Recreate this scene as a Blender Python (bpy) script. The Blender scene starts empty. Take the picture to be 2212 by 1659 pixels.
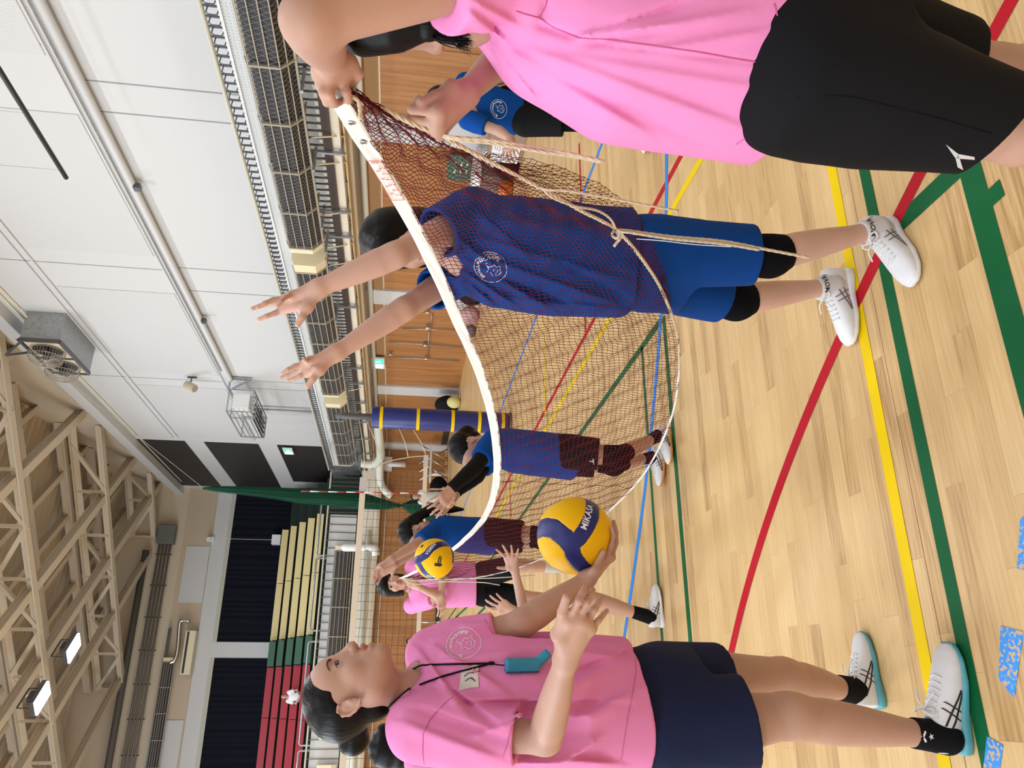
import bpy, math, random
import numpy as np
from mathutils import Vector, Matrix
from mathutils.bvhtree import BVHTree
random.seed(7); rng = np.random.default_rng(7)
SC = bpy.context.scene
COL = SC.collection
PI = math.pi

# ------------------------------------------------------------------ camera (the photo is turned on its side)
FPX, YAW, PIT, ROL, CAMH = 1672.26, .38875, -.13218, .05345, 1.45
_f = np.array([math.sin(YAW)*math.cos(PIT), math.cos(YAW)*math.cos(PIT), math.sin(PIT)])
_r = np.array([math.cos(YAW), -math.sin(YAW), 0.0]); _u = np.cross(_r, _f)
_r, _u = math.cos(ROL)*_r+math.sin(ROL)*_u, -math.sin(ROL)*_r+math.cos(ROL)*_u
CAMP = np.array([0, 0, CAMH])
cam = bpy.data.cameras.new('camera'); camo = bpy.data.objects.new('camera', cam); COL.objects.link(camo)
cam.sensor_fit = 'HORIZONTAL'; cam.sensor_width = 36; cam.lens = FPX/2212*36; cam.clip_start = .02; cam.clip_end = 200
_M = Matrix(((-_u[0], _r[0], -_f[0], 0), (-_u[1], _r[1], -_f[1], 0), (-_u[2], _r[2], -_f[2], CAMH), (0, 0, 0, 1)))
camo.matrix_world = _M; SC.camera = camo
vs = SC.view_settings; vs.view_transform = 'Standard'; vs.look = 'None'; vs.gamma = 1; vs.use_curve_mapping = False
vs.exposure = -0.62

# ------------------------------------------------------------------ daylight and hall lamps
W = bpy.data.worlds.new('world'); SC.world = W; W.use_nodes = True
W.node_tree.nodes['Background'].inputs[0].default_value = (.86, .93, 1, 1)
W.node_tree.nodes['Background'].inputs[1].default_value = .35
def area(name, loc, target, sx, sy, power, col=(1, 1, 1), spread=PI):
    l = bpy.data.lights.new(name, 'AREA'); l.shape = 'RECTANGLE'; l.size = sx; l.size_y = sy; l.energy = power; l.color = col; l.spread = spread
    o = bpy.data.objects.new(name, l); COL.objects.link(o); o.location = loc
    o.rotation_euler = (Vector(target)-Vector(loc)).to_track_quat('-Z', 'Y').to_euler(); return o
for _y in (-3, 4, 11, 18, 25): area('window_daylight', (-13.2, _y, 6.2), (0, _y, 1.5), 5.5, 5.0, 1000, (.84, .92, 1))
for _x in (-9, -3, 3.5):
    for _y in (-3, 4, 11, 18, 24.5): area('hall_flood', (_x, _y, 11.2), (_x, _y, 0), 1.2, 1.2, 330, (.86, .93, 1))

cy = SC.cycles; cy.max_bounces = 6; cy.diffuse_bounces = 4; cy.glossy_bounces = 2; cy.transmission_bounces = 2; cy.adaptive_threshold = .02
def ray(px, py): return _f+((829.5-py)*_r-(px-1106)*_u)/FPX
def D(px, py, d): return CAMP+ray(px, py)*d                      # photo pixel + distance -> point in the hall
def PL(px, py, ax, v):
    k = ray(px, py); return CAMP+k*((v-CAMP[ax])/k[ax])
def G(px, py): return PL(px, py, 2, 0.0)

# ------------------------------------------------------------------ materials
def mat(name, col, rough=.6, metal=0, bump=0, bscale=60, sheen=0, sss=0, var=0, vscale=4, emit=0, alpha=1, spec=.5, stretch=None, coat=0):
    m = bpy.data.materials.new(name); m.use_nodes = True; nt = m.node_tree; n = nt.nodes; b = n['Principled BSDF']
    b.inputs['Base Color'].default_value = (*col, 1); b.inputs['Roughness'].default_value = rough; b.inputs['Metallic'].default_value = metal
    b.inputs['Specular IOR Level'].default_value = spec; b.inputs['Coat Weight'].default_value = coat
    if sheen: b.inputs['Sheen Weight'].default_value = sheen; b.inputs['Sheen Roughness'].default_value = .4
    if sss:
        b.inputs['Subsurface Weight'].default_value = sss; b.inputs['Subsurface Radius'].default_value = (1, .35, .2); b.inputs['Subsurface Scale'].default_value = .012
    if emit: b.inputs['Emission Color'].default_value = (*col, 1); b.inputs['Emission Strength'].default_value = emit
    if alpha < 1: b.inputs['Alpha'].default_value = alpha
    if bump or var:
        tc = n.new('ShaderNodeTexCoord'); mp = n.new('ShaderNodeMapping'); nt.links.new(tc.outputs['Object'], mp.inputs[0])
        if stretch: mp.inputs['Scale'].default_value = stretch
        if bump:
            t = n.new('ShaderNodeTexNoise'); t.inputs['Scale'].default_value = bscale; t.inputs['Detail'].default_value = 3
            bp = n.new('ShaderNodeBump'); bp.inputs['Strength'].default_value = bump; bp.inputs['Distance'].default_value = .002
            nt.links.new(mp.outputs[0], t.inputs[0]); nt.links.new(t.outputs[0], bp.inputs['Height']); nt.links.new(bp.outputs[0], b.inputs['Normal'])
        if var:
            t = n.new('ShaderNodeTexNoise'); t.inputs['Scale'].default_value = vscale; t.inputs['Detail'].default_value = 4
            r = n.new('ShaderNodeValToRGB'); r.color_ramp.elements[0].position = .3; r.color_ramp.elements[1].position = .7
            r.color_ramp.elements[0].color = (*[c*(1-var) for c in col], 1); r.color_ramp.elements[1].color = (*[min(1, c*(1+var)) for c in col], 1)
            nt.links.new(mp.outputs[0], t.inputs[0]); nt.links.new(t.outputs[0], r.inputs[0]); nt.links.new(r.outputs[0], b.inputs['Base Color'])
    return m
def rgb(r, g, b):
    f = lambda c: (c/255/12.92) if c/255 <= .04045 else ((c/255+.055)/1.055)**2.4
    return (f(r), f(g), f(b))

# ------------------------------------------------------------------ objects
def tag(o, label=None, cat=None, group=None, kind=None):
    if label: o['label'] = label
    if cat: o['category'] = cat
    if group: o['group'] = group
    if kind: o['kind'] = kind
    return o
def empty(name, loc, label, cat, group=None):
    o = bpy.data.objects.new(name, None); COL.objects.link(o); o.location = [float(v) for v in loc]; o.empty_display_size = .05
    return tag(o, label, cat, group)
def link(name, me, m=None, parent=None, smooth=True):
    o = bpy.data.objects.new(name, me); COL.objects.link(o)
    if m is not None:
        for x in (m if isinstance(m, (list, tuple)) else [m]): me.materials.append(x)
    if smooth and len(me.polygons): me.polygons.foreach_set('use_smooth', [True]*len(me.polygons))
    if parent is not None:                       # geometry is given in world space: keep it there
        o.parent = parent
        q = parent; loc = Vector((0, 0, 0))
        while q is not None: loc += q.location; q = q.parent
        me.transform(Matrix.Translation(-loc))
    else:                                        # origin at the base of the thing
        n = len(me.vertices)
        if n:
            a = np.empty(n*3); me.vertices.foreach_get('co', a); a = a.reshape(-1, 3)
            c = Vector(((a[:, 0].min()+a[:, 0].max())/2, (a[:, 1].min()+a[:, 1].max())/2, a[:, 2].min()))
            me.transform(Matrix.Translation(-c)); o.location = c
    return o
class MB:                                        # collects simple shapes into one mesh
    def __init__(s): s.v = []; s.f = []; s.m = []
    def add(s, v, f, mi=0):
        b = len(s.v); s.v += [tuple(float(c) for c in p) for p in v]; s.f += [tuple(i+b for i in q) for q in f]; s.m += [mi]*len(f)
    def box(s, lo, hi, mi=0, R=None, c=None):
        x0, y0, z0 = lo; x1, y1, z1 = hi
        v = [(x, y, z) for z in (z0, z1) for y in (y0, y1) for x in (x0, x1)]
        if R is not None: v = [tuple(np.array(c)+np.array(R)@np.array(p)) for p in v]
        s.add(v, [(0, 2, 3, 1), (4, 5, 7, 6), (0, 1, 5, 4), (2, 6, 7, 3), (0, 4, 6, 2), (1, 3, 7, 5)], mi)
    def bar(s, a, b, w, h, mi=0, up=(0, 0, 1)):  # rectangular bar a->b
        a = np.array(a, float); b = np.array(b, float); d = b-a; L = np.linalg.norm(d)
        if L < 1e-9: return
        d /= L; up = np.array(up, float)
        if abs(d@up) > .98: up = np.array((0, 1., 0))
        r = np.cross(d, up); r /= np.linalg.norm(r); u = np.cross(r, d)
        v = [p+r*i*w/2+u*j*h/2 for p in (a, b) for i, j in ((-1, -1), (1, -1), (1, 1), (-1, 1))]
        s.add(v, [(0, 3, 2, 1), (4, 5, 6, 7), (0, 1, 5, 4), (1, 2, 6, 5), (2, 3, 7, 6), (3, 0, 4, 7)], mi)
    def tube(s, pts, r, n=8, mi=0, caps=True, flat=None):
        P = [np.array(p, float) for p in pts]; rr = r if isinstance(r, (list, tuple, np.ndarray)) else [r]*len(P)
        T = [P[min(i+1, len(P)-1)]-P[max(i-1, 0)] for i in range(len(P))]; T = [t/(np.linalg.norm(t)+1e-12) for t in T]
        up = np.array((0, 0, 1.)) if abs(T[0][2]) < .9 else np.array((1., 0, 0)); b = len(s.v); nn = np.cross(T[0], up); nn /= np.linalg.norm(nn)
        for i, p in enumerate(P):
            nn = nn-T[i]*(nn@T[i]); nn /= (np.linalg.norm(nn)+1e-12); bb = np.cross(T[i], nn)
            for k in range(n):
                a = 2*PI*k/n; s.v.append(tuple(float(c) for c in p+rr[i]*(nn*math.cos(a)+bb*math.sin(a)*(flat or 1))))
        for i in range(len(P)-1):
            for k in range(n):
                k2 = (k+1) % n; s.f.append((b+i*n+k, b+i*n+k2, b+(i+1)*n+k2, b+(i+1)*n+k)); s.m.append(mi)
        if caps:
            s.f.append(tuple(b+k for k in range(n))[::-1]); s.m.append(mi)
            e = b+(len(P)-1)*n; s.f.append(tuple(e+k for k in range(n))); s.m.append(mi)
    def quad(s, a, b, c, d, mi=0): s.add([a, b, c, d], [(0, 1, 2, 3)], mi)
    def build(s, name, m, parent=None, smooth=False, bevel=0):
        me = bpy.data.meshes.new(name); me.from_pydata(s.v, [], s.f); o = link(name, me, m, parent, smooth)
        if any(s.m): me.polygons.foreach_set('material_index', s.m)
        me.update()
        if bevel: b = o.modifiers.new('bevel', 'BEVEL'); b.width = bevel; b.segments = 2; b.limit_method = 'ANGLE'
        return o
def struct(o, group=None): return tag(o, kind='structure')
def spline(pts, n=8):                            # Catmull-Rom through points
    P = [np.array(p, float) for p in pts]; P = [2*P[0]-P[1]]+P+[2*P[-1]-P[-2]]; out = []
    for i in range(1, len(P)-2):
        for j in range(n):
            t = j/n; out.append(.5*((2*P[i])+(-P[i-1]+P[i+1])*t+(2*P[i-1]-5*P[i]+4*P[i+1]-P[i+2])*t*t+(-P[i-1]+3*P[i]-3*P[i+1]+P[i+2])*t**3))
    out.append(P[-2]); return out
def nrm(v): v = np.array(v, float); return v/(np.linalg.norm(v)+1e-12)
def frame(up, fwd):                              # columns: right, forward, up  (local x = the person's right)
    u = nrm(up); f = np.array(fwd, float); f = nrm(f-u*(f@u)); r = np.cross(f, u); return np.array([r, f, u]).T

# ------------------------------------------------------------------ soft solids: implicit shapes turned into one continuous skin
class Pr:
    __slots__ = ('f',)
    def __init__(s, f): s.f = f
def F4(a): return np.asarray(a, np.float32)
def cone(a, b, ra, rb=None):
    a = F4(a); b = F4(b); rb = ra if rb is None else rb; d = b-a; L = float(d@d)+1e-12
    def f(P):
        q = P-a; t = np.clip(q@d/L, 0, 1); q = q-t[:, None]*d; return np.sqrt((q*q).sum(1))-(ra+(rb-ra)*t)
    return Pr(f)
def limb(a, b, prof, asp=1, side=None):          # radii profile [(t, r)...], aspect widens across `side`
    a = F4(a); b = F4(b); d = b-a; L = float(np.sqrt(d@d)); d = d/L; ts = [p[0] for p in prof]; rs = [p[1] for p in prof]
    tt = np.linspace(ts[0], ts[-1], 60); rr = np.interp(tt, ts, rs)
    for _ in range(6): rr[1:-1] = (rr[:-2]+2*rr[1:-1]+rr[2:])/4
    sd = None if side is None else F4(nrm(np.array(side)-np.array(d)*float(np.array(side)@np.array(d))))
    def f(P):
        q = P-a; w = q@d; t = np.clip(w/L, ts[0], ts[-1]); q = q-(t*L)[:, None]*d
        if sd is not None: s = q@sd; q = q-(s*(1-1/asp))[:, None]*sd
        return np.sqrt((q*q).sum(1))-np.interp(t, tt, rr).astype(np.float32)
    return Pr(f)
def ell(c, r, R=None):
    c = F4(c); r = F4(r); R = None if R is None else F4(R)
    def f(P):
        q = P-c
        if R is not None: q = q@R
        k0 = np.sqrt(((q/r)**2).sum(1))+1e-9; k1 = np.sqrt(((q/(r*r))**2).sum(1))+1e-9
        return k0*(k0-1)/k1
    return Pr(f)
def rbox(c, hs, rad, R=None):
    c = F4(c); hs = F4(hs)-rad; R = None if R is None else F4(R)
    def f(P):
        q = P-c
        if R is not None: q = q@R
        q = np.abs(q)-hs; return np.sqrt((np.maximum(q, 0)**2).sum(1))+np.minimum(q.max(1), 0)-rad
    return Pr(f)
def loft(axis0, axis1, st, R, pw=2.0):           # stations (t, off_right, off_fwd, half_width, half_depth)
    a = F4(axis0); d = F4(axis1)-a; L = float(np.sqrt(d@d)); d = d/L
    st = np.array(st, float); ts = st[:, 0]; tt = np.linspace(ts[0], ts[-1], 120); C = [np.interp(tt, ts, st[:, i]) for i in range(1, 5)]
    for c in C:
        for _ in range(14): c[1:-1] = (c[:-2]+2*c[1:-1]+c[2:])/4
    r = F4(R[:, 0]); fw = F4(R[:, 1])
    def f(P):
        q = P-a; w = q@d; t = w/L; tc = np.clip(t, ts[0], ts[-1]); o = np.interp(tc, tt, C[0]); g = np.interp(tc, tt, C[1]); A = np.interp(tc, tt, C[2]); B = np.interp(tc, tt, C[3])
        q = q-w[:, None]*d; x = q@r-o; y = q@fw-g; n = np.sqrt(x*x+y*y)+1e-6
        k = ((np.abs(x)/A)**pw+(np.abs(y)/B)**pw)**(1/pw)+1e-6; dr = n*(1-1/k); dr = np.maximum(dr, -np.minimum(A, B))
        ex = np.abs(t-tc)*L; return np.where(ex > 0, np.sqrt(np.maximum(dr, 0)**2+ex*ex), dr).astype(np.float32)*.93
    return Pr(f)
def plane(p, n):                                 # keeps the side the normal points away from
    p = F4(p); n = F4(nrm(n)); return Pr(lambda P: (P-p)@n)
def grow(pr, g): return Pr(lambda P: pr.f(P)-g)
def warp(pr, fn): return Pr(lambda P: pr.f(P)-fn(P))
def smin(a, b, k):
    h = np.maximum(k-np.abs(a-b), 0)/k; return np.minimum(a, b)-h*h*k*.25
def smax(a, b, k): return -smin(-a, -b, k)
def comb(d, e, kind, k):
    if kind == 'u': return smin(d, e, k) if k > 0 else np.minimum(d, e)
    if kind == 's': return smax(d, -e, k) if k > 0 else np.maximum(d, -e)
    if kind == 'i': return smax(d, e, k) if k > 0 else np.maximum(d, e)
    if kind == 'd': return d-e                   # displacement
def evalops(ops, P):
    d = np.full(len(P), 9., np.float32)
    for kind, pr, k in ops: d = comb(d, pr.f(P).astype(np.float32), kind, k)
    return d
def U(ops, k=0): return Pr(lambda P: evalops(ops, P))
def skin(ops, lo, hi, h, smooth=1, B=10, name='body'):
    ops = [(o[0], o[1], o[2] if len(o) > 2 else 0) for o in ops]
    lo = np.array(lo, float)-2*h; hi = np.array(hi, float)+2*h; s = B*h; nb = np.ceil((hi-lo)/s).astype(int)+1
    gi = np.stack(np.meshgrid(*[np.arange(n) for n in nb], indexing='ij'), -1).reshape(-1, 3)
    cen = (lo+(gi+.5)*s).astype(np.float32); R1 = .87*s*1.25
    d = np.full(len(cen), 9., np.float32); dcs = []
    for kind, pr, k in ops:
        e = pr.f(cen).astype(np.float32); dcs.append(e); d = comb(d, e, kind, k)
    act = np.where(np.abs(d) < R1*1.7+.012)[0]
    NY = int(nb[1]*B+2); NZ = int(nb[2]*B+2); o1 = np.arange(B+1)
    off = np.stack(np.meshgrid(o1, o1, o1, indexing='ij'), -1).reshape(-1, 3)
    ids = []; pos = []; eds = []; step = max(1, 900000//((B+1)**3))
    cor = [(i, j, k) for i in (0, 1) for j in (0, 1) for k in (0, 1)]
    E12 = [(a, b) for a in range(8) for b in range(a+1, 8) if sum(abs(cor[a][q]-cor[b][q]) for q in range(3)) == 1]
    for s0 in range(0, len(act), step):
        A = act[s0:s0+step]; n = len(A); m3 = (B+1)**3
        base = gi[A]*B; P = ((base[:, None, :]+off[None])*h+lo).astype(np.float32)
        Dv = np.full((n, m3), 9., np.float32)
        for (kind, pr, k), dc in zip(ops, dcs):
            c = dc[A]
            if kind == 'd': rel = np.arange(n)
            elif kind == 'i': rel = np.where(c > -(R1*1.7+.012+k))[0]
            else: rel = np.where(c < R1*1.7+.012+k)[0]
            if not len(rel): continue
            e = pr.f(P[rel].reshape(-1, 3)).astype(np.float32).reshape(len(rel), m3); Dv[rel] = comb(Dv[rel], e, kind, k)
        V = Dv.reshape(n, B+1, B+1, B+1); V[V == 0] = 1e-7; S = V < 0
        cs = sum(S[:, i:B+i, j:B+j, k:B+k].astype(np.int8) for i, j, k in cor)
        q = np.argwhere((cs > 0) & (cs < 8))
        if len(q):
            val = np.stack([V[q[:, 0], q[:, 1]+i, q[:, 2]+j, q[:, 3]+k] for i, j, k in cor], 1)
            acc = np.zeros((len(q), 3)); cnt = np.zeros(len(q))
            for a, b in E12:
                x = (val[:, a] < 0) != (val[:, b] < 0); t = np.where(x, val[:, a]/np.where(x, val[:, a]-val[:, b], 1), 0)
                pa = np.array(cor[a]); dp = np.array(cor[b])-pa; acc += x[:, None]*(pa+t[:, None]*dp); cnt += x
            gl = base[q[:, 0]]+q[:, 1:]; pos.append((gl+acc/cnt[:, None])*h+lo); gl = gl.astype(np.int64)+1
            ids.append((gl[:, 0]*NY+gl[:, 1])*NZ+gl[:, 2])
        for ax in range(3):
            sl = [slice(0, B)]*3; sh = list(sl); sh[ax] = slice(1, B+1)
            s1 = S[(slice(None), *sl)]; s2 = S[(slice(None), *sh)]; e = np.argwhere(s1 != s2)
            if len(e):
                gl = (base[e[:, 0]]+e[:, 1:]).astype(np.int64)+1; eds.append((ax, gl, s1[tuple(e.T)]))
    ids = np.concatenate(ids); pos = np.concatenate(pos); ids, ui = np.unique(ids, return_index=True); pos = pos[ui]; quads = []
    for ax, gl, sg in eds:
        a1, a2 = [(1, 2), (2, 0), (0, 1)][ax]; e1 = np.zeros(3, np.int64); e1[a1] = 1; e2 = np.zeros(3, np.int64); e2[a2] = 1
        cid = []
        for dd in (0*e1, e1, e1+e2, e2):
            g = gl-dd; cid.append((g[:, 0]*NY+g[:, 1])*NZ+g[:, 2])
        cid = np.stack(cid, 1); ix = np.clip(np.searchsorted(ids, cid), 0, len(ids)-1); ok = (ids[ix] == cid).all(1); ix = ix[ok]; sg = sg[ok]
        ix[~sg] = ix[~sg][:, ::-1]; quads.append(ix)
    Q = np.concatenate(quads)
    for _ in range(smooth):
        acc = np.zeros_like(pos); cnt = np.zeros(len(pos))
        for a, b in ((0, 1), (1, 2), (2, 3), (3, 0)):
            np.add.at(acc, Q[:, a], pos[Q[:, b]]); np.add.at(acc, Q[:, b], pos[Q[:, a]]); np.add.at(cnt, Q[:, a], 1); np.add.at(cnt, Q[:, b], 1)
        pos = pos*.5+.5*acc/np.maximum(cnt, 1)[:, None]
    used = np.unique(Q)
    if len(used) < len(pos): mp = np.zeros(len(pos), int); mp[used] = np.arange(len(used)); pos = pos[used]; Q = mp[Q]
    return pos, Q
def keep_big(pos, Q):                            # drop stray islands: keep the biggest connected piece
    lab = np.arange(len(pos))
    for _ in range(4000):
        m = lab[Q].min(1); new = lab.copy()
        for c in range(4): np.minimum.at(new, Q[:, c], m)
        new = new[new]
        if (new == lab).all(): break
        lab = new
    u, c = np.unique(lab, return_counts=True); b = u[c.argmax()]; kq = lab[Q[:, 0]] == b; Q = Q[kq]; used = np.unique(Q); mp = np.zeros(len(pos), int); mp[used] = np.arange(len(used))
    return pos[used], mp[Q]
def mesh_np(name, pos, Q, mi=None):
    me = bpy.data.meshes.new(name); n = len(pos); me.vertices.add(n); me.vertices.foreach_set('co', pos.astype(np.float32).ravel())
    me.loops.add(len(Q)*4); me.loops.foreach_set('vertex_index', Q.astype(np.int32).ravel()); me.polygons.add(len(Q))
    me.polygons.foreach_set('loop_start', np.arange(len(Q), dtype=np.int32)*4)
    me.update(calc_edges=True); me.polygons.foreach_set('use_smooth', np.ones(len(Q), bool))
    if mi is not None: me.polygons.foreach_set('material_index', mi.astype(np.int32))
    return me
def soft(name, ops, lo, hi, h, m, parent=None, smooth=1, big=False, paint=None):
    pos, Q = skin(ops, lo, hi, h, smooth)
    if big: pos, Q = keep_big(pos, Q)
    mi = None
    if paint:
        fc = pos[Q].mean(1).astype(np.float32); mi = np.zeros(len(Q), int)
        for pr, idx in paint: mi[pr.f(fc) < 0] = idx
    me = mesh_np(name, pos, Q, mi); o = link(name, me, m, parent); o['_v'] = 0; del o['_v']; o_cache[o.name] = (pos, Q); return o
o_cache = {}
def bvh_of(o):
    pos, Q = o_cache[o.name]; return BVHTree.FromPolygons([Vector(p) for p in pos], Q.tolist())
def decal(name, shapes, org, U_, V_, bvh, m, parent, off=.0012, sub=.006, thick=None):
    # shapes: flat 2-D polygons/strokes laid on a surface, seen along the direction from org
    Nn = np.cross(U_, V_); mb = MB()
    for kind, data in shapes:
        if kind == 'poly': tri = [data]
        mb_v = []
        pts = data
        for (x, y) in pts:
            p = np.array(org)+np.array(U_)*x+np.array(V_)*y+Nn*.3
            hit = bvh.ray_cast(Vector(p), Vector(-Nn), .9) if bvh else (None,)
            q = (np.array(hit[0])+np.array(hit[1])*off if hit[0] is not None and np.dot(hit[1], Nn) > -.2 else np.array(org)+np.array(U_)*x+np.array(V_)*y)
            mb_v.append(q)
        b = len(mb.v); mb.add(mb_v, [tuple(range(len(mb_v)))])
    return mb.build(name, m, parent)
def stroke2(pts, w, closed=False):               # 2-D ribbon as small quads
    P = [np.array(p, float) for p in pts]; out = []
    if closed: P = P+[P[0]]
    Q = [P[0]]
    for a, b in zip(P[:-1], P[1:]):
        k = max(1, int(np.linalg.norm(b-a)/.005)); Q += [a+(b-a)*j/k for j in range(1, k+1)]
    if len(Q) != len(P): P = Q; w = w if not isinstance(w, (list, tuple)) else w[0]
    L = []
    for i in range(len(P)):
        t = P[min(i+1, len(P)-1)]-P[max(i-1, 0)]; 
        if closed and i in (0, len(P)-1): t = P[1]-P[-2]
        t = t/(np.linalg.norm(t)+1e-9); n = np.array((-t[1], t[0])); ww = w[i] if isinstance(w, (list, tuple)) else w; L.append((P[i]+n*ww/2, P[i]-n*ww/2))
    for i in range(len(P)-1): out.append(('poly', [L[i][1], L[i+1][1], L[i+1][0], L[i][0]]))
    return out
def textpolys(txt, size, spacing=1.0, bold=False):
    c = bpy.data.curves.new('lettering', 'FONT'); c.body = txt; c.size = size; c.align_x = 'CENTER'; c.align_y = 'CENTER'; c.space_character = spacing; c.resolution_u = 2
    if bold: c.offset = size*.02
    o = bpy.data.objects.new('lettering', c); COL.objects.link(o); dg = bpy.context.evaluated_depsgraph_get(); dg.update(); me = o.evaluated_get(dg).to_mesh()
    out = [('poly', [(me.vertices[i].co.x, me.vertices[i].co.y) for i in p.vertices]) for p in me.polygons]
    o.evaluated_get(dg).to_mesh_clear(); bpy.data.objects.remove(o); bpy.data.curves.remove(c); return out
def xf(shapes, rot=0, dx=0, dy=0, sc=1):
    c, s = math.cos(rot), math.sin(rot); return [(k, [(dx+sc*(x*c-y*s), dy+sc*(x*s+y*c)) for x, y in p]) for k, p in shapes]
# ================================================================== MATERIALS OF THE HALL
XW, XB, YB, YE, ZR = 8.38, 7.46, 27.2, 34.2, 11.1        # right wall, balcony front, far wall, upper back wall, wall top
M = {}
M['wall'] = mat('white_paint', (.61, .61, .61), .75, bump=.05, bscale=30)
M['beigewall'] = mat('beige_board', (.55, .45, .33), .8)
M['cream'] = mat('cream_steel', (.64, .54, .41), .5)
M['creamlight'] = mat('cream_enamel', (.78, .70, .48), .45)
M['concrete'] = mat('cream_concrete', (.74, .68, .57), .7, var=.06, vscale=2)
M['dark'] = mat('dark_board', (.022, .019, .018), .6)
M['black'] = mat('black_metal', (.02, .02, .022), .45)
M['rail'] = mat('dark_grey_rail', (.10, .10, .105), .4, metal=.3)
M['railtop'] = mat('cream_handrail', (.55, .52, .42), .4)
M['galv'] = mat('galvanised_steel', (.38, .40, .42), .38, metal=.7, var=.15, vscale=12)
M['steel'] = mat('bright_steel', (.65, .65, .64), .25, metal=1)
M['pipe'] = mat('pale_pipe', (.70, .72, .64), .45)
M['wplastic'] = mat('white_plastic', (.8, .8, .8), .4)
M['curtain'] = mat('navy_black_curtain', (.009, .010, .017), .9, spec=.1)
M['mesh'] = mat('grey_wire', (.42, .40, .34), .5, metal=.2)
M['heatcore'] = mat('dark_heater_core', (.03, .03, .035), .5)
M['greenseat'] = mat('green_stand', (.04, .11, .07), .6)
M['redseat'] = mat('red_stand', (.36, .012, .03), .35)
M['creamseat'] = mat('cream_stand', (.70, .57, .27), .5)
M['greencloth'] = mat('green_net', (.0, .16, .06), .7)
M['base'] = mat('black_baseboard', (.03, .035, .035), .5)

def floor_mat():
    m = bpy.data.materials.new('maple_floor'); m.use_nodes = True; nt = m.node_tree; n = nt.nodes; L = nt.links; b = n['Principled BSDF']
    tc = n.new('ShaderNodeTexCoord'); sep = n.new('ShaderNodeSeparateXYZ'); L.new(tc.outputs['Object'], sep.inputs[0])
    def math_(op, a, bb=None):
        x = n.new('ShaderNodeMath'); x.operation = op
        for i, v in enumerate((a, bb)):
            if v is None: continue
            if isinstance(v, (int, float)): x.inputs[i].default_value = v
            else: L.new(v, x.inputs[i])
        return x.outputs[0]
    row = math_('FLOOR', math_('DIVIDE', sep.outputs['Y'], .0756))
    wn = n.new('ShaderNodeTexWhiteNoise'); wn.noise_dimensions = '1D'; L.new(row, wn.inputs['W'])
    xs = math_('DIVIDE', math_('ADD', sep.outputs['X'], math_('MULTIPLY', wn.outputs['Value'], 7.3)), .62)
    cell = math_('FLOOR', xs)
    cmb = n.new('ShaderNodeCombineXYZ'); L.new(row, cmb.inputs[0]); L.new(cell, cmb.inputs[1])
    w2 = n.new('ShaderNodeTexWhiteNoise'); w2.noise_dimensions = '2D'; L.new(cmb.outputs[0], w2.inputs['Vector'])
    mp = n.new('ShaderNodeMapping'); mp.inputs['Scale'].default_value = (1.3, 16, 1); L.new(tc.outputs['Object'], mp.inputs[0])
    ad = n.new('ShaderNodeVectorMath'); ad.operation = 'ADD'; L.new(mp.outputs[0], ad.inputs[0]); sc = n.new('ShaderNodeVectorMath'); sc.operation = 'SCALE'; sc.inputs['Scale'].default_value = 9; L.new(w2.outputs['Color'], sc.inputs[0]); L.new(sc.outputs[0], ad.inputs[1])
    g = n.new('ShaderNodeTexNoise'); g.inputs['Scale'].default_value = 2.2; g.inputs['Detail'].default_value = 6; g.inputs['Distortion'].default_value = 1.6; L.new(ad.outputs[0], g.inputs[0])
    wv = n.new('ShaderNodeTexWave'); wv.inputs['Scale'].default_value = 1.1; wv.inputs['Distortion'].default_value = 7; wv.inputs['Detail'].default_value = 2; wv.inputs['Detail Scale'].default_value = .6; wv.bands_direction = 'Y'; L.new(ad.outputs[0], wv.inputs[0])
    mixv = math_('ADD', math_('MULTIPLY', w2.outputs['Value'], .40), math_('ADD', math_('MULTIPLY', g.outputs[0], .70), math_('MULTIPLY', wv.outputs['Fac'], .09)))
    r = n.new('ShaderNodeValToRGB'); e = r.color_ramp.elements; e[0].position = .22; e[0].color = (.37, .205, .080, 1); e[1].position = .92; e[1].color = (.72, .50, .235, 1)
    x = e.new(.5); x.color = (.60, .385, .172, 1); L.new(mixv, r.inputs[0])
    fy = math_('FRACT', math_('DIVIDE', sep.outputs['Y'], .0756)); fx = math_('FRACT', xs)
    seam = math_('MAXIMUM', math_('LESS_THAN', fy, .018), math_('LESS_THAN', fx, .003))
    mx = n.new('ShaderNodeMix'); mx.data_type = 'RGBA'; L.new(math_('MULTIPLY', seam, .35), mx.inputs[0]); L.new(r.outputs[0], mx.inputs[6]); mx.inputs[7].default_value = (.30, .17, .075, 1)
    L.new(mx.outputs[2], b.inputs['Base Color']); b.inputs['Roughness'].default_value = .36; b.inputs['Specular IOR Level'].default_value = .3
    return m
def panel_mat():
    m = bpy.data.materials.new('cedar_panel'); m.use_nodes = True; nt = m.node_tree; n = nt.nodes; L = nt.links; b = n['Principled BSDF']
    tc = n.new('ShaderNodeTexCoord'); mp = n.new('ShaderNodeMapping'); mp.inputs['Scale'].default_value = (5, 5, .25); L.new(tc.outputs['Object'], mp.inputs[0])
    g = n.new('ShaderNodeTexNoise'); g.inputs['Scale'].default_value = 3; g.inputs['Detail'].default_value = 5; L.new(mp.outputs[0], g.inputs[0])
    r = n.new('ShaderNodeValToRGB'); e = r.color_ramp.elements; e[0].position = .3; e[0].color = (.33, .135, .04, 1); e[1].position = .75; e[1].color = (.50, .235, .085, 1)
    L.new(g.outputs[0], r.inputs[0]); L.new(r.outputs[0], b.inputs['Base Color']); b.inputs['Roughness'].default_value = .45; return m
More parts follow.
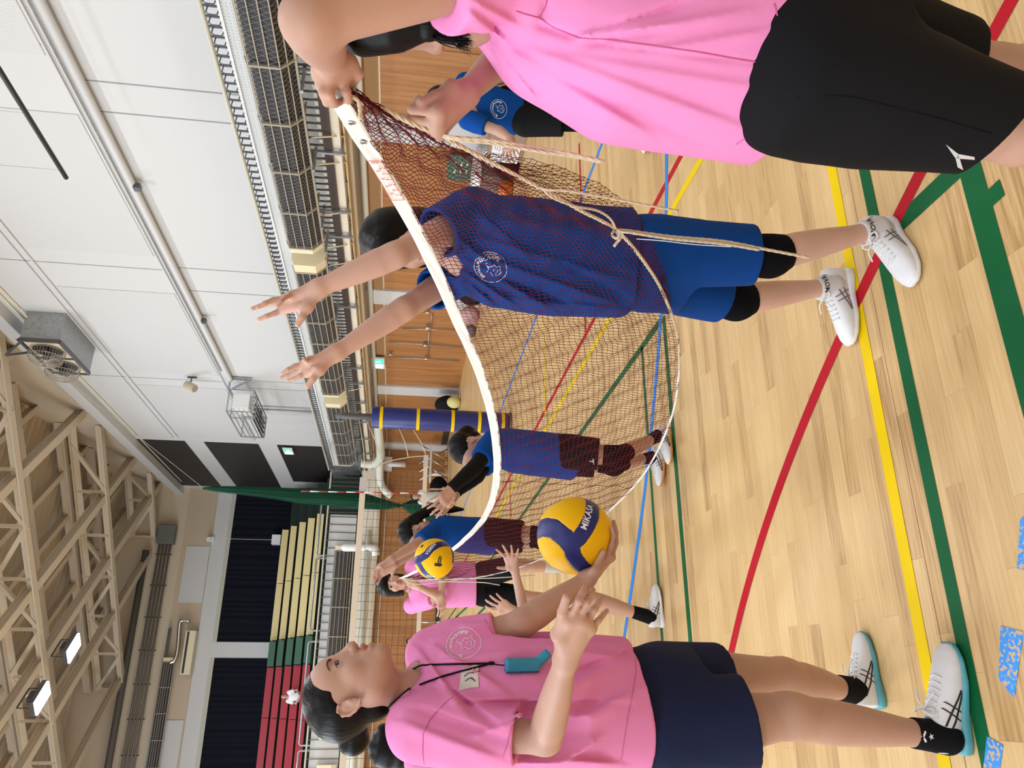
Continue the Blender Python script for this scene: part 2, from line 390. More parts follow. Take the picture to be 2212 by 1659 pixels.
def perf_mat(name, col, hole, scale):
    m = bpy.data.materials.new(name); m.use_nodes = True; nt = m.node_tree; n = nt.nodes; L = nt.links; b = n['Principled BSDF']
    tc = n.new('ShaderNodeTexCoord'); sep = n.new('ShaderNodeSeparateXYZ'); L.new(tc.outputs['Object'], sep.inputs[0])
    def mm(op, a, c=None):
        x = n.new('ShaderNodeMath'); x.operation = op
        for i, v in enumerate((a, c)):
            if v is None: continue
            if isinstance(v, (int, float)): x.inputs[i].default_value = v
            else: L.new(v, x.inputs[i])
        return x.outputs[0]
    def d(o): return mm('POWER', mm('SUBTRACT', mm('FRACT', mm('DIVIDE', o, scale)), .5), 2)
    q = mm('LESS_THAN', mm('ADD', d(sep.outputs['Y']), d(sep.outputs['Z'])), .022)
    mx = n.new('ShaderNodeMix'); mx.data_type = 'RGBA'; L.new(q, mx.inputs[0]); mx.inputs[6].default_value = (*col, 1); mx.inputs[7].default_value = (*hole, 1)
    L.new(mx.outputs[2], b.inputs['Base Color']); b.inputs['Roughness'].default_value = .7; return m
M['floor'] = floor_mat(); M['panel'] = panel_mat()
M['perfwhite'] = perf_mat('perforated_white_board', (.60, .60, .60), (.38, .38, .38), .045)
M['perfbrown'] = perf_mat('perforated_plywood', (.36, .20, .085), (.22, .12, .05), .03)
M['perfmetal'] = perf_mat('perforated_metal', (.62, .63, .62), (.30, .31, .30), .05)

def each(name, items, m, parent, smooth=False, most=100):   # one object per piece; past a hundred the rest is one mass
    for mb in items[:most]: mb.build(name, m, parent, smooth)
    if len(items) > most:
        r = MB()
        for mb in items[most:]: r.add(mb.v, mb.f)
        r.build(name+'_rest', m, parent, smooth)['kind'] = 'stuff'
def one(fn, *a, **k): mb = MB(); getattr(mb, fn)(*a, **k); return mb
# ================================================================== FLOOR AND COURT LINES
mb = MB(); mb.box((-14, -7, -.1), (XW+.6, YB+.3, 0)); FLOOR = struct(mb.build('floor', M['floor']))
LC = {'yellow': mat('yellow_line_paint', (.80, .55, .0), .5, spec=.15), 'green': mat('green_line_paint', (.004, .105, .032), .5, spec=.15), 'red': mat('red_line_paint', (.46, .006, .018), .5, spec=.15),
      'blue': mat('blue_line_paint', (.025, .23, .72), .5, spec=.15), 'seam': mat('filler_strip', (.62, .38, .20), .5)}
def fline(col, a, b, w=.05, z=.0015):
    a = np.array([a[0], a[1], z]); b = np.array([b[0], b[1], z]); d = nrm(b-a); n = np.array([-d[1], d[0], 0])*w/2
    mb = MB(); mb.quad(a-n, b-n, b+n, a+n); return mb.build(col+'_court_line', LC[col], FLOOR)
def fpoly(col, pts, w=.05, z=.0017):
    mb = MB(); P = [np.array([p[0], p[1], z]) for p in pts]; L = []
    for i in range(len(P)):
        d = nrm(P[min(i+1, len(P)-1)]-P[max(0, i-1)]); n = np.array([-d[1], d[0], 0])*w/2; L.append((P[i]+n, P[i]-n))
    for i in range(len(P)-1): mb.quad(L[i][1], L[i+1][1], L[i+1][0], L[i][0])
    return mb.build(col+'_court_line', LC[col], FLOOR)
fline('yellow', (-8, 2.08), (6.5, 2.08)); fline('green', (-8, 1.915), (6.5, 1.915), .05, .0016); fline('seam', (-8, 2.0), (6.5, 2.0), .005)
fline('green', (-1.2, 1.505), (3.5, 1.505), .075, .0018); fline('green', (1.34, 1.50), (2.06, 1.86), .001)
g0 = G(1962, 463); g1 = G(2072, 358); fpoly('green', [(1.335, 1.80), (1.335, 1.50), (1.335, 1.28)], .06, .0019)
fpoly('green', [(2.07, 1.505), (2.07, 1.89)], .055)
rp = np.array([G(*q)[:2] for q in ((2187, 0), (2133, 101), (1999, 350), (1939, 466), (1888, 579), (1851, 650), (1806, 751), (1725, 960), (1664, 1100), (1636, 1190), (1584, 1395))])
cs_ = np.polyfit(rp[:, 0]-rp[:, 1]*.0, rp[:, 1], 3); xr = np.linspace(rp[:, 0].min()-.9, rp[:, 0].max()+.5, 60); fpoly('red', [(x, float(np.polyval(cs_, np.clip(x, rp[:, 0].min(), rp[:, 0].max()))+np.polyval(np.polyder(cs_), np.clip(x, rp[:, 0].min(), rp[:, 0].max()))*(x-np.clip(x, rp[:, 0].min(), rp[:, 0].max())))) for x in xr], .05, .0022)
fline('red', (2.83, 2.9), (2.83, 26.5), .05); fline('yellow', (2.61, 2.9), (2.61, 26.5), .05); fline('green', (2.06, 3.9), (2.06, 24), .05)
fline('green', (-3, 4.30), (2.06, 4.30), .04); fline('green', (-4, 3.87), (2.06, 3.87), .05); fline('blue', (4.17, 2.5), (4.22, 26), .05)
bp = [G(1442, 150), G(1440, 300), G(1439, 462), G(1427, 698), G(1406, 938), G(1388, 1100), G(1363, 1280), G(1340, 1430), G(1315, 1560)]
fpoly('blue', spline(bp, 8), .05)
for col, p, q in (('red', (1251, 310), (1257, 470)), ('red', (1264, 676), (1265, 716)), ('yellow', (1174, 695), (1178, 900)), ('red', (1101, 1020), (1104, 1120)), ('yellow', (1180, 1280), (1184, 1390)),
                  ('green', (1032, 1290), (945, 1370)), ('red', (975, 1343), (990, 1332)), ('red', (975, 1343), (988, 1352)), ('green', (1120, 1120), (1122, 1200)), ('green', (1060, 1300), (1020, 1340))):
    fpoly(col, [G(*p), G(*q)], .05, .0021)
fpoly('green', [G(2138, 430), G(2166, 404)], .05, .0023)
for i, (p, lab) in enumerate([(((2163, 1352), (2212, 1365), (2192, 1508), (2158, 1466)), 'scuffed piece of blue tape on the floor beyond the green line, the middle one'),
                              (((2198, 1228), (2235, 1236), (2245, 1100), (2205, 1120)), 'piece of blue floor tape at the photo edge by the right-hand corner'),
                              (((2133, 1590), (2168, 1610), (2158, 1680), (2122, 1690)), 'piece of blue floor tape right beside the near white shoe heel')]):
    P = [G(*q) for q in p]; mb = MB(); mb.add([v+np.array((0, 0, .0005)) for v in P]+[v+np.array((0, 0, .0018)) for v in P], [(4, 5, 6, 7), (0, 1, 5, 4), (1, 2, 6, 5), (2, 3, 7, 6), (3, 0, 4, 7)])
    if i == 0:
        tm = mat('worn_blue_tape', (.02, .28, .80), .4); nt = tm.node_tree; t = nt.nodes.new('ShaderNodeTexNoise'); t.inputs['Scale'].default_value = 90; t.inputs['Detail'].default_value = 5
        r = nt.nodes.new('ShaderNodeValToRGB'); r.color_ramp.interpolation = 'CONSTANT'; r.color_ramp.elements[0].color = (.02, .28, .80, 1); r.color_ramp.elements[1].position = .54; r.color_ramp.elements[1].color = (.58, .40, .26, 1)
        nt.links.new(nt.nodes.new('ShaderNodeTexCoord').outputs['Object'], t.inputs[0]); nt.links.new(t.outputs[0], r.inputs[0]); nt.links.new(r.outputs[0], nt.nodes['Principled BSDF'].inputs['Base Color'])
    tag(mb.build('floor_tape', tm), lab, 'tape', 'blue tape pieces on the floor')

# ================================================================== RIGHT WALL
mb = MB()
mb.box((XW+.05, -7, 0), (XW+.3, YB, 2.12), 0)                                     # lower wall core
mb.box((XW, -7, 2.12), (XW+.3, YE, 3.0), 0); mb.box((XW, -7, 3.0), (XW+.3, YE, ZR), 0)
WR = struct(mb.build('wall_right', M['wall']))
# timber panels between white columns
cols = [(-2.6, -2.0), (3.6, 4.2), (9.7, 10.3), (15.3, 15.95), (21.0, 21.65), (26.45, 27.2)]
mb = MB()
for a, b in cols: mb.box((XW-.06, a, 0), (XW+.05, b, 2.5))
mb.build('column', M['wall'], WR)
mb = MB(); ys = [-7]+[v for c in cols for v in c]; 
for a, b in zip(ys[::2], ys[1::2]):
    k = max(1, round((b-a)/1.35))
    for i in range(k): mb.box((XW, a+(b-a)*i/k+.006, .0), (XW+.05, a+(b-a)*(i+1)/k-.006, 2.10))
mb.build('timber_panel', M['panel'], WR)
mb = MB()
for a, b in zip(ys[::2], ys[1::2]): mb.box((XW-.01, a, 2.10), (XW+.05, b, 2.125))
mb.build('trim_strip', mat('pale_strip', (.72, .58, .42), .5), WR)
mb = MB()
for a, b in zip(ys[::2], ys[1::2]): mb.box((XW-.015, a, 2.125), (XW+.02, b, 2.46))
mb.build('perforated_board', M['perfbrown'], WR)
mb = MB(); mb.box((XW-.012, -7, 0), (XW-.001, 9.6, .10)); mb.box((XW-.012, 10.4, 0), (XW-.001, 15.2, .10)); mb.box((XW-.03, 22.2, 0), (XW-.001, 26.4, .2))
struct(mb.build('baseboard_right', M['base']))
# recessed panels, seams and perforated boards of the upper wall
mb = MB()
for y in (9.62, 10.28, 15.0, 16.0, 21.25, 21.85): mb.box((XW-.006, y-.012, 4.2), (XW, y+.012, 6.5))
for y in (9.0, 15.15, 21.45): mb.box((XW-.006, y-.012, 6.7), (XW, y+.012, 10.9))
mb.box((XW-.006, -5, 9.42), (XW, 27, 9.45))
mb.build('panel_seam', mat('grey_seam', (.30, .30, .31), .7), WR)
def PW(px, py): return PL(px, py, 0, XW-.01)
def wpoly(mbx, pts, t=.012, x=XW):
    P = [PL(px, py, 0, x) for px, py in pts]; n = len(P); mbx.add([p for p in P]+[p-np.array((t, 0, 0)) for p in P], [tuple(range(n, 2*n))]+[(i, (i+1) % n, n+(i+1) % n, n+i) for i in range(n)])
mb = MB()
for y0, y1 in ((-4, 9.2), (10.4, 14.6), (16.2, 21.0), (22.0, 26.9)):
    for z0, z1, in ((6.75, 9.2),): mb.box((XW-.015, y0, z0), (XW-.001, y1, z1))
mb.build('perforated_panel', M['perfwhite'], WR)
mb = MB()
for z, w in ((9.25, .05), (6.68, .03)): mb.box((XW-.04, -5, z), (XW, 26.9, z+w))
mb.box((XW-.30, -7, 10.75), (XW, YE, ZR))
mb.build('ledge', M['wall'], WR)
# dark openings above the far stand
for i, (z0, z1) in enumerate(((9.15, 10.75), (6.65, 8.5), (4.35, 6.0))):
    mb = MB(); mb.box((XW-.02, 27.35, z0), (XW+.02, 33.7 if i < 2 else 32.4, z1)); struct(mb.build('window_%d' % (i+1), M['dark']))

# ================================================================== CEILING: corrugated deck, diagonal space trusses
mb = MB(); zc = 13.1; k = 0; y = -8.0
xs0, xs1 = -15, XW+1.2
while y < YE+1:
    for dy, z0, z1 in ((0, 0, .17), (.09, .17, .17), (.22, .17, 0), (.31, 0, 0)):
        dy2 = {0: .09, .09: .22, .22: .31, .31: .42}[dy]
        mb.quad((xs0, y+dy, zc+z0+1.1), (xs1, y+dy, zc+z0), (xs1, y+dy2, zc+z1), (xs0, y+dy2, zc+z1+1.1))
    y += .42
CE = struct(mb.build('ceiling', mat('cream_deck', (.56, .47, .35), .6)))
def tri(name, c0, kind, ya, yb, z0=11.45, z1=12.35, full=True, label='', ):
    # kind 'B': x+y=c ; kind 'L': y-x=c
    t = MB(); w = MB()
    def pt(x, z): return np.array((x, c0-x if kind == 'B' else c0+x, z+(XW-x)*.035))
    lo, hi = -13.0, XW-.02
    if kind == 'B': lo = max(lo, c0-YE+.2); hi = min(hi, c0-ya)
    else: lo = max(lo, ya-c0); hi = min(hi, YE-.2-c0)
    if hi-lo < 1: return
    if name == 'purlin': t.bar(pt(lo, z0), pt(hi, z0), .20, .035); t.bar(pt(lo, z0+.14), pt(hi, z0+.14), .03, .28); t.build('purlin', M['cream'], CE); return
    t.bar(pt(lo, z0), pt(hi, z0), .27, .04); t.bar(pt(lo, z0+.1), pt(hi, z0+.1), .03, .2)
    if not full: t.bar(pt(lo, z0+.24), pt(hi, z0+.24), .24, .03)
    if full:
        t.bar(pt(lo, z1), pt(hi, z1), .27, .04); t.bar(pt(lo, z1-.1), pt(hi, z1-.1), .03, .2)
        x = lo; k = 0
        while x < hi-.9:
            w.bar(pt(x, z0), pt(x, z1), .10, .10); w.bar(pt(x, z1 if k % 2 == 0 else z0), pt(min(x+1.25, hi), z0 if k % 2 == 0 else z1), .12, .12); x += 1.25; k += 1
    r = empty(name, pt((lo+hi)/2, z0), label, 'truss' if full else 'beam', 'diagonal roof trusses' if full else 'diagonal roof beams')
    t.build('chord', M['cream'], r)
    if full: w.build('web', M['cream'], r)
lab = 'cream steel roof truss under the corrugated ceiling, %s'
for c, s in ((20, 'nearest the camera'), (27.1, 'meeting the right wall above the fan box'), (34.3, 'behind the fan box truss'), (40.2, 'farthest, near the back curtains')): tri('roof_truss', c, 'B', -7, YE, 11.45, 12.45, True, lab % s)
lab = 'cream steel roof beam crossing the trusses, %s'
for c, s in ((11.5, 'nearest of the crossing beams'), (16.3, 'carrying the near end by the fan box'), (21.5, 'holding the nearer flood lamp'), (25.1, 'holding the farther flood lamp'), (28.5, 'last one before the curtains'), (33, 'above the back wall corner')): tri('roof_beam', c, 'L', -7, YE, 11.5, 12, False, lab % s)
lab = 'cream upper purlin pressed under the corrugated deck, %s'
for c, s in ((12.2, ''), (14, 'first'), (16, ''), (18.2, 'second'), (20.2, ''), (22.6, 'third'), (24.6, ''), (26.6, 'fourth'), (28.6, ''), (30.5, 'fifth')): tri('purlin', c, 'L', -7, YE, 12.75, 12, False, lab % (s+' from the camera'))
for c, s in ((20.5, ''), (24, 'near'), (27.2, ''), (30.7, 'middle'), (34.2, ''), (37, 'far')): tri('purlin', c, 'B', -7, YE, 12.62, 12, False, lab % (s+' of the three leaning left'))
mb = MB(); mb.box((xs0, YE-.02, ZR-.6), (xs1, YE+.25, 14.4), 0); struct(mb.build('wall_gable', M['cream'])); mb = MB(); mb.box((XW, -8, ZR), (XW+.25, YE, 13.3)); struct(mb.build('wall_top', M['cream']))

# ================================================================== FAR WALL (lower), BALCONIES, UPPER BACK WALL WITH CURTAINS
mb = MB(); mb.box((-14, YB, 2.12), (XW, YB+.25, 3.0)); mb.box((-14, YB+.02, 0), (XW, YB+.25, 2.12)); WF = struct(mb.build('wall_far', M['concrete']))
mb = MB(); x = -14
while x < XW-.2: mb.box((x+.006, YB-.03, .0), (min(x+1.35, XW)-.006, YB+.02, 2.0)); x += 1.35
mb.build('timber_panel', M['panel'], WF)
mb = MB(); mb.box((-14, YB-.045, 2.0), (XW-.07, YB, 2.03)); mb.build('trim_strip', mat('pale_strip2', (.72, .58, .42), .5), WF)
mb = MB(); mb.box((-14, YB-.03, 2.03), (XW-.07, YB+.02, 2.3)); mb.build('perforated_board', M['perfbrown'], WF)
mb = MB(); mb.box((-14, YB-.045, 0), (5.5, YB-.031, .16)); struct(mb.build('baseboard_far', M['base']))
# balcony slabs: right and far
mb = MB(); mb.box((XB+.02, -7, 2.62), (XW, YB, 2.92)); mb.box((-14, YB-.25, 2.32), (XW, YB, 2.92)); mb.box((-14, YB, 2.9), (XW, YE, 3.0))
struct(mb.build('trim_1', M['concrete']))
mb = MB(); mb.box((XB+.35, -7, 2.50), (XB+.55, YB-.3, 2.64)); mb.box((-14, YB-.32, 2.2), (XW-.3, YB-.25, 2.32)); struct(mb.build('trim_2', M['beigewall']))
mb = MB(); mb.box((XB-.03, -7, 2.74), (XB+.0, YB-.03, 2.86)); struct(mb.build('trim_3', mat('brown_edge', (.05, .035, .03), .6)))
# balustrade, right side
r = empty('balcony_railing', (XB, 8, 2.9), 'long balcony railing of dark bars under a cream handrail along the right wall', 'railing')
mb = MB(); mb.tube([(XB, -6.9, 4.08), (XB, YB-.1, 4.08)], .03, 10); mb.build('handrail', M['railtop'], r)
ybs = [6.5+.155*i for i in range(int((YB-6.5)/.155))]
each('baluster', [one('box', (XB-.011, y-.011, 2.86), (XB+.011, y+.011, 4.06)) for y in ybs], M['rail'], r)
each('hook', [one('tube', [(XB-.005, y, 4.00), (XB-.09, y+.01, 4.01), (XB-.10, y+.03, 3.98), (XB-.10, y+.03, 3.89), (XB-.005, y+.04, 3.88)], .009, 5) for y in ybs], M['rail'], r)
mb = MB(); mb.box((XB-.030, -6, 3.60), (XB-.022, YB-.8, 3.84)); mb.build('perforated_screen', M['perfmetal'], r)
mb = MB(); mb.bar((XB-.035, -6, 3.86), (XB-.035, YB-.8, 3.86), .03, .035); mb.build('white_bar', M['wplastic'], r)
# far side railing with white sheets
r = empty('balcony_railing', (0, YB, 2.9), 'far balcony railing with dark bars in front of white sheets, below the stands', 'railing')
mb = MB(); mb.tube([(-13.9, YB-.05, 4.0), (XB, YB-.05, 4.0)], .03, 10); mb.build('handrail', M['railtop'], r)
mb = MB(); mb.box((-14, YB+.0, 3.0), (5.9, YB+.02, 3.9)); mb.build('sheet', M['wall'], r)
xl = []; x = XB-.1
while x > -6: xl.append(x); x -= (.155 if x > 5.9 else .27)
each('baluster', [one('box', (x-.011, YB-.06, 2.95), (x+.011, YB-.03, 3.98)) for x in xl], M['rail'], r)
# stands: five rows, green steps, cream block, red block
yr = [29.2, 30.0, 30.8, 31.6, 32.4]; seats_px = [(662, 655, 670), (642, 635, 650), (622, 616, 630), (603, 597, 610), (585, 578, 592)]
rows = []
for i, y in enumerate(yr):
    zt = PL(seats_px[i][1], 1440, 1, y)[2]; zb = PL(seats_px[i][2], 1440, 1, y)[2]; rows.append((y, zb, zt))
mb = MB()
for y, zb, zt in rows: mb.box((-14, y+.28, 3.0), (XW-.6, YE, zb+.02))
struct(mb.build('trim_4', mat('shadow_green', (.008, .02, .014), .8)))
def bench(x0, x1, m, lab, group):
    for (y, zb, zt), w in zip(rows, ('lowest', 'second lowest', 'middle', 'second highest', 'highest')):
        r = empty('bench_row', ((x0+x1)/2, y+.2, zb), '%s row of %s' % (w, lab), 'bench', group)
        b = MB(); b.box((x0, y, zt-.05), (x1, y+.36, zt)); b.build('seat', m, r)
        b = MB(); n = max(1, round((x1-x0)/1.9))
        for i in range(n): b.box((x0+(x1-x0)*i/n+.012, y-.02, zb), (x0+(x1-x0)*(i+1)/n-.012, y, zt+.01))
        b.build('front_board', m, r)
bench(2.05, 6.35, M['creamseat'], 'cream benches in the far stand', 'cream bench rows'); bench(-6.0, 1.08, M['redseat'], 'red benches in the far stand', 'red bench rows')
mb = MB()
for i, (y, zb, zt) in enumerate(rows): mb.box((1.1, y-.35, zb-.02), (2.0, YE-.2, zt-.02)); 
tag(mb.build('stairway', M['greenseat']), 'green stepped aisle between the red and the cream benches', 'stairs')
mb = MB()
for i, (y, zb, zt) in enumerate(rows): mb.box((1.1, y-.37, zt-.05), (2.0, y-.34, zt-.015))
# upper back wall: beige band, white frame, curtains
mb = MB(); mb.box((-14, YE, 8.65), (XW, YE+.2, ZR+1)); mb.box((1.5, YE-.05, 3), (2.08, YE+.2, 9.2)); mb.box((-14, YE, 3), (XW, YE+.2, 5.3)); WB = struct(mb.build('wall_back', M['beigewall']))
mb = MB(); mb.box((-14, YE-.12, 8.72), (XW, YE, 9.30)); mb.box((1.5, YE-.14, 5.5), (2.08, YE-.02, 8.8)); struct(mb.build('trim_5', M['wall']))
mb = MB()
for a, b in ((-12, 1.5), (2.08, XW)): mb.box((a, YE-.14, 8.55), (b, YE-.02, 8.72))
struct(mb.build('trim_6', mat('pale_reveal', (.5, .5, .42), .6)))
mb = MB(); mb.box((3.6, YE-.03, 9.35), (5.9, YE-.01, 10.3)); mb.box((-6, YE-.03, 9.4), (-.8, YE-.01, 10.6)); mb.build('board', M['wall'], WB)
def curtain(x0, x1, z0, z1, lab):
    mb = MB(); n = int((x1-x0)/.045); P = []
    for i in range(n+1):
        x = x0+(x1-x0)*i/n; P.append((x, YE-.07-.016*math.sin(i*1.13+math.sin(i*.21)*2)-.02*math.sin(i*.37+1)*math.sin(i*.11)))
    for i in range(n): mb.quad((*P[i], z0), (*P[i+1], z0), (*P[i+1], z1), (*P[i], z1))
    tag(mb.build('curtain', M['curtain'], smooth=True), lab, 'curtain', 'dark curtains behind the stands')
curtain(2.1, XW-.1, 4.5, 8.56, 'dark pleated curtain closing the opening behind the cream benches'); curtain(-11, 1.48, 4.5, 8.56, 'dark pleated curtain closing the opening behind the red benches')

mb = MB(); mb.box((-14.3, -7.25, 0), (XW+.3, -7, 13)); struct(mb.build('wall_behind_unseen', M['wall']))  # unseen wall added behind the camera to block frontal fill light
mb = MB(); mb.box((-14.3, -7, 0), (-14, YE, 3.2)); mb.box((-14.3, -7, 9.3), (-14, YE, 14))
for y in (-7, -.6, 6.4, 13.4, 20.4, 27): mb.box((-14.3, y, 3.2), (-14, y+1.2, 9.3))
struct(mb.build('wall_left', M['wall']))
# ================================================================== PEOPLE: builders
def skinmat(name, c, v=.06): return mat(name, c, .48, sss=.12, var=v, vscale=9, bump=.12, bscale=900, spec=.4)
SK1 = skinmat('skin_fair', (.60, .365, .285)); SK2 = skinmat('skin_warm', (.51, .30, .225)); SKP = skinmat('skin_pink', (.62, .30, .225))
LIP = mat('lips', (.50, .17, .14), .4, sss=.1); NAIL = mat('nail', (.72, .42, .35), .3)
HAIR = mat('black_hair', (.004, .0035, .004), 0.36, bump=.4, bscale=240, spec=.16, stretch=(1, 1, .06)); BROW = mat('brow_hair', (.05, .03, .025), .8)
EYEW = mat('eye_white', (.75, .72, .70), .2); IRIS = mat('iris_dark', (.02, .012, .01), .15); MOUTH = mat('mouth_dark', (.15, .04, .035), .6); TEETH = mat('teeth', (.8, .75, .68), .3)
def cloth(name, c, b=.15, rough=.8, sheen=0, spec=.15): return mat(name, c, rough, bump=b, bscale=700, sheen=sheen, spec=spec)
PINK = cloth('pink_jersey', (.80, .255, .53)); PINK2 = cloth('pink_jersey_bright', (.82, .27, .56))
BLUE = cloth('royal_blue_jersey', (.001, .055, .28)); BLUES = cloth('royal_blue_shorts', (.002, .05, .25)); NAVY = cloth('navy_shorts', (.012, .018, .055)); BLACKC = cloth('black_cloth', (.006, .006, .008))
PAD = mat('knee_pad_black', (.004, .004, .006), .9, spec=.1); SOCKB = mat('black_sock', (.008, .008, .01), .9, bump=.3, bscale=500, spec=.1); SOCKW = mat('white_sock', (.62, .60, .60), .85, bump=.3, bscale=500)
SHOEW = mat('white_shoe', (.74, .74, .76), .45, bump=.15, bscale=350); SOLEW = mat('white_sole', (.75, .75, .76), .5); TEAL = mat('teal_sole', (.10, .38, .44), .5); GUM = mat('gum_sole', (.60, .25, .06), .5); SHOEG = mat('grey_mesh_shoe', (.52, .53, .52), .6, bump=.4, bscale=300)
PRINTW = mat('white_print', (.82, .82, .84), .6); PRINTK = mat('black_print', (.015, .015, .02), .5); PRINTY = mat('yellow_print', (.55, .45, .08), .5); LACE = mat('white_lace', (.78, .78, .78), .8)

def dense(pts, st=9):                            # more points along a line given in photo pixels
    out = [pts[0]]
    for a, b in zip(pts[:-1], pts[1:]):
        k = max(1, int(math.hypot(b[0]-a[0], b[1]-a[1])/st)); out += [(a[0]+(b[0]-a[0])*j/k, a[1]+(b[1]-a[1])*j/k) for j in range(1, k+1)]
    return out
def lc(c, R, p, s=1): return np.array(c)+R@(np.array(p, float)*s)
def headops(c, R, s=1.0, mouth=0):
    E = lambda p, r: ell(lc(c, R, p, s), np.array(r)*s, R); K = lambda a, b, ra, rb=None: cone(lc(c, R, a, s), lc(c, R, b, s), ra*s, (ra if rb is None else rb)*s)
    o = [('u', E((0, -.012, .034), (.071, .092, .077)), 0), ('u', E((0, .022, -.032), (.058, .064, .083)), .03), ('u', E((0, .034, .030), (.061, .052, .052)), .02),
         ('u', K((.040, .004, -.066), (.011, .060, -.096), .019, .0135), .028), ('u', K((-.040, .004, -.066), (-.011, .060, -.096), .019, .0135), .028), ('u', K((-.008, .067, -.0985), (.008, .067, -.0985), .0120), .014),
         ('u', E((0, .066, -.066), (.028, .020, .022)), .015)]
    for q in (-1, 1):
        o += [('u', E((q*.036, .050, -.032), (.024, .025, .026)), .016), ('s', E((q*.030, .098, .003), (.017, .018, .012)), .014)]
    o += [('u', K((0, .083, .006), (0, .098, -.030), .0075, .0085), .012), ('u', K((0, .099, -.034), (0, .100, -.038), .0105), .008)]
    for q in (-1, 1): o += [('u', E((q*.0105, .092, -.040), (.0075, .0095, .0075)), .006), ('s', E((q*.0065, .0985, -.0475), (.0032, .0045, .0035)), .002)]
    g = .004 if mouth else .0
    o += [('u', K((-.016, .083, -.0625), (-.004, .0915, -.061), .0042, .0052), .004), ('u', K((.016, .083, -.0625), (.004, .0915, -.061), .0042, .0052), .004), ('u', K((-.004, .0915, -.061), (.004, .0915, -.061), .005), .003),
          ('u', K((-.013, .083, -.071-g*2), (.013, .083, -.071-g*2), .0055), .006), ('u', E((0, .0875, -.0715-g*2), (.013, .006, .0055)), .004), ('s', E((0, .094, -.0660-g), (.020, .010, .0010+g)), .0015)]
    for q in (-1, 1):
        o += [('u', E((q*.0305, .0685, 0), (.0140, .0140, .0132)), .005), ('s', E((q*.0305, .0835, -.0005), (.0125, .011, .0036)), .0015)]
        o += [('u', E((q*.073, -.010, -.012), (.0055, .017, .029)), .004)]
        for a, b in (((-.020, .008), (-.026, -.006)), ((-.026, -.006), (-.020, -.024)), ((.004, -.040+.0), (-.012, -.034))):
            pass
        rim = [(.000, .012), (-.012, .017), (-.024, .010), (-.028, -.006), (-.022, -.022), (-.010, -.034), (-.001, -.040)]
        for a, b in zip(rim[:-1], rim[1:]): o.append(('u', K((q*.080, a[0], a[1]), (q*.080, b[0], b[1]), .0042), .003))
        o.append(('s', E((q*.0845, -.009, -.008), (.0085, .0085, .015)), .002)); o.append(('s', E((q*.0845, -.012, .010), (.007, .010, .006)), .002)); o.append(('u', E((q*.079, .004, -.014), (.003, .004, .006)), .003))
    return o
def eyes(c, R, s, root, body_mat, lid=.0):
    for q in (-1, 1):
        ce = lc(c, R, (q*.0305, .0685, 0), s); r = .0127*s; mb = MB(); n = 18; m2 = 10; V = []; 
        f = R[:, 1]; a = R[:, 0]; u = R[:, 2]
        for i in range(m2+1):
            th = PI*.62*i/m2
            for k in range(n):
                ph = 2*PI*k/n; V.append(ce+r*(f*math.cos(th)+math.sin(th)*(a*math.cos(ph)+u*math.sin(ph))))
        for i in range(m2):
            for k in range(n): mb_i = 1 if i < 4 else 0; mb.f.append((i*n+k, i*n+(k+1) % n, (i+1)*n+(k+1) % n, (i+1)*n+k)); mb.m.append(mb_i)
        mb.v = [tuple(v) for v in V]; mb.build('eye', [EYEW, IRIS], root, smooth=True)
        mb = MB(); P = [lc(c, R, (q*x, y, z), s) for x, y, z in ((.013, .087, .016), (.020, .0895, .021), (.030, .087, .0235), (.040, .079, .0215), (.047, .069, .016))]
        mb.tube(spline(P, 4), [.0014*s]*2+[.0026*s]*13+[.0012*s]*2, 6, flat=.6); mb.build('eyebrow', BROW, root, smooth=True)
        mb = MB(); P = [lc(c, R, (q*x, y, z), s) for x, y, z in ((.0175, .0805, -.001), (.024, .0835, .0033), (.0305, .0840, .0042), (.038, .0815, .0030), (.045, .0745, -.001))]
        mb.tube(spline(P, 4), .0010*s, 5); mb.build('eyelash', BROW, root, smooth=True)
def liptint(c, R, s=1): return [(ell(lc(c, R, (0, .090, -.0665), s), np.array((.021, .012, .0125))*s, R), 1)]
def handops(w, palm, fingers, thumb, s=1.0, k=.010):
    # w wrist, palm knuckle points (4), fingers lists of points after the knuckle, thumb list
    o = [('u', cone(w, (np.array(palm[1])+np.array(palm[2]))/2, .020*s, .014*s), .02)]
    for i, kn in enumerate(palm):
        o.append(('u', cone(w, kn, .017*s, .0105*s), .014))
    for i in range(3): o.append(('u', cone(palm[i], palm[i+1], .0105*s), .010))
    o.append(('u', cone(w, thumb[0], .017*s, .0145*s), .014)); o.append(('u', cone(thumb[0], palm[0], .013*s, .010*s), .016))
    for i, (kn, fl) in enumerate(zip(palm, fingers)):
        pts = [kn]+list(fl); r0 = (.0088, .0090, .0086, .0076)[i]*s; n = len(pts)-1; f = []
        for j in range(n): f.append(('u', cone(pts[j], pts[j+1], r0*(1-.10*j), r0*(1-.10*(j+1))), .0035))
        o.append(('u', U(f), .004))
    f = []
    for j in range(len(thumb)-1): f.append(('u', cone(thumb[j], thumb[j+1], .0112*s*(1-.1*j), .0112*s*(1-.1*(j+1))), .004))
    o.append(('u', U(f), .006)); return o
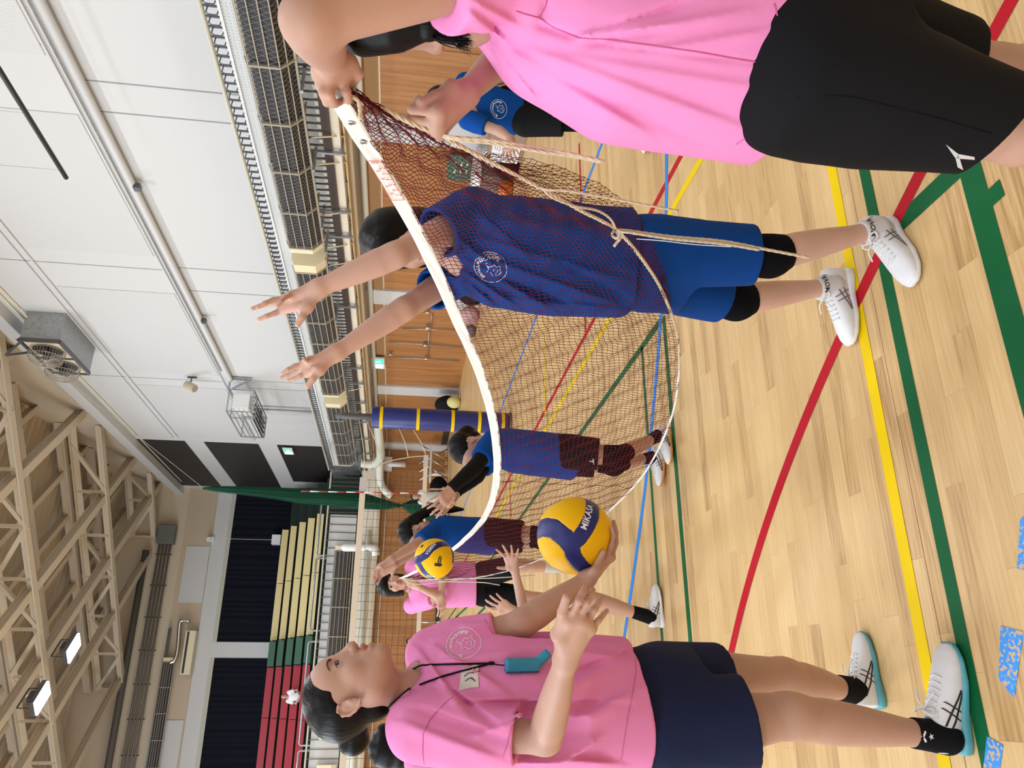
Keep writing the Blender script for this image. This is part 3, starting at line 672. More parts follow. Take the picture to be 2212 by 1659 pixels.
def autohand(w, d, n, side, curl=.4, spread=.12, s=1.0, thumb_out=.7, tcurl=.3, curls=None):
    # d: forearm->fingers, n: palm normal, side: towards the thumb
    w = np.array(w, float); d = nrm(d); n = nrm(np.array(n)-d*(np.array(n)@d)); sd = np.cross(n, d); sd = sd if sd@np.array(side) > 0 else -sd
    palm = []; fing = []; L = (.043, .047, .043, .034)
    for i in range(4):
        x = (.030, .010, -.010, -.028)[i]; kn = w+d*(.088, .092, .088, .080)[i]*s+sd*x*s; palm.append(kn); c = curl if curls is None else curls[i]
        a = (1.5-i)*spread; dd = nrm(d*math.cos(a)+sd*math.sin(a)); p = kn; ang = c*.6; fl = []
        for j, l in enumerate((L[i], L[i]*.62, L[i]*.5)):
            p = p+(dd*math.cos(ang)+n*math.sin(ang))*l*s; fl.append(p); ang += c*(1.1 if j == 0 else .8)
        fing.append(fl)
    t0 = w+d*.030*s+sd*.030*s+n*.010*s; td = nrm(d*(1-thumb_out*.6)+sd*thumb_out+n*tcurl); t1 = t0+td*.036*s; t2 = t1+nrm(td+d*.3+n*tcurl*.6)*.030*s
    return handops(w, palm, fing, [t0, t1, t2], s)
def armops(S, E, Wr, s=1.0, fat=1.0):
    return [('u', limb(S, E, [(0, .046*fat*s), (.25, .047*fat*s), (.6, .042*fat*s), (1, .036*fat*s)]), .02), ('u', limb(E, Wr, [(0, .036*fat*s), (.2, .041*fat*s), (.55, .035*fat*s), (.9, .0255*s), (1, .025*s)]), .018)]
def legops(H, K, A, s=1.0, fat=1.0, back=None):
    K = np.array(K); A = np.array(A); o = [('u', limb(H, K, [(0, .082*fat*s), (.3, .082*fat*s), (.7, .064*fat*s), (1, .053*s)]), .03), ('u', cone(K, K+(A-K)*.06, .051*s), .02)]
    bk = np.zeros(3) if back is None else nrm(back)*.012*s
    o.append(('u', limb(K+bk*.3, A, [(0, .048*s), (.25, .056*fat*s), (.5, .049*fat*s), (.8, .034*s), (1, .033*s)]), .02)); return o
def footops(A, toe, s=1.0):
    A = np.array(A, float); t = np.array(toe, float); z = A[2]; h = np.array((A[0], A[1], t[2]+.03)); d = nrm(t-h); return [('u', cone(A, h+np.array((0, 0, .0)), .030*s, .020*s), .02), ('u', cone(h+np.array((0, 0, .005)), h*.45+t*.55-np.array((0, 0, .018)), .018*s, .010*s), .02)]
def wavy(seed, k, amp, n=4, stretch=(1, 1, .25), sharp=.6):
    g = np.random.default_rng(seed); ks = [(g.normal(size=3)*np.array(stretch)) for _ in range(n)]; ks = [F4(v/np.linalg.norm(v)*k*(.6+.8*g.random())) for v in ks]; ph = g.random(n)*6.28; k2 = [F4(g.normal(size=3)*k*.25) for _ in range(n)]
    def f(P):
        o = np.zeros(len(P), np.float32)
        for a, p, b in zip(ks, ph, k2):
            s = np.sin(P@a+p+1.6*np.sin(P@b+p*2)); o += (1-sharp)*s*.5+sharp*((1-np.abs(s))**2-.33)
        return o*(amp/n*1.6)
    return f
def ridges(lines, P):                            # lines: (a, b, width, amp) cloth folds running a->b
    o = np.zeros(len(P), np.float32)
    for a, b, w, am in lines:
        a = F4(a); b = F4(b); d = b-a; L = float(d@d)+1e-9; q = P-a; t = np.clip(q@d/L, 0, 1); q = q-t[:, None]*d; r2 = (q*q).sum(1)
        o += am*np.exp(-r2/(w*w)).astype(np.float32)*(.35+.65*np.sin(np.clip(t, 0, 1)*PI)).astype(np.float32)
    return o
def creases(lines, dmax, P):                       # cloth folds given by where they run in the photo: (px,py),(px,py), width px, height m
    q = P-F4(CAMP); d = q@F4(_f); X = 1106-(q@F4(_u))/d*FPX; Y = 829.5-(q@F4(_r))/d*FPX; m = np.clip((dmax-d)/.04, 0, 1); o = np.zeros(len(P), np.float32)
    for (x0, y0), (x1, y1), w, am in lines:
        dx, dy = x1-x0, y1-y0; L = dx*dx+dy*dy+1e-6; t = np.clip(((X-x0)*dx+(Y-y0)*dy)/L, 0, 1); cv = .06*math.sqrt(L)*np.sin(t*PI); ex = X-x0-t*dx; ey = Y-y0-t*dy
        sg = (ex*dy-ey*dx)/math.sqrt(L); r = np.sqrt(ex*ex+ey*ey); s_ = np.where(sg > 0, w*.55, w*1.5); en = np.minimum(1, 3*(1-t)+.25)*np.minimum(1, 4*t+.4)
        o += (am*np.exp(-(r/s_)**2)*en).astype(np.float32)
    return (o*m).astype(np.float32)
def hollow(a, b, r0, r1):                        # opening of a sleeve or neck
    return ('s', cone(a, b, r0, r1), .002)
def collar(nk, S, E): S = np.array(S); return [('u', cone(np.array(nk)+np.array((0, 0, -.03)), S, .05, .045), .03)]
def bbox(pts, m): P = np.array(pts, float); return P.min(0)-m, P.max(0)+m
def seamtube(name, pts, r, m, parent, n=6): mb = MB(); mb.tube(pts, r, n); return mb.build(name, m, parent, smooth=True)
def shoe(root, heel, toe, lift=0, mu=None, ms=None, laces=True, s=1.0, up=(0, 0, 1), stripes=None, h=.003, gum=None, opening=None, nside=1):
    heel = np.array(heel, float); toe = np.array(toe, float); d = toe-heel; L = np.linalg.norm(d); d /= L; up = nrm(np.array(up)-d*(np.array(up)@d)); rt = np.cross(d, up); R = np.array([rt, up, d]).T
    k = L/.262; a0 = heel; a1 = toe
    R2 = np.array([rt, up]).T; RR = np.array([rt, up, d]).T
    upper = [('u', loft(a0, a1, [(.02, 0, .060*k, .026*k, .040*k), (.12, 0, .060*k, .033*k, .046*k), (.30, 0, .056*k, .035*k, .046*k), (.45, 0, .045*k, .038*k, .040*k), (.62, 0, .033*k, .044*k, .034*k), (.80, 0, .026*k, .043*k, .026*k), (.93, 0, .022*k, .034*k, .018*k), (.985, 0, .02*k, .020*k, .012*k)], np.array([rt, up, d]).T, 2.3), 0),
             ('i', Pr(lambda P, q=plane(a0+up*.016*k, -up): q.f(P)), .004), ('s', cone(a0+d*.055*k+up*.10*k, a0+d*.075*k+up*.20*k, .030*k), .006)]
    o = soft('shoe', upper, *bbox([a0, a1, a0+up*.13*k, a1+up*.05], .06), h, mu or SHOEW, root)
    sole = [('u', loft(a0, a1, [(0, 0, .013*k, .026*k, .014*k), (.1, 0, .014*k, .037*k, .017*k), (.35, 0, .014*k, .036*k, .015*k), (.65, 0, .012*k, .049*k, .012*k), (.85, 0, .014*k, .045*k, .011*k), (.97, 0, .017*k, .030*k, .010*k), (1.0, 0, .018*k, .018*k, .008*k)], np.array([rt, up, d]).T, 3.2), 0)]
    if gum: pass
    so = soft('sole', sole, *bbox([a0, a1], .07), h, ms or SOLEW, o)
    bv = bvh_of(o)
    if laces:
        mb = MB(); P0 = None
        def top(t, x):
            p = a0+d*L*t+rt*x*k+up*.2; hit = bv.ray_cast(Vector(p), Vector(-up), .3); return (np.array(hit[0])+up*.002) if hit[0] is not None else a0+d*L*t+rt*x*k+up*.08*k
        for t in np.linspace(.40, .68, 6):
            mb.tube([top(t, -.021), top(t+.01, -.010), top(t+.02, 0)+up*.003, top(t+.01, .010), top(t, .021)], .0028*k, 6)
        c = top(.40, 0)+up*.006
        for sx in (-1, 1):
            mb.tube(spline([c, c+rt*sx*.016*k+up*.016-d*.004, c+rt*sx*.034*k+up*.006-d*.012, c+rt*sx*.026*k-up*.004, c+rt*sx*.004], 5), .0026*k, 6); mb.tube(spline([c, c+rt*sx*.02*k+d*.02+up*.006, c+rt*sx*.034*k+d*.045-up*.006], 5), .0022*k, 6)
        mb.build('laces', LACE, o, smooth=True)
    if stripes:
        for sd in (-1, 1):
            sh = stroke2([(.30, .028), (.42, .075)], .006)+stroke2([(.38, .026), (.475, .068)], .006)+stroke2([(.26, .072), (.36, .058), (.50, .036), (.58, .026)], .006)+stroke2([(.13, .074), (.3, .046), (.46, .030), (.56, .022)], .006)
            sh = [(q, [(x*L, y*k) for x, y in p]) for q, p in sh]
            if sd > 0: decal('side_stripes', sh, a0+rt*.06, d, up, bv, stripes, o, .001) if np.cross(d, up)@rt > 0 else None
            else: decal('side_stripes', [(q, [(-x, y) for x, y in p][::-1]) for q, p in sh], a0-rt*.06, -d, up, bv, stripes, o, .001)
    return o
def hairops(c, R, s=1.0, style='tied', seed=1):
    E = lambda p, r: ell(lc(c, R, p, s), np.array(r)*s, R); fw = wavy(seed, 420/s, .0011*s, 5, (1, .6, .06), .3)
    o = [('u', E((0, -.016, .037), (.079, .098, .083)), 0)]
    if style == 'bob':
        ax = lc(c, R, (0, -.010, .06), s), lc(c, R, (0, -.010, -.115), s)
        o += [('u', loft(ax[0], ax[1], [(0, 0, 0, .07*s, .09*s), (.3, 0, -.008*s, .083*s, .096*s), (.65, 0, -.012*s, .088*s, .094*s), (.92, 0, -.014*s, .080*s, .085*s)], R), .03)]
        o += [('s', E((0, .083, -.062), (.057, .066, .098)), .012), ('s', E((0, .01, -.10), (.055, .06, .07)), .01)]
        o += [('u', E((0, .060, .050), (.058, .036, .040)), .02), ('s', E((0, .115, -.02), (.075, .03, .048)), .004)]
    elif style == 'tied':
        o += [('s', E((0, .092, -.048), (.056, .064, .100)), .010), ('s', E((0, .02, -.118), (.09, .085, .055)), .012), ('s', E((.075, .016, -.035), (.04, .034, .058)), .008), ('s', E((-.075, .016, -.035), (.04, .034, .058)), .008), ('u', E((0, -.05, -.045), (.045, .04, .04)), .02)]
    o.append(('d', Pr(fw), 0)); return o
def strands(name, root_pts, tips, r, n, m, parent, seed=3, wob=.01):
    g = np.random.default_rng(seed); mb = MB()
    for i in range(n):
        t = g.random(); a = np.array(root_pts[0])*(1-t)+np.array(root_pts[1])*t; b = np.array(tips[0])*(1-t)+np.array(tips[1])*t; mid = (a+b)/2+g.normal(size=3)*wob; b = b+g.normal(size=3)*wob
        mb.tube(spline([a, mid, b], 5), [r, r, r*.9, r*.9, r*.8, r*.7, r*.6, r*.5, r*.4, r*.3, r*.12], 4)
    return mb.build(name, m, parent, smooth=True)
def crest(name, org, U_, V_, bv, m, parent, s=1.0, part=1.0, words=('Brilliant', 'Academy')):
    # round badge: ring, curved words, an animal-head outline
    ring = [(math.cos(t)*.044, math.sin(t)*.044) for t in np.linspace(0, 2*PI*part, 40)]; sh = stroke2(ring, .0016)
    for wd, a0, a1 in ((words[0], 2.9, 1.2), (words[1], 1.0, -.35)):
        for i, ch in enumerate(wd):
            a = a0+(a1-a0)*i/(len(wd)-1); sh += xf(textpolys(ch, .014, bold=True), a-PI/2, math.cos(a)*.034, math.sin(a)*.034)
    hd = [(-.012, -.026), (-.018, -.012), (-.010, -.004), (-.014, .006), (-.004, .004), (.004, .010), (.008, .002), (.018, -.004), (.014, -.012), (.020, -.020), (.008, -.024), (.004, -.030), (-.004, -.028)]
    sh += stroke2(hd, .0016, True)+stroke2([(-.004, -.010), (.002, -.008), (.006, -.014)], .0013)+stroke2([(0, .004), (.010, .018), (.016, .014)], .0013)+stroke2([(-.010, -.018), (0, -.020), (.008, -.018)], .0013)
    return decal(name, xf(sh, 0, 0, 0, s), org, U_, V_, bv, m, parent, .0012)
def runmark(name, org, U_, V_, bv, m, parent, s=1.0, flip=1):
    sh = [('poly', [(-.020, -.012), (-.002, -.001), (.004, -.005)]), ('poly', [(-.002, -.001), (.020, .004), (.016, -.003), (.004, -.005)]), ('poly', [(-.002, -.001), (.004, -.005), (.006, .020), (.002, .020)])]
    return decal(name, [(k, [(x*s*flip, y*s) for x, y in p]) for k, p in sh], org, U_, V_, bv, m, parent, .0015)
# ================================================================== NEAR PEOPLE
def planef(p, n): return Pr(lambda P, q=plane(p, n): -q.f(P))     # keep the side AGAINST n's opposite: inside where (P-p).n > 0
def torso_skin(nk, pv, R, s=1.0): return [('u', loft(nk, pv, [(0, 0, 0, .05*s, .05*s), (.08, 0, 0, .115*s, .07*s), (.2, 0, 0, .145*s, .09*s), (.45, 0, 0, .14*s, .09*s), (.68, 0, 0, .115*s, .08*s), (.9, 0, 0, .145*s, .095*s), (1.02, 0, 0, .14*s, .09*s)], R), .02)]
def neckops(nk, hc, R, s=1.0):
    b = lc(hc, R, (0, -.012, -.055), s); return [('u', limb(nk, b, [(-.2, .062*s), (0, .055*s), (.5, .049*s), (1, .052*s)]), .02)]
def legwear(root, A, K, H, hem, m, name='shorts'): pass

# ------------------------------------------------------------------ player in blue behind the net, arms raised
def person_B():
    root = empty('person', (1.2, 1.95, 0), 'player in royal blue raising both open hands behind the white net tape', 'person', 'players in blue')
    hc = D(866, 520, 2.17); f = nrm((-.84, -.52, -.17)); HR = frame((-.12, -.05, 1), f); s = .97
    nk = D(985, 545, 2.2); pv = D(1395, 572, 2.32); R = frame((0, 0, 1), (-1, -.22, 0))
    sN = D(992, 480, 2.12); sF = D(980, 598, 2.33); eN = D(852, 552, 1.96); eF = D(872, 668, 2.17); wN = D(690, 622, 1.93); wF = D(729, 761, 2.10)
    d1, d2 = 1.93, 2.09
    palmN = [D(612, 668, 1.95), D(613, 657, 1.97), D(617, 646, 1.955), D(629, 637, 1.92)]
    fN = [[D(593, 677, 1.94), D(576, 683, 1.93), D(559, 690, 1.93)], [D(583, 656, 1.985), D(562, 661, 1.985), D(545, 667, 1.98)], [D(590, 648, 1.94), D(572, 655, 1.925), D(556, 664, 1.92)], [D(616, 643, 1.885), D(606, 652, 1.865), D(599, 662, 1.86)]]
    thN = [D(664, 664, 1.92), D(652, 686, 1.91), D(643, 701, 1.91)]
    palmF = [D(663, 806, 2.10), D(657, 796, 2.12), D(658, 787, 2.10), D(668, 778, 2.07)]
    fF = [[D(648, 812, 2.09), D(635, 818, 2.09), D(622, 822, 2.09)], [D(636, 804, 2.13), D(621, 811, 2.13), D(607, 816, 2.13)], [D(638, 790, 2.09), D(622, 798, 2.08), D(610, 806, 2.08)], [D(657, 777, 2.04), D(659, 780, 2.015), D(664, 783, 2.0)]]
    thF = [D(690, 800, 2.07), D(676, 819, 2.06), D(665, 834, 2.06)]
    hN = D(1395, 545, 2.24); hF = D(1395, 600, 2.4); kN = D(1660, 553, 2.27); kF = D(1588, 650, 2.5); aN = np.array((1.31, 1.825, .085)); aF = np.array((1.27, 2.10, .085))
    ops = torso_skin(nk, pv, R, .95)+collar(nk, sN, 0)+collar(nk, sF, 0)+neckops(nk, hc, HR, .95)+armops(sN, eN, wN, .9, .97)+armops(sF, eF, wF, .9, .97)
    ops += legops(hN, kN, aN, .92, .95, (1, 0, 0))+legops(hF, kF, aF, .92, .95, (1, 0, 0))+headops(hc, HR, s)
    ops += handops(wN, palmN, fN, thN, .90)+handops(wF, palmF, fF, thF, .88)
    ops += footops(aN, (1.14, 1.79, .04))+footops(aF, (1.09, 2.125, .04))
    allp = [hc, nk, pv, sN, sF, eN, eF, wN, wF, kN, kF, aN, aF]+[p for q in fN+fF for p in q]+thN+thF
    soft('body', ops, *bbox(allp, .16), .0035, [SK1, LIP], root, big=True, paint=liptint(hc, HR, s))
    eyes(hc, HR, s, root, SK1)
    h = soft('hair', hairops(hc, HR, s, 'bob', 4)+[('u', ell(lc(hc, HR, (0, -.075, .0)), (.055, .04, .07), HR), .03)], *bbox([hc], .2), .0035, HAIR, root)
    # shirt
    ft = wavy(11, 26, .011, 5, (1, 1, .22), .55)
    crease = [((1005, 560), (1200, 672), 9, .013), ((1000, 585), (1120, 664), 8, .012), ((1015, 545), (1330, 655), 11, .013), ((1040, 515), (1370, 610), 12, .011), ((1010, 612), (1075, 665), 8, .012),
              ((1030, 470), (1360, 500), 14, .008), ((1200, 560), (1365, 650), 10, -.009), ((1000, 570), (1260, 668), 7, -.009), ((1030, 455), (1150, 560), 10, .008), ((1060, 640), (1370, 672), 10, .008), ((1230, 600), (1380, 560), 12, .007), ((1000, 520), (1100, 600), 7, .010)]
    uN = nrm(eN-sN); uF = nrm(eF-sF)
    shirt = [('u', loft(nk, pv, [(-.03, 0, 0, .06, .06), (.04, 0, -.005, .13, .09), (.12, 0, -.012, .165, .128), (.25, 0, -.01, .178, .148), (.5, 0, .004, .18, .152), (.75, 0, .004, .18, .150), (1.1, 0, 0, .178, .146)], R), 0),
             ('u', limb(sN, sN+uN*.2, [(-.3, .075), (.2, .074), (.75, .068)]), .035), ('u', limb(sF, sF+uF*.2, [(-.3, .07), (.2, .068), (.75, .062)]), .035),
             ('d', Pr(lambda P: ft(P)*.85+1.25*creases(crease, 2.3, P)), 0),
             ('i', planef(sN+uN*.085, -uN), .004) if 0 else ('s', Pr(lambda P: np.maximum(plane(sN+uN*.088, -uN).f(P), cone(sN, sN+uN*.4, .1).f(P))), .003),
             ('s', Pr(lambda P: np.maximum(plane(sF+uF*.105, -uF).f(P), cone(sF, sF+uF*.4, .1).f(P))), .003),
             hollow(sN+uN*.03, sN+uN*.2, .058, .064), hollow(sF+uF*.05, sF+uF*.25, .052, .056),
             ('s', cone(nk+np.array((-.015, 0, -.004)), hc, .058, .066), .003), ('s', cone(nk+np.array((-.04, -.02, .008)), nk+np.array((-.09, -.06, .1)), .036, .05), .003),
             ('i', Pr(lambda P: (F4([0, 0, 1])@P.T*-1+F4(D(1388, 570, 2.15))[2]+.01*np.sin(P[:, 1]*22)).astype(np.float32)), .003)]
    sh = soft('shirt', shirt, *bbox([nk, pv, sN, sF, sN+uN*.2, sF+uF*.2], .24), .004, BLUE, root, big=True)
    bv = bvh_of(sh); N = nrm((-.72, -.62, .05)); Uu = nrm(np.cross((0, 0, 1), N)); Vv = np.cross(N, Uu); c_, s_ = math.cos(-.25), math.sin(-.25); U2 = Uu*c_+Vv*s_; V2 = Vv*c_-Uu*s_
    crest('chest_badge', D(1060, 588, 2.07), U2, V2, bv, PRINTW, sh, 1.0, 1, ('BRILLIANT', 'ACADEMY'))
    # shorts with hems
    fs = wavy(5, 20, .007, 4, (1, 1, .3), .5); dN = nrm(kN-hN); dF = nrm(kF-hF)
    hemN = hN+dN*np.linalg.norm(D(1625, 550, 2.27)-hN); hemF = hF+dF*np.linalg.norm(D(1560, 645, 2.48)-hF)
    sp = [('u', loft(pv+np.array((0, 0, .10)), pv-np.array((0, 0, .12)), [(0, 0, 0, .15, .11), (.5, 0, 0, .165, .125), (1, 0, 0, .15, .115)], R), 0),
          ('u', limb(hN, kN, [(0, .102), (.5, .096), (1, .086)]), .03), ('u', limb(hF, kF, [(0, .098), (.5, .090), (1, .078)]), .03), ('d', Pr(fs), 0),
          ('s', Pr(lambda P: np.maximum(plane(hemN, -dN).f(P), cone(hemN, hemN+dN*.4, .12).f(P))), .003), ('s', Pr(lambda P: np.maximum(plane(hemF, -dF).f(P), cone(hemF, hemF+dF*.4, .12).f(P))), .003)]
    so = soft('shorts', sp, *bbox([pv, hN, hF, kN, kF], .2), .0045, BLUES, root)
    b2 = bvh_of(so)
    def pad(H, K, A, lo, hi, nm='knee_pad'):
        d = nrm(K-H); e = nrm(A-K); a = K-d*.085; b = K+e*.06; o = soft(nm, [('u', limb(a, K, [(0, .064), (1, .060)]), 0), ('u', limb(K, b, [(0, .060), (1, .052)]), .02), ('u', ell(K+np.array((-.022, -.01, 0)), (.042, .045, .055)), .02),
            ('s', Pr(lambda P: plane(b, -e).f(P)), .003)], *bbox([a, b, K], .09), .004, PAD, root); return o
    p1 = pad(hN, kN, aN, 0, 0); p2 = pad(hF, kF, aF, 0, 0)
    Nn = nrm((-.62, -.75, 0)); Ux = nrm(np.cross((0, 0, 1), Nn))
    runmark('pad_logo', D(1632, 594, 2.18), -Ux, -np.cross(Nn, Ux), bvh_of(p1), PRINTW, p1, .55); runmark('pad_logo', D(1567, 673, 2.42), -Ux, -np.cross(Nn, Ux), bvh_of(p2), PRINTW, p2, .55)
    for a, hl, to in ((aN, (1.365, 1.845, 0), (1.112, 1.78, 0)), (aF, (1.335, 2.09, 0), (1.078, 2.135, 0))):
        k = nrm(kN-aN); so_ = soft('sock', [('u', limb(a-k*.02, a+k*.045, [(0, .042), (1, .037)]), 0), ('i', Pr(lambda P, a=a, k=k: -plane(a+k*.040, -k).f(P)), .002)], *bbox([a], .09), .004, SOCKW, root)
        Nn = nrm((-.35, -.94, 0)); Ux = nrm(np.cross((0, 0, 1), Nn)); decal('sock_word', xf(textpolys('MOVE', .022, bold=True), .1), a+np.array((-.01, -.04, .022)), Ux, np.cross(Nn, Ux), bvh_of(so_), PRINTK, so_, .001)
        shoe(root, hl, to, stripes=mat('grey_stripe', (.16, .16, .17), .4), h=.003)
person_B()

# ------------------------------------------------------------------ coach in pink with a hair bun, tossing a ball
BALL1 = D(1242, 1157, 2.13)
def person_L():
    root = empty('person', (0, 2.1, 0), 'person in pink and navy shorts with a hair bun, looking up, holding a ball', 'person', 'people in pink')
    r_, u_, f_ = _r, _u, _f
    hc = D(757, 1490, 1.78); hf = nrm(r_*math.cos(.31)+u_*math.sin(.31)-f_*.02); HR = frame(nrm(u_*math.cos(.31)-r_*math.sin(.31)), hf); s = .96
    nk = D(882, 1500, 1.83); pv = D(1425, 1530, 1.96); R = frame((0, 0, 1), r_*.86-f_*.5)
    sN = D(940, 1572, 1.72); sF = D(958, 1408, 1.95); eN = D(1178, 1594, 1.68); wN = D(1222, 1425, 1.53); eF = D(1128, 1347, 1.95); wF = D(1265, 1254, 2.05)
    hN = D(1430, 1580, 1.89); hF = D(1430, 1470, 2.05); kN = D(1705, 1545, 1.90); kF = D(1690, 1462, 2.18); aN = np.array((-.09, 1.975, .085)); aF = np.array((0.02, 2.325, .085))
    pN = [D(1229, 1340, 1.46), D(1250, 1337, 1.46), D(1266, 1345, 1.475), D(1277, 1358, 1.49)]
    fgN = [[D(1250, 1298, 1.44), D(1258, 1281, 1.45), D(1263, 1269, 1.46)], [D(1268, 1301, 1.45), D(1276, 1285, 1.46), D(1281, 1274, 1.475)], [D(1283, 1317, 1.47), D(1293, 1302, 1.48), D(1299, 1292, 1.49)], [D(1293, 1340, 1.49), D(1303, 1328, 1.50), D(1311, 1319, 1.51)]]
    tN = [D(1207, 1370, 1.48), D(1215, 1322, 1.45), D(1224, 1291, 1.44)]
    c = BALL1; Rb = .105
    def on(px, py, d, g=.008): p = D(px, py, d); v = p-c; return c+v/np.linalg.norm(v)*(Rb+g)
    pF = [on(1316, 1212, 2.06), on(1323, 1205, 2.10), on(1322, 1205, 2.15), on(1316, 1210, 2.2)]
    fgF = [[on(1330, 1180, 2.06), on(1334, 1158, 2.07), on(1333, 1138, 2.07)], [on(1332, 1172, 2.11), on(1335, 1148, 2.12), on(1330, 1125, 2.12)], [on(1331, 1175, 2.17), on(1333, 1152, 2.18), on(1330, 1132, 2.18)], [on(1324, 1185, 2.22), on(1326, 1165, 2.23), on(1322, 1150, 2.23)]]
    tF = [D(1287, 1236, 2.03), on(1302, 1222, 2.03, .010), on(1314, 1198, 2.03)]
    ops = torso_skin(nk, pv, R, .98)+collar(nk, sN, 0)+collar(nk, sF, 0)+neckops(nk, hc, HR, .93)+armops(sN, eN, wN, .93)+armops(sF, eF, wF, .93)+headops(hc, HR, s, 1)
    ops += legops(hN, kN, aN, .98, 1.0, -r_)+legops(hF, kF, aF, .96, 1.0, -r_)+handops(wN, pN, fgN, tN, .95)+handops(wF, pF, fgF, tF, .92)+footops(aN, (.10, 1.955, .04))+footops(aF, (.14, 2.345, .04))
    allp = [hc, nk, pv, sN, sF, eN, eF, wN, wF, kN, kF, aN, aF]+[p for q in fgN+fgF for p in q]
    nails = [(ell(q[2]+(q[2]-q[1])*.1-f_*.006*1, (.006, .006, .006)), 2) for q in fgN]
    soft('body', ops, *bbox(allp, .16), .003, [SK2, LIP, NAIL], root, big=True, paint=liptint(hc, HR, s))
    eyes(hc, HR, s, root, SK2)
    hr = soft('hair', hairops(hc, HR, s, 'tied', 2), *bbox([hc], .2), .003, HAIR, root)
    bc = D(764, 1600, 1.79); fb = wavy(9, 170, .003, 4, (1, 1, .4), .2)
    soft('hair_bun', [('u', ell(bc, (.030, .034, .037), HR), 0), ('u', cone(bc, lc(hc, HR, (0, -.09, .02)), .020, .026), .02), ('d', Pr(fb), 0)], *bbox([bc], .09), .003, HAIR, root)
    uN = nrm(eN-sN); uF = nrm(eF-sF); LN = np.linalg.norm(eN-sN); LF = np.linalg.norm(eF-sF)
    ft = wavy(21, 17, .009, 4, (1, 1, .3), .5)
    Z = lambda px, py, d: D(px, py, d)
    cr = [((900, 1400), (1010, 1540), 9, .011), ((935, 1395), (1090, 1490), 12, .010), ((1085, 1560), (1330, 1425), 17, .017), ((1150, 1605), (1375, 1490), 16, .014), ((960, 1480), (1085, 1575), 9, -.010),
          ((1175, 1395), (1372, 1425), 13, .012), ((1290, 1600), (1200, 1650), 11, .012), ((890, 1440), (1180, 1395), 10, .008), ((1000, 1520), (1350, 1520), 13, -.010), ((1250, 1450), (1385, 1400), 11, -.009),
          ((870, 1560), (1080, 1640), 14, .010), ((900, 1530), (1105, 1600), 12, -.009), ((1150, 1640), (1340, 1650), 11, .012), ((990, 1350), (1070, 1345), 8, .008), ((915, 1385), (1050, 1350), 9, .007), ((1020, 1590), (1110, 1560), 8, .008)]
    shirt = [('u', loft(nk, pv, [(-.03, 0, 0, .055, .055), (.03, 0, -.005, .088, .075), (.10, 0, 0, .135, .102), (.19, 0, .005, .166, .120), (.32, 0, .012, .175, .135), (.55, 0, .015, .178, .135), (.8, 0, .01, .182, .138), (1.15, 0, 0, .186, .142)], R), 0),
             ('u', limb(sN, eN, [(-.15, .078), (.2, .080), (.8, .060)]), .04), ('u', limb(sF, eF, [(-.15, .070), (.2, .070), (.8, .050)]), .035), ('d', Pr(lambda P: ft(P)*1.0+1.3*creases(cr, 2.0, P)), 0),
             ('s', Pr(lambda P: np.maximum(plane(sN+uN*LN*.74, -uN).f(P), cone(sN+uN*LN*.8, eN+uN*.1, .075).f(P))), .003), ('s', Pr(lambda P: np.maximum(plane(sF+uF*LF*.69, -uF).f(P), cone(sF+uF*LF*.75, eF+uF*.1, .065).f(P))), .003),
             hollow(sN+uN*LN*.70, sN+uN*LN, .048, .050), hollow(sF+uF*LF*.64, sF+uF*LF, .040, .042),
             ('s', cone(nk+np.array((0, 0, -.02)), hc, .060, .07), .003), ('s', cone(nk+hf*.03+np.array((0, 0, -.02)), nk+hf*.09+np.array((0, 0, .08)), .048, .06), .003),
             ('i', Pr(lambda P: (-(P[:, 2]-F4(D(1378, 1520, 1.9))[2])+.008*np.sin(P[:, 0]*18)).astype(np.float32)), .003)]
    sh = soft('shirt', shirt, *bbox([nk, pv, sN, sF, eN, eF], .24), .0038, PINK, root, big=True); bv = bvh_of(sh)
    N = nrm(r_*.45-f_*.85); Uu = nrm(np.cross((0, 0, 1), N)); Vv = np.cross(N, Uu)
    def rot(a): return Uu*math.cos(a)+Vv*math.sin(a), Vv*math.cos(a)-Uu*math.sin(a)
    a_, b_ = rot(.12); crest('chest_badge', D(1002, 1393, 1.86), a_, b_, bv, PRINTW, sh, .95)
    mb = MB(); q = [D(px, py, 1.76) for px, py in ((993, 1480), (1035, 1476), (1032, 1441), (996, 1447))]; P = []
    for w in range(7):
        for v in range(7):
            p = (q[0]*(1-w/6)+q[1]*w/6)*(1-v/6)+(q[3]*(1-w/6)+q[2]*w/6)*v/6; hit = bv.ray_cast(Vector(p-f_*.3), Vector(f_), .9); P.append(np.array(hit[0])-f_*.003 if hit[0] is not None else p)
    for w in range(6):
        for v in range(6): mb.f.append((w*7+v, (w+1)*7+v, (w+1)*7+v+1, w*7+v+1)); mb.m.append(0)
    mb.v = [tuple(p) for p in P]; tg = mb.build('name_label', mat('fabric_label', (.66, .62, .58), .8), sh, smooth=True)
    mb = MB()
    for pts in (((1003, 1459), (1012, 1452), (1024, 1451)), ((1005, 1469), (1016, 1463), (1027, 1470), (1018, 1461)), ((1030, 1449), (1037, 1447))):
        Q = []
        for px, py in pts:
            hit = bv.ray_cast(Vector(CAMP), Vector(nrm(ray(px, py))), 4); Q.append(np.array(hit[0])-f_*.005)
        mb.tube(spline(Q, 4), .0009, 5)
    mb.build('handwriting', PRINTK, tg, smooth=True)
    SM = cloth('pink_seam', (.60, .15, .34))
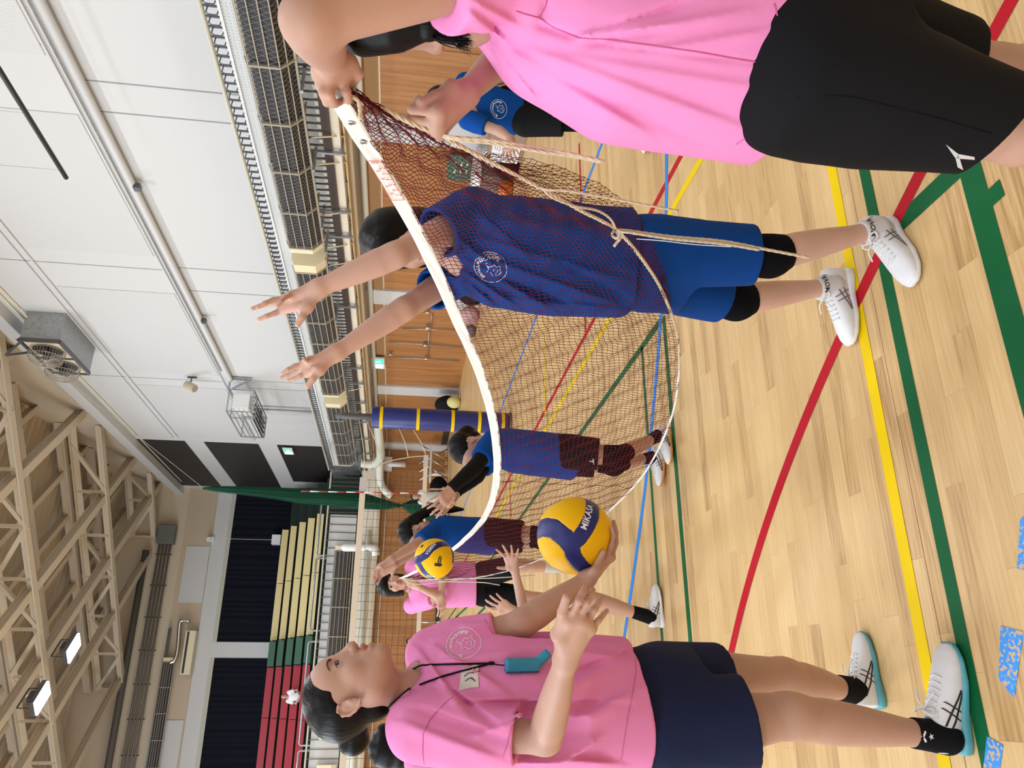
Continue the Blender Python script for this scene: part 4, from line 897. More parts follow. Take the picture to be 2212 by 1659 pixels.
    for nm, pts, dd in (('armhole_seam', [(985, 1500), (960, 1520), (930, 1552), (914, 1585), (913, 1625), (916, 1650)], 0), ('sleeve_seam', [(1108, 1556), (1102, 1580), (1095, 1610), (1086, 1634)], 0), ('hem_seam', [(1372, 1402), (1374, 1450), (1366, 1500), (1354, 1560), (1342, 1640)], 0), ('sleeve_seam', [(1046, 1338), (1056, 1356), (1066, 1370)], 0)):
        Q = []
        for px, py in dense(pts):
            hit = bv.ray_cast(Vector(CAMP), Vector(nrm(ray(px, py))), 4)
            if hit[0] is not None: Q.append(np.array(hit[0])+np.array(hit[1])*.0004)
        if len(Q) > 2: seamtube(nm, Q, .0011, SM, sh)
    # shorts
    fs = wavy(15, 16, .006, 4, (1, 1, .3), .5); dN = nrm(kN-hN); dF = nrm(kF-hF); hemN = hN+dN*np.linalg.norm(D(1614, 1560, 1.9)-hN); hemF = hF+dF*np.linalg.norm(D(1556, 1455, 2.1)-hF)
    sp = [('u', loft(pv+np.array((0, 0, .12)), pv-np.array((0, 0, .10)), [(0, 0, 0, .15, .12), (.5, 0, 0, .17, .135), (1, 0, 0, .16, .125)], R), 0), ('u', limb(hN, kN, [(0, .112), (.5, .112), (1, .108)]), .03), ('u', limb(hF, kF, [(0, .100), (.5, .096), (1, .09)]), .02), ('d', Pr(fs), 0),
          ('s', Pr(lambda P: np.maximum(plane(hemN, -dN).f(P), cone(hemN, hemN+dN*.4, .14).f(P))), .003), ('s', Pr(lambda P: np.maximum(plane(hemF, -dF).f(P), cone(hemF, hemF+dF*.4, .12).f(P))), .003)]
    soft('shorts', sp, *bbox([pv, hN, hF, kN, kF], .22), .0045, NAVY, root)
    for a, kk, hl, to in ((aN, kN, (-.132, 1.985, 0), (.135, 1.95, 0)), (aF, kF, (-.03, 2.315, 0), (.19, 2.355, 0))):
        k = nrm(kk-a); so_ = soft('sock', [('u', limb(a-k*.03, a+k*.07, [(0, .042), (.6, .038), (1, .037)]), 0), ('i', Pr(lambda P, a=a, k=k: -plane(a+k*.066, -k).f(P)), .002)], *bbox([a, a+k*.1], .09), .004, SOCKB, root)
        if a is aN:
            st = [(math.cos(PI/2+i*2*PI/5+(PI/5 if 0 else 0))*.008, math.sin(PI/2+i*2*PI/5)*.008) for i in range(5)]; Nn = -f_; Ux = nrm(np.cross((0, 0, 1), Nn)); Vx = np.cross(Nn, Ux); sh_ = []
            for i in range(5): sh_.append(('poly', [st[i], (0, 0), st[(i+2) % 5]]))
            sh_ = xf(sh_, 0, 0, -.006)+xf(stroke2([(-.012, .008), (0, .016), (.012, .008)], .005), 0, 0, 0); decal('sock_star', sh_, a+np.array((.0, -.04, .045)), Ux, Vx, bvh_of(so_), PRINTW, so_, .001)
        shoe(root, hl, to, mu=SHOEG if 0 else SHOEW, ms=TEAL, stripes=PRINTK, h=.003)
    # lanyard with a blue electronic whistle
    lan = empty('whistle', D(1090, 1425, 1.7), 'turquoise electronic whistle on a black neck cord against the pink shirt', 'whistle')
    def surf(px, py, g=.006):
        hit = bv.ray_cast(Vector(CAMP), Vector(nrm(ray(px, py))), 4); return np.array(hit[0])-f_*g if hit[0] is not None else D(px, py, 1.78)
    mb = MB()
    for pts in ([(838, 1535), (848, 1520), (870, 1500)], ):
        pass
    A = [D(832, 1538, 1.78), D(845, 1522, 1.745), D(866, 1502, 1.725), D(882, 1489, 1.715)]+[surf(px, py, .005) for px, py in dense(((893, 1483), (908, 1477), (920, 1472), (960, 1458), (1000, 1447), (1040, 1437), (1062, 1431)))]
    B_ = [surf(px, py, .005) for px, py in dense(((908, 1436), (930, 1434), (980, 1433), (1030, 1432), (1062, 1431)))]
    mb.tube(spline(A, 2), .0022, 6); mb.tube(spline([nk+hf*.05+np.array((0, .03, 0))]+B_, 2), .0022, 6); e = surf(1090, 1430, .02); mb.tube(spline([B_[-1], (B_[-1]+e)/2-f_*.004, e], 4), .0014, 6); mb.tube([B_[-1]-np.array((0, 0, .006)), B_[-1]+np.array((0, 0, .006))], .004, 8)
    mb.build('cord', BLACKC, lan, smooth=True)
    w0 = e-np.array((0, 0, .002)); dn = nrm(surf(1160, 1428, .02)-w0); rt = nrm(np.cross(dn, -f_)); rt = rt if rt@r_ > 0 else -rt; bk = np.cross(rt, dn); Rw = np.array([rt, bk, -dn]).T
    soft('whistle_body', [('u', rbox(w0+dn*.040, (.014, .012, .040), .004, Rw), 0), ('u', cone(w0+dn*.078+rt*.004, w0+dn*.098+rt*.022, .012), .004), ('s', cone(w0+dn*.095+rt*.019, w0+dn*.12+rt*.042, .008), .001)], *bbox([w0, w0+dn*.12+rt*.03], .04), .0018, mat('turquoise_plastic', (.02, .26, .42), .35), lan)
    soft('back_cover', [('u', rbox(w0+dn*.040-rt*.013, (.003, .0125, .040), .002, Rw), 0)], *bbox([w0, w0+dn*.12], .03), .0018, mat('dark_blue_plastic', (.01, .05, .16), .35), lan)
person_L()
# ------------------------------------------------------------------ person in pink at the right, cropped by the photo, gripping the net end
def person_R():
    root = empty('person', (1.0, .95, 0), 'person in pink and long black shorts at the photo edge gripping the net end', 'person', 'people in pink')
    hc = D(868, -18, 1.27); HR = frame(nrm(_u-_r*.25), nrm((-.62, .72, -.25))); s = .96
    nk = D(985, 10, 1.26); pv = D(1725, 105, 1.32); R = frame((0, 0, 1), (-.97, .25, 0))
    sN = D(990, -55, 1.13); eN = D(668, 45, 1.03); wN = D(716, 133, 1.20); sF = D(1070, -30, 1.46); eF = D(1138, 70, 1.56); wF = D(1004, 204, 1.40)
    hN = D(1725, 165, 1.24); hF = D(1725, 60, 1.42); kN = D(2205, 285, 1.25); kF = D(2150, 160, 1.49); aN = kN+np.array((.12, .03, -.40)); aF = kF+np.array((.12, .08, -.29)); aN[2] = .085; aF[2] = .085
    P4 = [D(742, 192, 1.25), D(716, 196, 1.235), D(698, 190, 1.225), D(690, 176, 1.215)]
    palm = [D(738, 165, 1.215), D(716, 170, 1.205), D(699, 166, 1.205), D(689, 156, 1.21)]
    fg = [[D(748, 200, 1.215), D(752, 216, 1.24), D(744, 213, 1.265)], [D(712, 205, 1.20), D(722, 224, 1.225), D(735, 220, 1.255)], [D(698, 200, 1.20), D(706, 222, 1.22), D(722, 225, 1.245)], [D(690, 185, 1.205), D(698, 208, 1.22), D(712, 216, 1.24)]]
    th = [D(752, 140, 1.215), D(772, 160, 1.225), D(757, 182, 1.245)]
    ops = [('u', loft(D(985, 30, 1.28), D(1700, 112, 1.34), [(0, 0, -.085, .045, .025), (.1, 0, -.07, .09, .030), (.2, 0, -.03, .11, .060), (.4, 0, 0, .12, .10), (.65, 0, .005, .115, .09), (.97, 0, 0, .135, .10)], R), .02)]+[('u', cone(D(1060, 0, 1.30), sF, .045, .042), .03)]+neckops(nk, hc, HR, .9)+collar(nk, sN, 0)+armops(sN, eN, wN, 1.0, 1.0)+armops(sF, eF, wF, .90)+headops(hc, HR, s)
    ops += legops(hN, kN, aN, .95, 1.0, (1, 0, 0))+legops(hF, kF, aF, .95, 1.0, (1, 0, 0))+handops(wN, palm, fg, th, .95)
    ops += autohand(wF, D(972, 240, 1.38)-wF, _u*.9+_r*.2, -_f, curls=(1.75, 1.8, 1.8, 1.85), spread=.02, s=1.02, thumb_out=.15, tcurl=.25)+footops(aN, aN+np.array((-.18, -.02, -.045)))+footops(aF, aF+np.array((-.18, -.02, -.045)))
    allp = [hc, nk, pv, sN, sF, eN, eF, wN, wF, kN, kF, aN, aF, D(960, 240, 1.38)]+th+fg[1]
    soft('body', ops, *bbox(allp, .17), .0032, [SK2, LIP], root, big=True)
    eyes(hc, HR, s, root, SK2)
    ho = hairops(hc, HR, s, 'bob', 7)
    hr = soft('hair', [('u', ell(lc(hc, HR, (0, -.016, .037)), (.082, .100, .085), HR), 0), ('u', limb(D(800, 20, 1.22), D(925, 52, 1.20), [(0, .072), (.6, .052), (1, .026)]), .03), ('d', Pr(wavy(7, 420, .0011, 5, (1, .6, .06), .3)), 0)], *bbox([hc, D(930, 60, 1.2)], .2), .0032, HAIR, root)
    strands('hair_lock', (D(900, 40, 1.2), D(915, 70, 1.2)), (D(1006, 60, 1.19), D(1018, 106, 1.19)), .0016, 170, HAIR, root, wob=.004)
    ft = wavy(31, 13, .010, 4, (1, 1, .25), .55); uN = nrm(eN-sN)
    cr = [((1005, 20), (1110, 105), 12, .010), ((1165, 42), (1180, 0), 10, -.006), ((1160, 50), (1250, 80), 8, -.010), ((1250, 80), (1420, 35), 10, .010), ((1260, 92), (1450, 60), 9, -.009), ((1310, 78), (1620, 20), 14, .008), ((1260, 90), (1680, 140), 4, -.004), ((1080, 100), (1400, 290), 16, .010), ((1110, 130), (1560, 320), 14, -.008), ((1150, 110), (1640, 290), 18, .009), ((1290, 70), (1500, 0), 14, -.010),
          ((1040, 70), (1180, 240), 7, .007), ((1200, 120), (1690, 200), 20, .006), ((1020, 0), (1130, 60), 10, .008), ((1400, 110), (1680, 60), 12, .006)]
    a0 = D(985, 30, 1.27); a1 = D(1720, 112, 1.335)
    st = [(-.04, 0, -.03, .06, .05), (.04, 0, -.055, .11, .06), (.09, 0, -.047, .14, .067), (.13, 0, -.034, .152, .092), (.18, 0, -.020, .158, .120), (.27, 0, -.010, .165, .134), (.43, 0, .022, .17, .160), (.6, 0, .026, .175, .162), (.8, 0, .026, .182, .164), (.92, 0, .024, .186, .168), (1.2, 0, .018, .19, .172)]
    shirt = [('u', loft(a0, a1, st, R), 0), ('u', limb(sN, eN, [(-.25, .085), (.1, .082), (.5, .062)]), .05), ('d', Pr(lambda P: ft(P)*.8+creases(cr, 1.33, P)), 0),
             ('s', Pr(lambda P: np.maximum(plane(D(948, -20, 1.12), -uN).f(P), cone(D(948, -20, 1.12), eN, .12).f(P))), .003), hollow(sN+uN*.07, eN, .057, .052),
             ('s', cone(nk, hc, .062, .07), .003),
             ('i', Pr(lambda P: (-(P[:, 2]-F4(D(1722, 110, 1.20))[2])+.012*np.sin(P[:, 0]*12+P[:, 1]*7)).astype(np.float32)), .003)]
    sh = soft('shirt', shirt, *bbox([nk, pv, sN, sF, eN, eF, a1], .25), .004, PINK2, root, big=True)
    bv = bvh_of(sh)
    def cs(px, py, g=.001):
        hit = bv.ray_cast(Vector(CAMP), Vector(nrm(ray(px, py))), 4); return np.array(hit[0])-_f*(g+.0002) if hit[0] is not None else None
    for nm, pts in (('side_seam', [(1165, 40), (1200, 62), (1250, 83), (1300, 85), (1400, 98), (1500, 112), (1600, 130), (1680, 142)]), ('armhole_seam', [(1182, -2), (1178, 15), (1165, 40), (1130, 30), (1115, 25)]), ('hem_seam', [(1590, 312), (1622, 290), (1650, 240), (1672, 180), (1683, 110), (1680, 40), (1672, 8)])):
        Q = [q for q in (cs(*p) for p in dense(pts)) if q is not None]
        if len(Q) > 2: seamtube(nm, Q[:1]+Q[1:], .0011, cloth('pink_seam_'+nm, (.62, .13, .30)), sh)
    fs = wavy(25, 15, .009, 4, (1, 1, .3), .5); dN = nrm(kN-hN); dF = nrm(kF-hF); hemN = D(2160, 270, 1.25); hemF = hF+dF*.33
    hl = nrm(D(2095, 360, 1.2)-D(2195, 215, 1.22)); hn = nrm(np.cross(hl, _f)); hn = hn if hn@dN < 0 else -hn
    sp = [('u', loft(pv+np.array((0, 0, .12)), pv-np.array((0, 0, .10)), [(0, 0, 0, .16, .13), (.5, 0, 0, .175, .15), (1, 0, 0, .165, .14)], R), 0), ('u', limb(hN, kN, [(0, .128), (.35, .118), (.7, .094), (1, .074)]), .04), ('u', limb(hF, kF, [(0, .115), (.5, .10), (1, .08)]), .03), ('d', Pr(fs), 0),
          ('s', Pr(lambda P: np.maximum(plane(hemN, hn).f(P), cone(hemN, kN+dN*.1, .13).f(P))), .003), ('s', Pr(lambda P: np.maximum(plane(hemF, -dF).f(P), cone(hemF, kF+dF*.1, .12).f(P))), .003)]
    so = soft('shorts', sp, *bbox([pv, hN, hF, kN, kF], .22), .004, BLACKC, root); b2 = bvh_of(so)
    Ux = nrm(_r*.9+_f*.1); runmark('shorts_logo', D(2072, 336, 1.17), Ux*-1, -nrm(np.cross(-_f, Ux)), b2, PRINTW, so, 1.15)
    def ss(px, py):
        hit = b2.ray_cast(Vector(CAMP), Vector(nrm(ray(px, py))), 4); return np.array(hit[0])-_f*.0005 if hit[0] is not None else None
    Q = [q for q in (ss(*p) for p in [(1720, 212), (1800, 208), (1860, 215), (1920, 230), (2000, 250), (2080, 272), (2140, 290)]) if q is not None]
    if len(Q) > 2: seamtube('leg_seam', spline(Q, 5), .0011, BLACKC, so)
    for a in (aN, aF):
        shoe(root, (a[0]+.05, a[1], 0), (a[0]-.20, a[1]-.01, 0), laces=False, h=.006); soft('sock', [('u', limb(a-np.array((0, 0, .02)), a+np.array((0, 0, .08)), [(0, .042), (1, .04)]), 0)], *bbox([a], .15), .006, SOCKW, root)
person_R()
# ================================================================== PEOPLE FARTHER AWAY
def player(label, group, base, hc, hf, hu, nk, pv, tf, S, E_, Wr, Hp, Kn, An, toes, shirt_m, short_m, s=1.0, hs=.95, hair='tied', sleeve=.62, hem=.02, short_t=.75, hands=None, pads=None, sleeves=None, socks=None, sh_m=None, so_m=None, name='person', h=.006, skin_m=None, loose=1.0, amp=.008, seed=1, shoes=True, hidden=(), armfat=.92):
    root = empty(name, base, label, 'person', group); HR = frame(hu, hf); hc, nk, pv = [np.array(v, float) for v in (hc, nk, pv)]; up = nrm(nk-pv); R = frame(up, tf); sk = skin_m or SK2; hh = hs
    ops = torso_skin(nk, pv, R, s*.92)+neckops(nk, hc, HR, s*.93)+headops(hc, HR, hh)
    for a, b, c in zip(S, E_, Wr): ops += collar(nk, a, 0)+armops(a, b, c, s*.95, armfat)
    pts = [hc, nk, pv]+list(S)+list(E_)+list(Wr)+list(Hp)+list(Kn)+list(An)
    for a, b, c in zip(Hp, Kn, An): ops += [('u', cone(pv, a, .11*s, .09*s), .03)]+legops(a, b, c, s*.95, .97, -np.array(tf))
    for w, hd in zip(Wr, hands or []):
        if hd: ops += autohand(w, hd['d'], hd['n'], hd['side'], **{k: v for k, v in hd.items() if k not in 'dn' and k != 'side'}); pts.append(np.array(w)+nrm(hd['d'])*.18)
    soft('body', ops, *bbox(pts, .17), h*.8, [sk, LIP], root, big=True, paint=liptint(hc, HR, hh)); eyes(hc, HR, hh, root, sk)
    ho = hairops(hc, HR, hh, 'bob' if hair == 'bob' else 'tied', seed)
    if hair == 'pony' or hair == 'longpony':
        b0 = lc(hc, HR, (0, -.095, .03), hh); L = .40 if hair == 'longpony' else .10; b1 = b0+nrm(-np.array(HR[:, 1])*.5+np.array((0, 0, -1.0)))*L*.5; b2 = b1+np.array((0, 0, -L*.5))
        ho += [('u', limb(b0, b1, [(0, .022), (.3, .034), (1, .036)]), .012), ('u', limb(b1, b2, [(0, .036), (.6, .028), (1, .010)]), .012)]; pp = [b1, b2]
    else: pp = []
    soft('hair', ho, *bbox([hc]+pp, .2), h*.8, HAIR, root)
    if hair in ('pony', 'longpony'): soft('hair_tie', [('u', ell(b0+HR[:, 1]*.004, (.020, .014, .022), HR), 0)], *bbox([b0], .05), .004, mat('grey_hair_tie', (.35, .34, .38), .8) if hair == 'pony' else BLACKC, root)
    ft = wavy(seed*7+3, 24, amp, 4, (1, 1, .3), .55); W = loose
    sp = [('u', loft(nk, pv, [(-.03, 0, 0, .06*s, .06*s), (.05, 0, -.004, .125*s, .085*s), (.14, 0, 0, .158*s*W, .112*s*W), (.35, 0, .006, .168*s*W, .125*s*W), (.7, 0, .006, .172*s*W, .128*s*W), (1.2, 0, 0, .178*s*W, .135*s*W)], R), 0)]
    for a, b in zip(S, E_): sp.append(('u', limb(a, b, [(-.15, .070*s), (.2, .072*s), (.9, .056*s)]), .035))
    sp.append(('d', Pr(ft), 0))
    for a, b in zip(S, E_):
        u = nrm(np.array(b)-np.array(a)); L = np.linalg.norm(np.array(b)-np.array(a)); q = np.array(a)+u*L*sleeve
        sp.append(('s', Pr(lambda P, q=q, u=u, b=b: np.maximum(plane(q, -u).f(P), cone(q, np.array(b)+u*.1, .09).f(P))), .003))
    sp += [('s', cone(nk+np.array((0, 0, -.015)), hc, .060*s, .07*s), .003), ('s', cone(nk+np.array(HR[:, 1])*.03+np.array((0, 0, -.02)), nk+np.array(HR[:, 1])*.08+np.array((0, 0, .08)), .04, .05), .003), ('i', Pr(lambda P: (plane(pv-up*hem, -up).f(P)).astype(np.float32)), .004)]
    sh = soft('shirt', sp, *bbox([nk, pv]+list(S)+list(E_), .25), h, shirt_m, root, big=True)
    fs = wavy(seed*5+1, 22, amp*.7, 4, (1, 1, .3), .5); q = [('u', loft(pv+up*.12, pv-up*.09, [(0, 0, 0, .145*s, .105*s), (.5, 0, 0, .16*s, .125*s), (1, 0, 0, .15*s, .115*s)], R), 0)]
    for a, b in zip(Hp, Kn): q.append(('u', limb(a, b, [(0, .105*s), (.5, .098*s), (1, .088*s)]), .025))
    q.append(('d', Pr(fs), 0))
    for a, b in zip(Hp, Kn):
        u = nrm(np.array(b)-np.array(a)); L = np.linalg.norm(np.array(b)-np.array(a)); c = np.array(a)+u*L*short_t; q.append(('s', Pr(lambda P, c=c, u=u, b=b: np.maximum(plane(c, -u).f(P), cone(c, np.array(b)+u*.1, .13).f(P))), .003))
    so = soft('shorts', q, *bbox([pv]+list(Hp)+list(Kn), .22), h, short_m, root)
    for i, (a, b, c, t) in enumerate(zip(Hp, Kn, An, toes)):
        a, b, c, t = [np.array(v, float) for v in (a, b, c, t)]; u = nrm(b-a); v = nrm(c-b)
        if pads and pads[i]: soft('knee_pad', [('u', limb(b-u*pads[i]*.5, b, [(0, .062*s), (1, .060*s)]), 0), ('u', limb(b, b+v*pads[i]*.5, [(0, .060*s), (1, .054*s)]), .02), ('u', ell(b+np.array(tf)*.02, (.045, .045, .055)), .02)], *bbox([b, b-u*pads[i], b+v*pads[i]], .1), h, PAD, root)
        if not shoes: continue
        k = nrm(b-c); sl = (socks or [(.04, SOCKB)]*2)[i]; soft('sock', [('u', limb(c-k*.02, c+k*sl[0], [(0, .042*s), (1, (.036 if sl[0] < .2 else .048)*s)]), 0)], *bbox([c, c+k*sl[0]], .09), h, sl[1], root)
        hd = nrm(t-np.array((c[0], c[1], 0))); hl = np.array((c[0], c[1], 0))-hd*.055; shoe(root, hl, hl+hd*.245*s, mu=sh_m, ms=so_m, h=.005, stripes=PRINTK)
    if sleeves:
        for a, b, c in zip(S, E_, Wr):
            a, b, c = [np.array(v, float) for v in (a, b, c)]; u = b-a; soft('arm_sleeve', [('u', limb(a+u*.35, b, [(0, .048*s), (1, .043*s)]), 0), ('u', limb(b, c, [(0, .043*s), (.25, .045*s), (.9, .033*s), (1, .034*s)]), .015)], *bbox([a, b, c], .09), h*.8, BLACKC, root)
    return root, sh, so, HR
zf = lambda p, z: np.array((p[0], p[1], z))
# blue player with black arm sleeves beyond the middle of the net
f = nrm((-.90, -.20, -.42)); aN, aF = zf(G(1450, 945), .085), zf(G(1437, 990), .085)
rt, sh, so, HR = player('player in blue with long black arm sleeves reaching out behind the net', 'players in blue', (1.2, 3.85, 0),
    D(1016, 968, 4.03), f, (-.42, 0, 1), D(1058, 965, 4.07), D(1212, 985, 4.14), (-1, -.1, 0), [D(1062, 958, 3.98), D(1062, 985, 4.20)], [D(1024, 1012, 3.83), D(1030, 1028, 4.06)], [D(978, 1052, 3.66), D(987, 1062, 3.90)],
    [D(1222, 975, 4.07), D(1222, 992, 4.24)], [D(1337, 985, 4.03), D(1325, 1003, 4.20)], [aN, aF], [aN+np.array((-1, -.1, 0)), aF+np.array((-.95, .35, 0))], mat('royal_blue_jersey_far', (.002, .055, .28), .8, spec=.15), mat('black_shorts_far', (.006, .006, .008), .85, spec=.12),
    s=.88, hs=.93, hair='pony', short_t=.62, pads=[.13, .13], sleeves=True, socks=[(.05, SOCKB)]*2, so_m=GUM, seed=3, hem=.10,
    hands=[dict(d=D(945, 1092, 3.60)-D(978, 1052, 3.66), n=(-.6, .2, .7), side=(-.3, .6, .6), curl=.25, spread=.2, s=.9), dict(d=D(950, 1108, 3.85)-D(987, 1062, 3.90), n=(-.6, -.2, .7), side=(-.3, -.6, .6), curl=.25, spread=.2, s=.9)])
bv = bvh_of(so); runmark('shorts_logo', D(1278, 996, 4.0), nrm((.9, -.4, 0)), np.array((0, 0, 1.)), bv, PRINTW, so, .9)
# blue player with long ponytail, farther
f = nrm((-.85, -.1, -.50)); aN, aF = zf(G(1318, 1135), .085), zf(G(1305, 1165), .085)
player('player in blue with a long ponytail, both arms raised, seen between two balls', 'players in blue', (1.05, 5.25, 0),
    D(897, 1150, 5.10), f, (-.45, 0, 1), D(928, 1146, 5.15), D(1052, 1157, 5.28), (-1, -.1, 0), [D(935, 1152, 5.05), D(935, 1158, 5.30)], [D(892, 1180, 4.90), D(900, 1190, 5.16)], [D(846, 1208, 4.80), D(852, 1220, 5.05)],
    [D(1062, 1150, 5.20), D(1062, 1165, 5.36)], [D(1175, 1155, 5.12), D(1172, 1166, 5.30)], [aN, aF], [aN+np.array((-1, -.1, 0)), aF+np.array((-.95, .2, 0))], bpy.data.materials['royal_blue_jersey_far'], bpy.data.materials['black_shorts_far'],
    s=.92, hs=.93, hair='longpony', short_t=.60, pads=[.13, .13], seed=5, hem=.05, h=.007,
    hands=[dict(d=D(815, 1228, 4.78)-D(846, 1208, 4.80), n=(-.8, .3, .4), side=(-.3, .3, -.6), curl=.35, spread=.22, s=.95, thumb_out=1.0), dict(d=D(820, 1238, 5.02)-D(852, 1220, 5.05), n=(-.8, -.3, .4), side=(-.3, .3, -.6), curl=.35, spread=.22, s=.95, thumb_out=1.0)])
# person in pink holding the far end of the net
gp = D(878, 1250, 5.72); aN, aF = zf(G(1225, 1240), .09), zf(G(1235, 1300), .09); aN = np.array((.96, 6.1, .09)); aF = np.array((.72, 6.25, .09))
rt, shA, so, HR = player('person in pink with black bob facing the camera, holding the far net end', 'people in pink', (.84, 6.15, 0),
    D(845, 1263, 5.98), nrm((.05, -1, .02)), (-.04, 0, 1), D(886, 1264, 6.05), D(1022, 1262, 6.1), (.0, -1, 0), [D(902, 1228, 6.03), D(898, 1305, 6.05)], [D(960, 1232, 5.92), D(952, 1290, 5.86)], [D(952, 1285, 5.84), D(906, 1268, 5.76)],
    [D(1045, 1240, 6.1), D(1045, 1282, 6.1)], [D(1120, 1222, 5.95), D(1132, 1290, 6.05)], [aN, aF], [aN+np.array((.2, -1, 0)), aF+np.array((-.1, -1, 0))], PINK2, bpy.data.materials['black_shorts_far'],
    s=.98, hs=1.0, hair='bob', short_t=.85, seed=8, h=.006, hem=.02, sleeve=.72, skin_m=SK1, loose=1.04, socks=[(.24, SOCKW)]*2, amp=.010,
    hands=[dict(d=D(955, 1312, 5.84)-D(952, 1285, 5.84), n=(-.1, .8, .3), side=(0, 0, 1), curl=.3, spread=.05, s=.95), dict(d=D(878, 1250, 5.70)-D(906, 1268, 5.76), n=(.5, .5, .2), side=(0, 1, .2), curls=(1.2, 1.2, 1.2, 1.2), spread=.03, s=.95, tcurl=.9)])
# crouching receiver hidden behind the coach: hands, leg and shoe show
aN = zf(G(1432, 1332), .085); aF = np.array((-.15, 4.55, .085))
player('crouching player beyond the coach, only open hands, one leg and a white shoe showing', 'players beyond the coach', (.15, 4.4, 0),
    D(1010, 1425, 4.3), nrm((.9, -.2, .2)), (.2, 0, 1), D(1062, 1420, 4.32), D(1215, 1475, 4.4), (1, -.1, 0), [D(1075, 1420, 4.18), D(1085, 1405, 4.45)], [D(1150, 1385, 4.05), D(1138, 1345, 4.4)], [D(1116, 1322, 3.98), D(1112, 1232, 4.35)],
    [D(1225, 1462, 4.28), D(1225, 1450, 4.5)], [D(1262, 1290, 4.18), D(1290, 1400, 4.5)], [aN, aF], [aN+np.array((1, .0, 0)), aF+np.array((1, .1, 0))], bpy.data.materials['royal_blue_jersey_far'], bpy.data.materials['black_shorts_far'],
    s=.94, hs=.95, hair='tied', short_t=.45, pads=[None, .14], seed=12, socks=[(.09, SOCKB), (.09, SOCKB)], skin_m=SK1, so_m=SOLEW, h=.006,
    hands=[dict(d=D(1062, 1300, 3.96)-D(1116, 1322, 3.98), n=(.4, .3, .6), side=(-.2, 0, 1), curl=.4, spread=.16, s=.95), dict(d=D(1095, 1172, 4.3)-D(1112, 1232, 4.35), n=(-.1, -.9, .3), side=(-.5, 0, 1), curl=.15, spread=.3, s=.95, thumb_out=1.1)])
# person in pink behind the coach at the photo edge
aN = zf(G(1475, 1672), .085); aF = aN+np.array((-.05, .25, 0))
player('person in pink with a short bob, mostly hidden behind the coach at the photo edge', 'people in pink', (-.35, 3.85, 0),
    D(846, 1608, 4.1), nrm((.92, -.12, -.22)), (.12, 0, 1), D(902, 1632, 4.15), D(1110, 1665, 4.2), (1, -.25, 0), [D(915, 1650, 3.98), D(915, 1628, 4.3)], [D(1010, 1672, 3.95), D(1010, 1640, 4.3)], [D(1090, 1650, 3.9), D(1080, 1620, 4.2)],
    [D(1130, 1672, 4.1), D(1130, 1655, 4.3)], [D(1290, 1668, 4.0), D(1290, 1650, 4.25)], [aN, aF], [aN+np.array((1, -.1, 0)), aF+np.array((1, .1, 0))], PINK2, NAVY,
    s=.95, hs=1.0, hair='bob', seed=15, h=.006, skin_m=SK1, sh_m=SHOEW, hands=[dict(d=(.2, -.2, -1), n=(.3, .3, .1), side=(1, 0, 0), curl=.4), dict(d=(.2, -.2, -1), n=(.3, .3, .1), side=(1, 0, 0), curl=.4)])
# blue player standing by the right wall side
aN = zf(G(1398, 290), .085); aF = zf(G(1392, 215), .085)
rt, sh, so, HR = player('player in blue and black leaning forward beyond the gripping hands, arm hanging', 'players in blue', (3.4, 3.85, 0),
    D(962, 212, 4.72), nrm((-.42, -.80, -.35)), (-.2, -.25, 1), D(1005, 220, 4.78), D(1122, 238, 4.92), (-.45, -.9, 0), [D(1020, 262, 4.72), D(1018, 178, 4.85)], [D(1078, 283, 4.68), D(1105, 168, 4.80)], [D(1103, 300, 4.60), D(1170, 175, 4.66)],
    [D(1135, 262, 4.86), D(1135, 222, 4.95)], [D(1260, 265, 4.80), D(1262, 205, 4.90)], [aN, aF], [aN+np.array((-1, -.15, 0)), aF+np.array((-.7, -.8, 0))], BLUE, BLACKC,
    s=.92, hs=.93, hair='tied', seed=18, short_t=.66, hem=-.02, sleeve=.55, pads=[.3, .3], so_m=GUM, h=.006, skin_m=SK2,
    hands=[dict(d=D(1104, 335, 4.52)-D(1103, 300, 4.60), n=(-.2, .7, -.5), side=(-.3, -.3, .8), curl=.7, spread=.1, s=.95), dict(d=(-.1, -.3, -1), n=(-.8, .1, 0), side=(-1, 0, 0), curl=.4)])
bv = bvh_of(sh); N = nrm((-.35, -.94, .05)); Uu = nrm(np.cross((0, 0, 1), N)); crest('chest_badge', D(1078, 231, 4.72), Uu, np.cross(N, Uu), bv, PRINTW, sh, 1.15, 1, ('Brilliant', 'Academy'))
runmark('shorts_logo', D(1198, 238, 4.7), -Uu, -np.cross(N, Uu), bvh_of(so), PRINTY, so, 1.5)
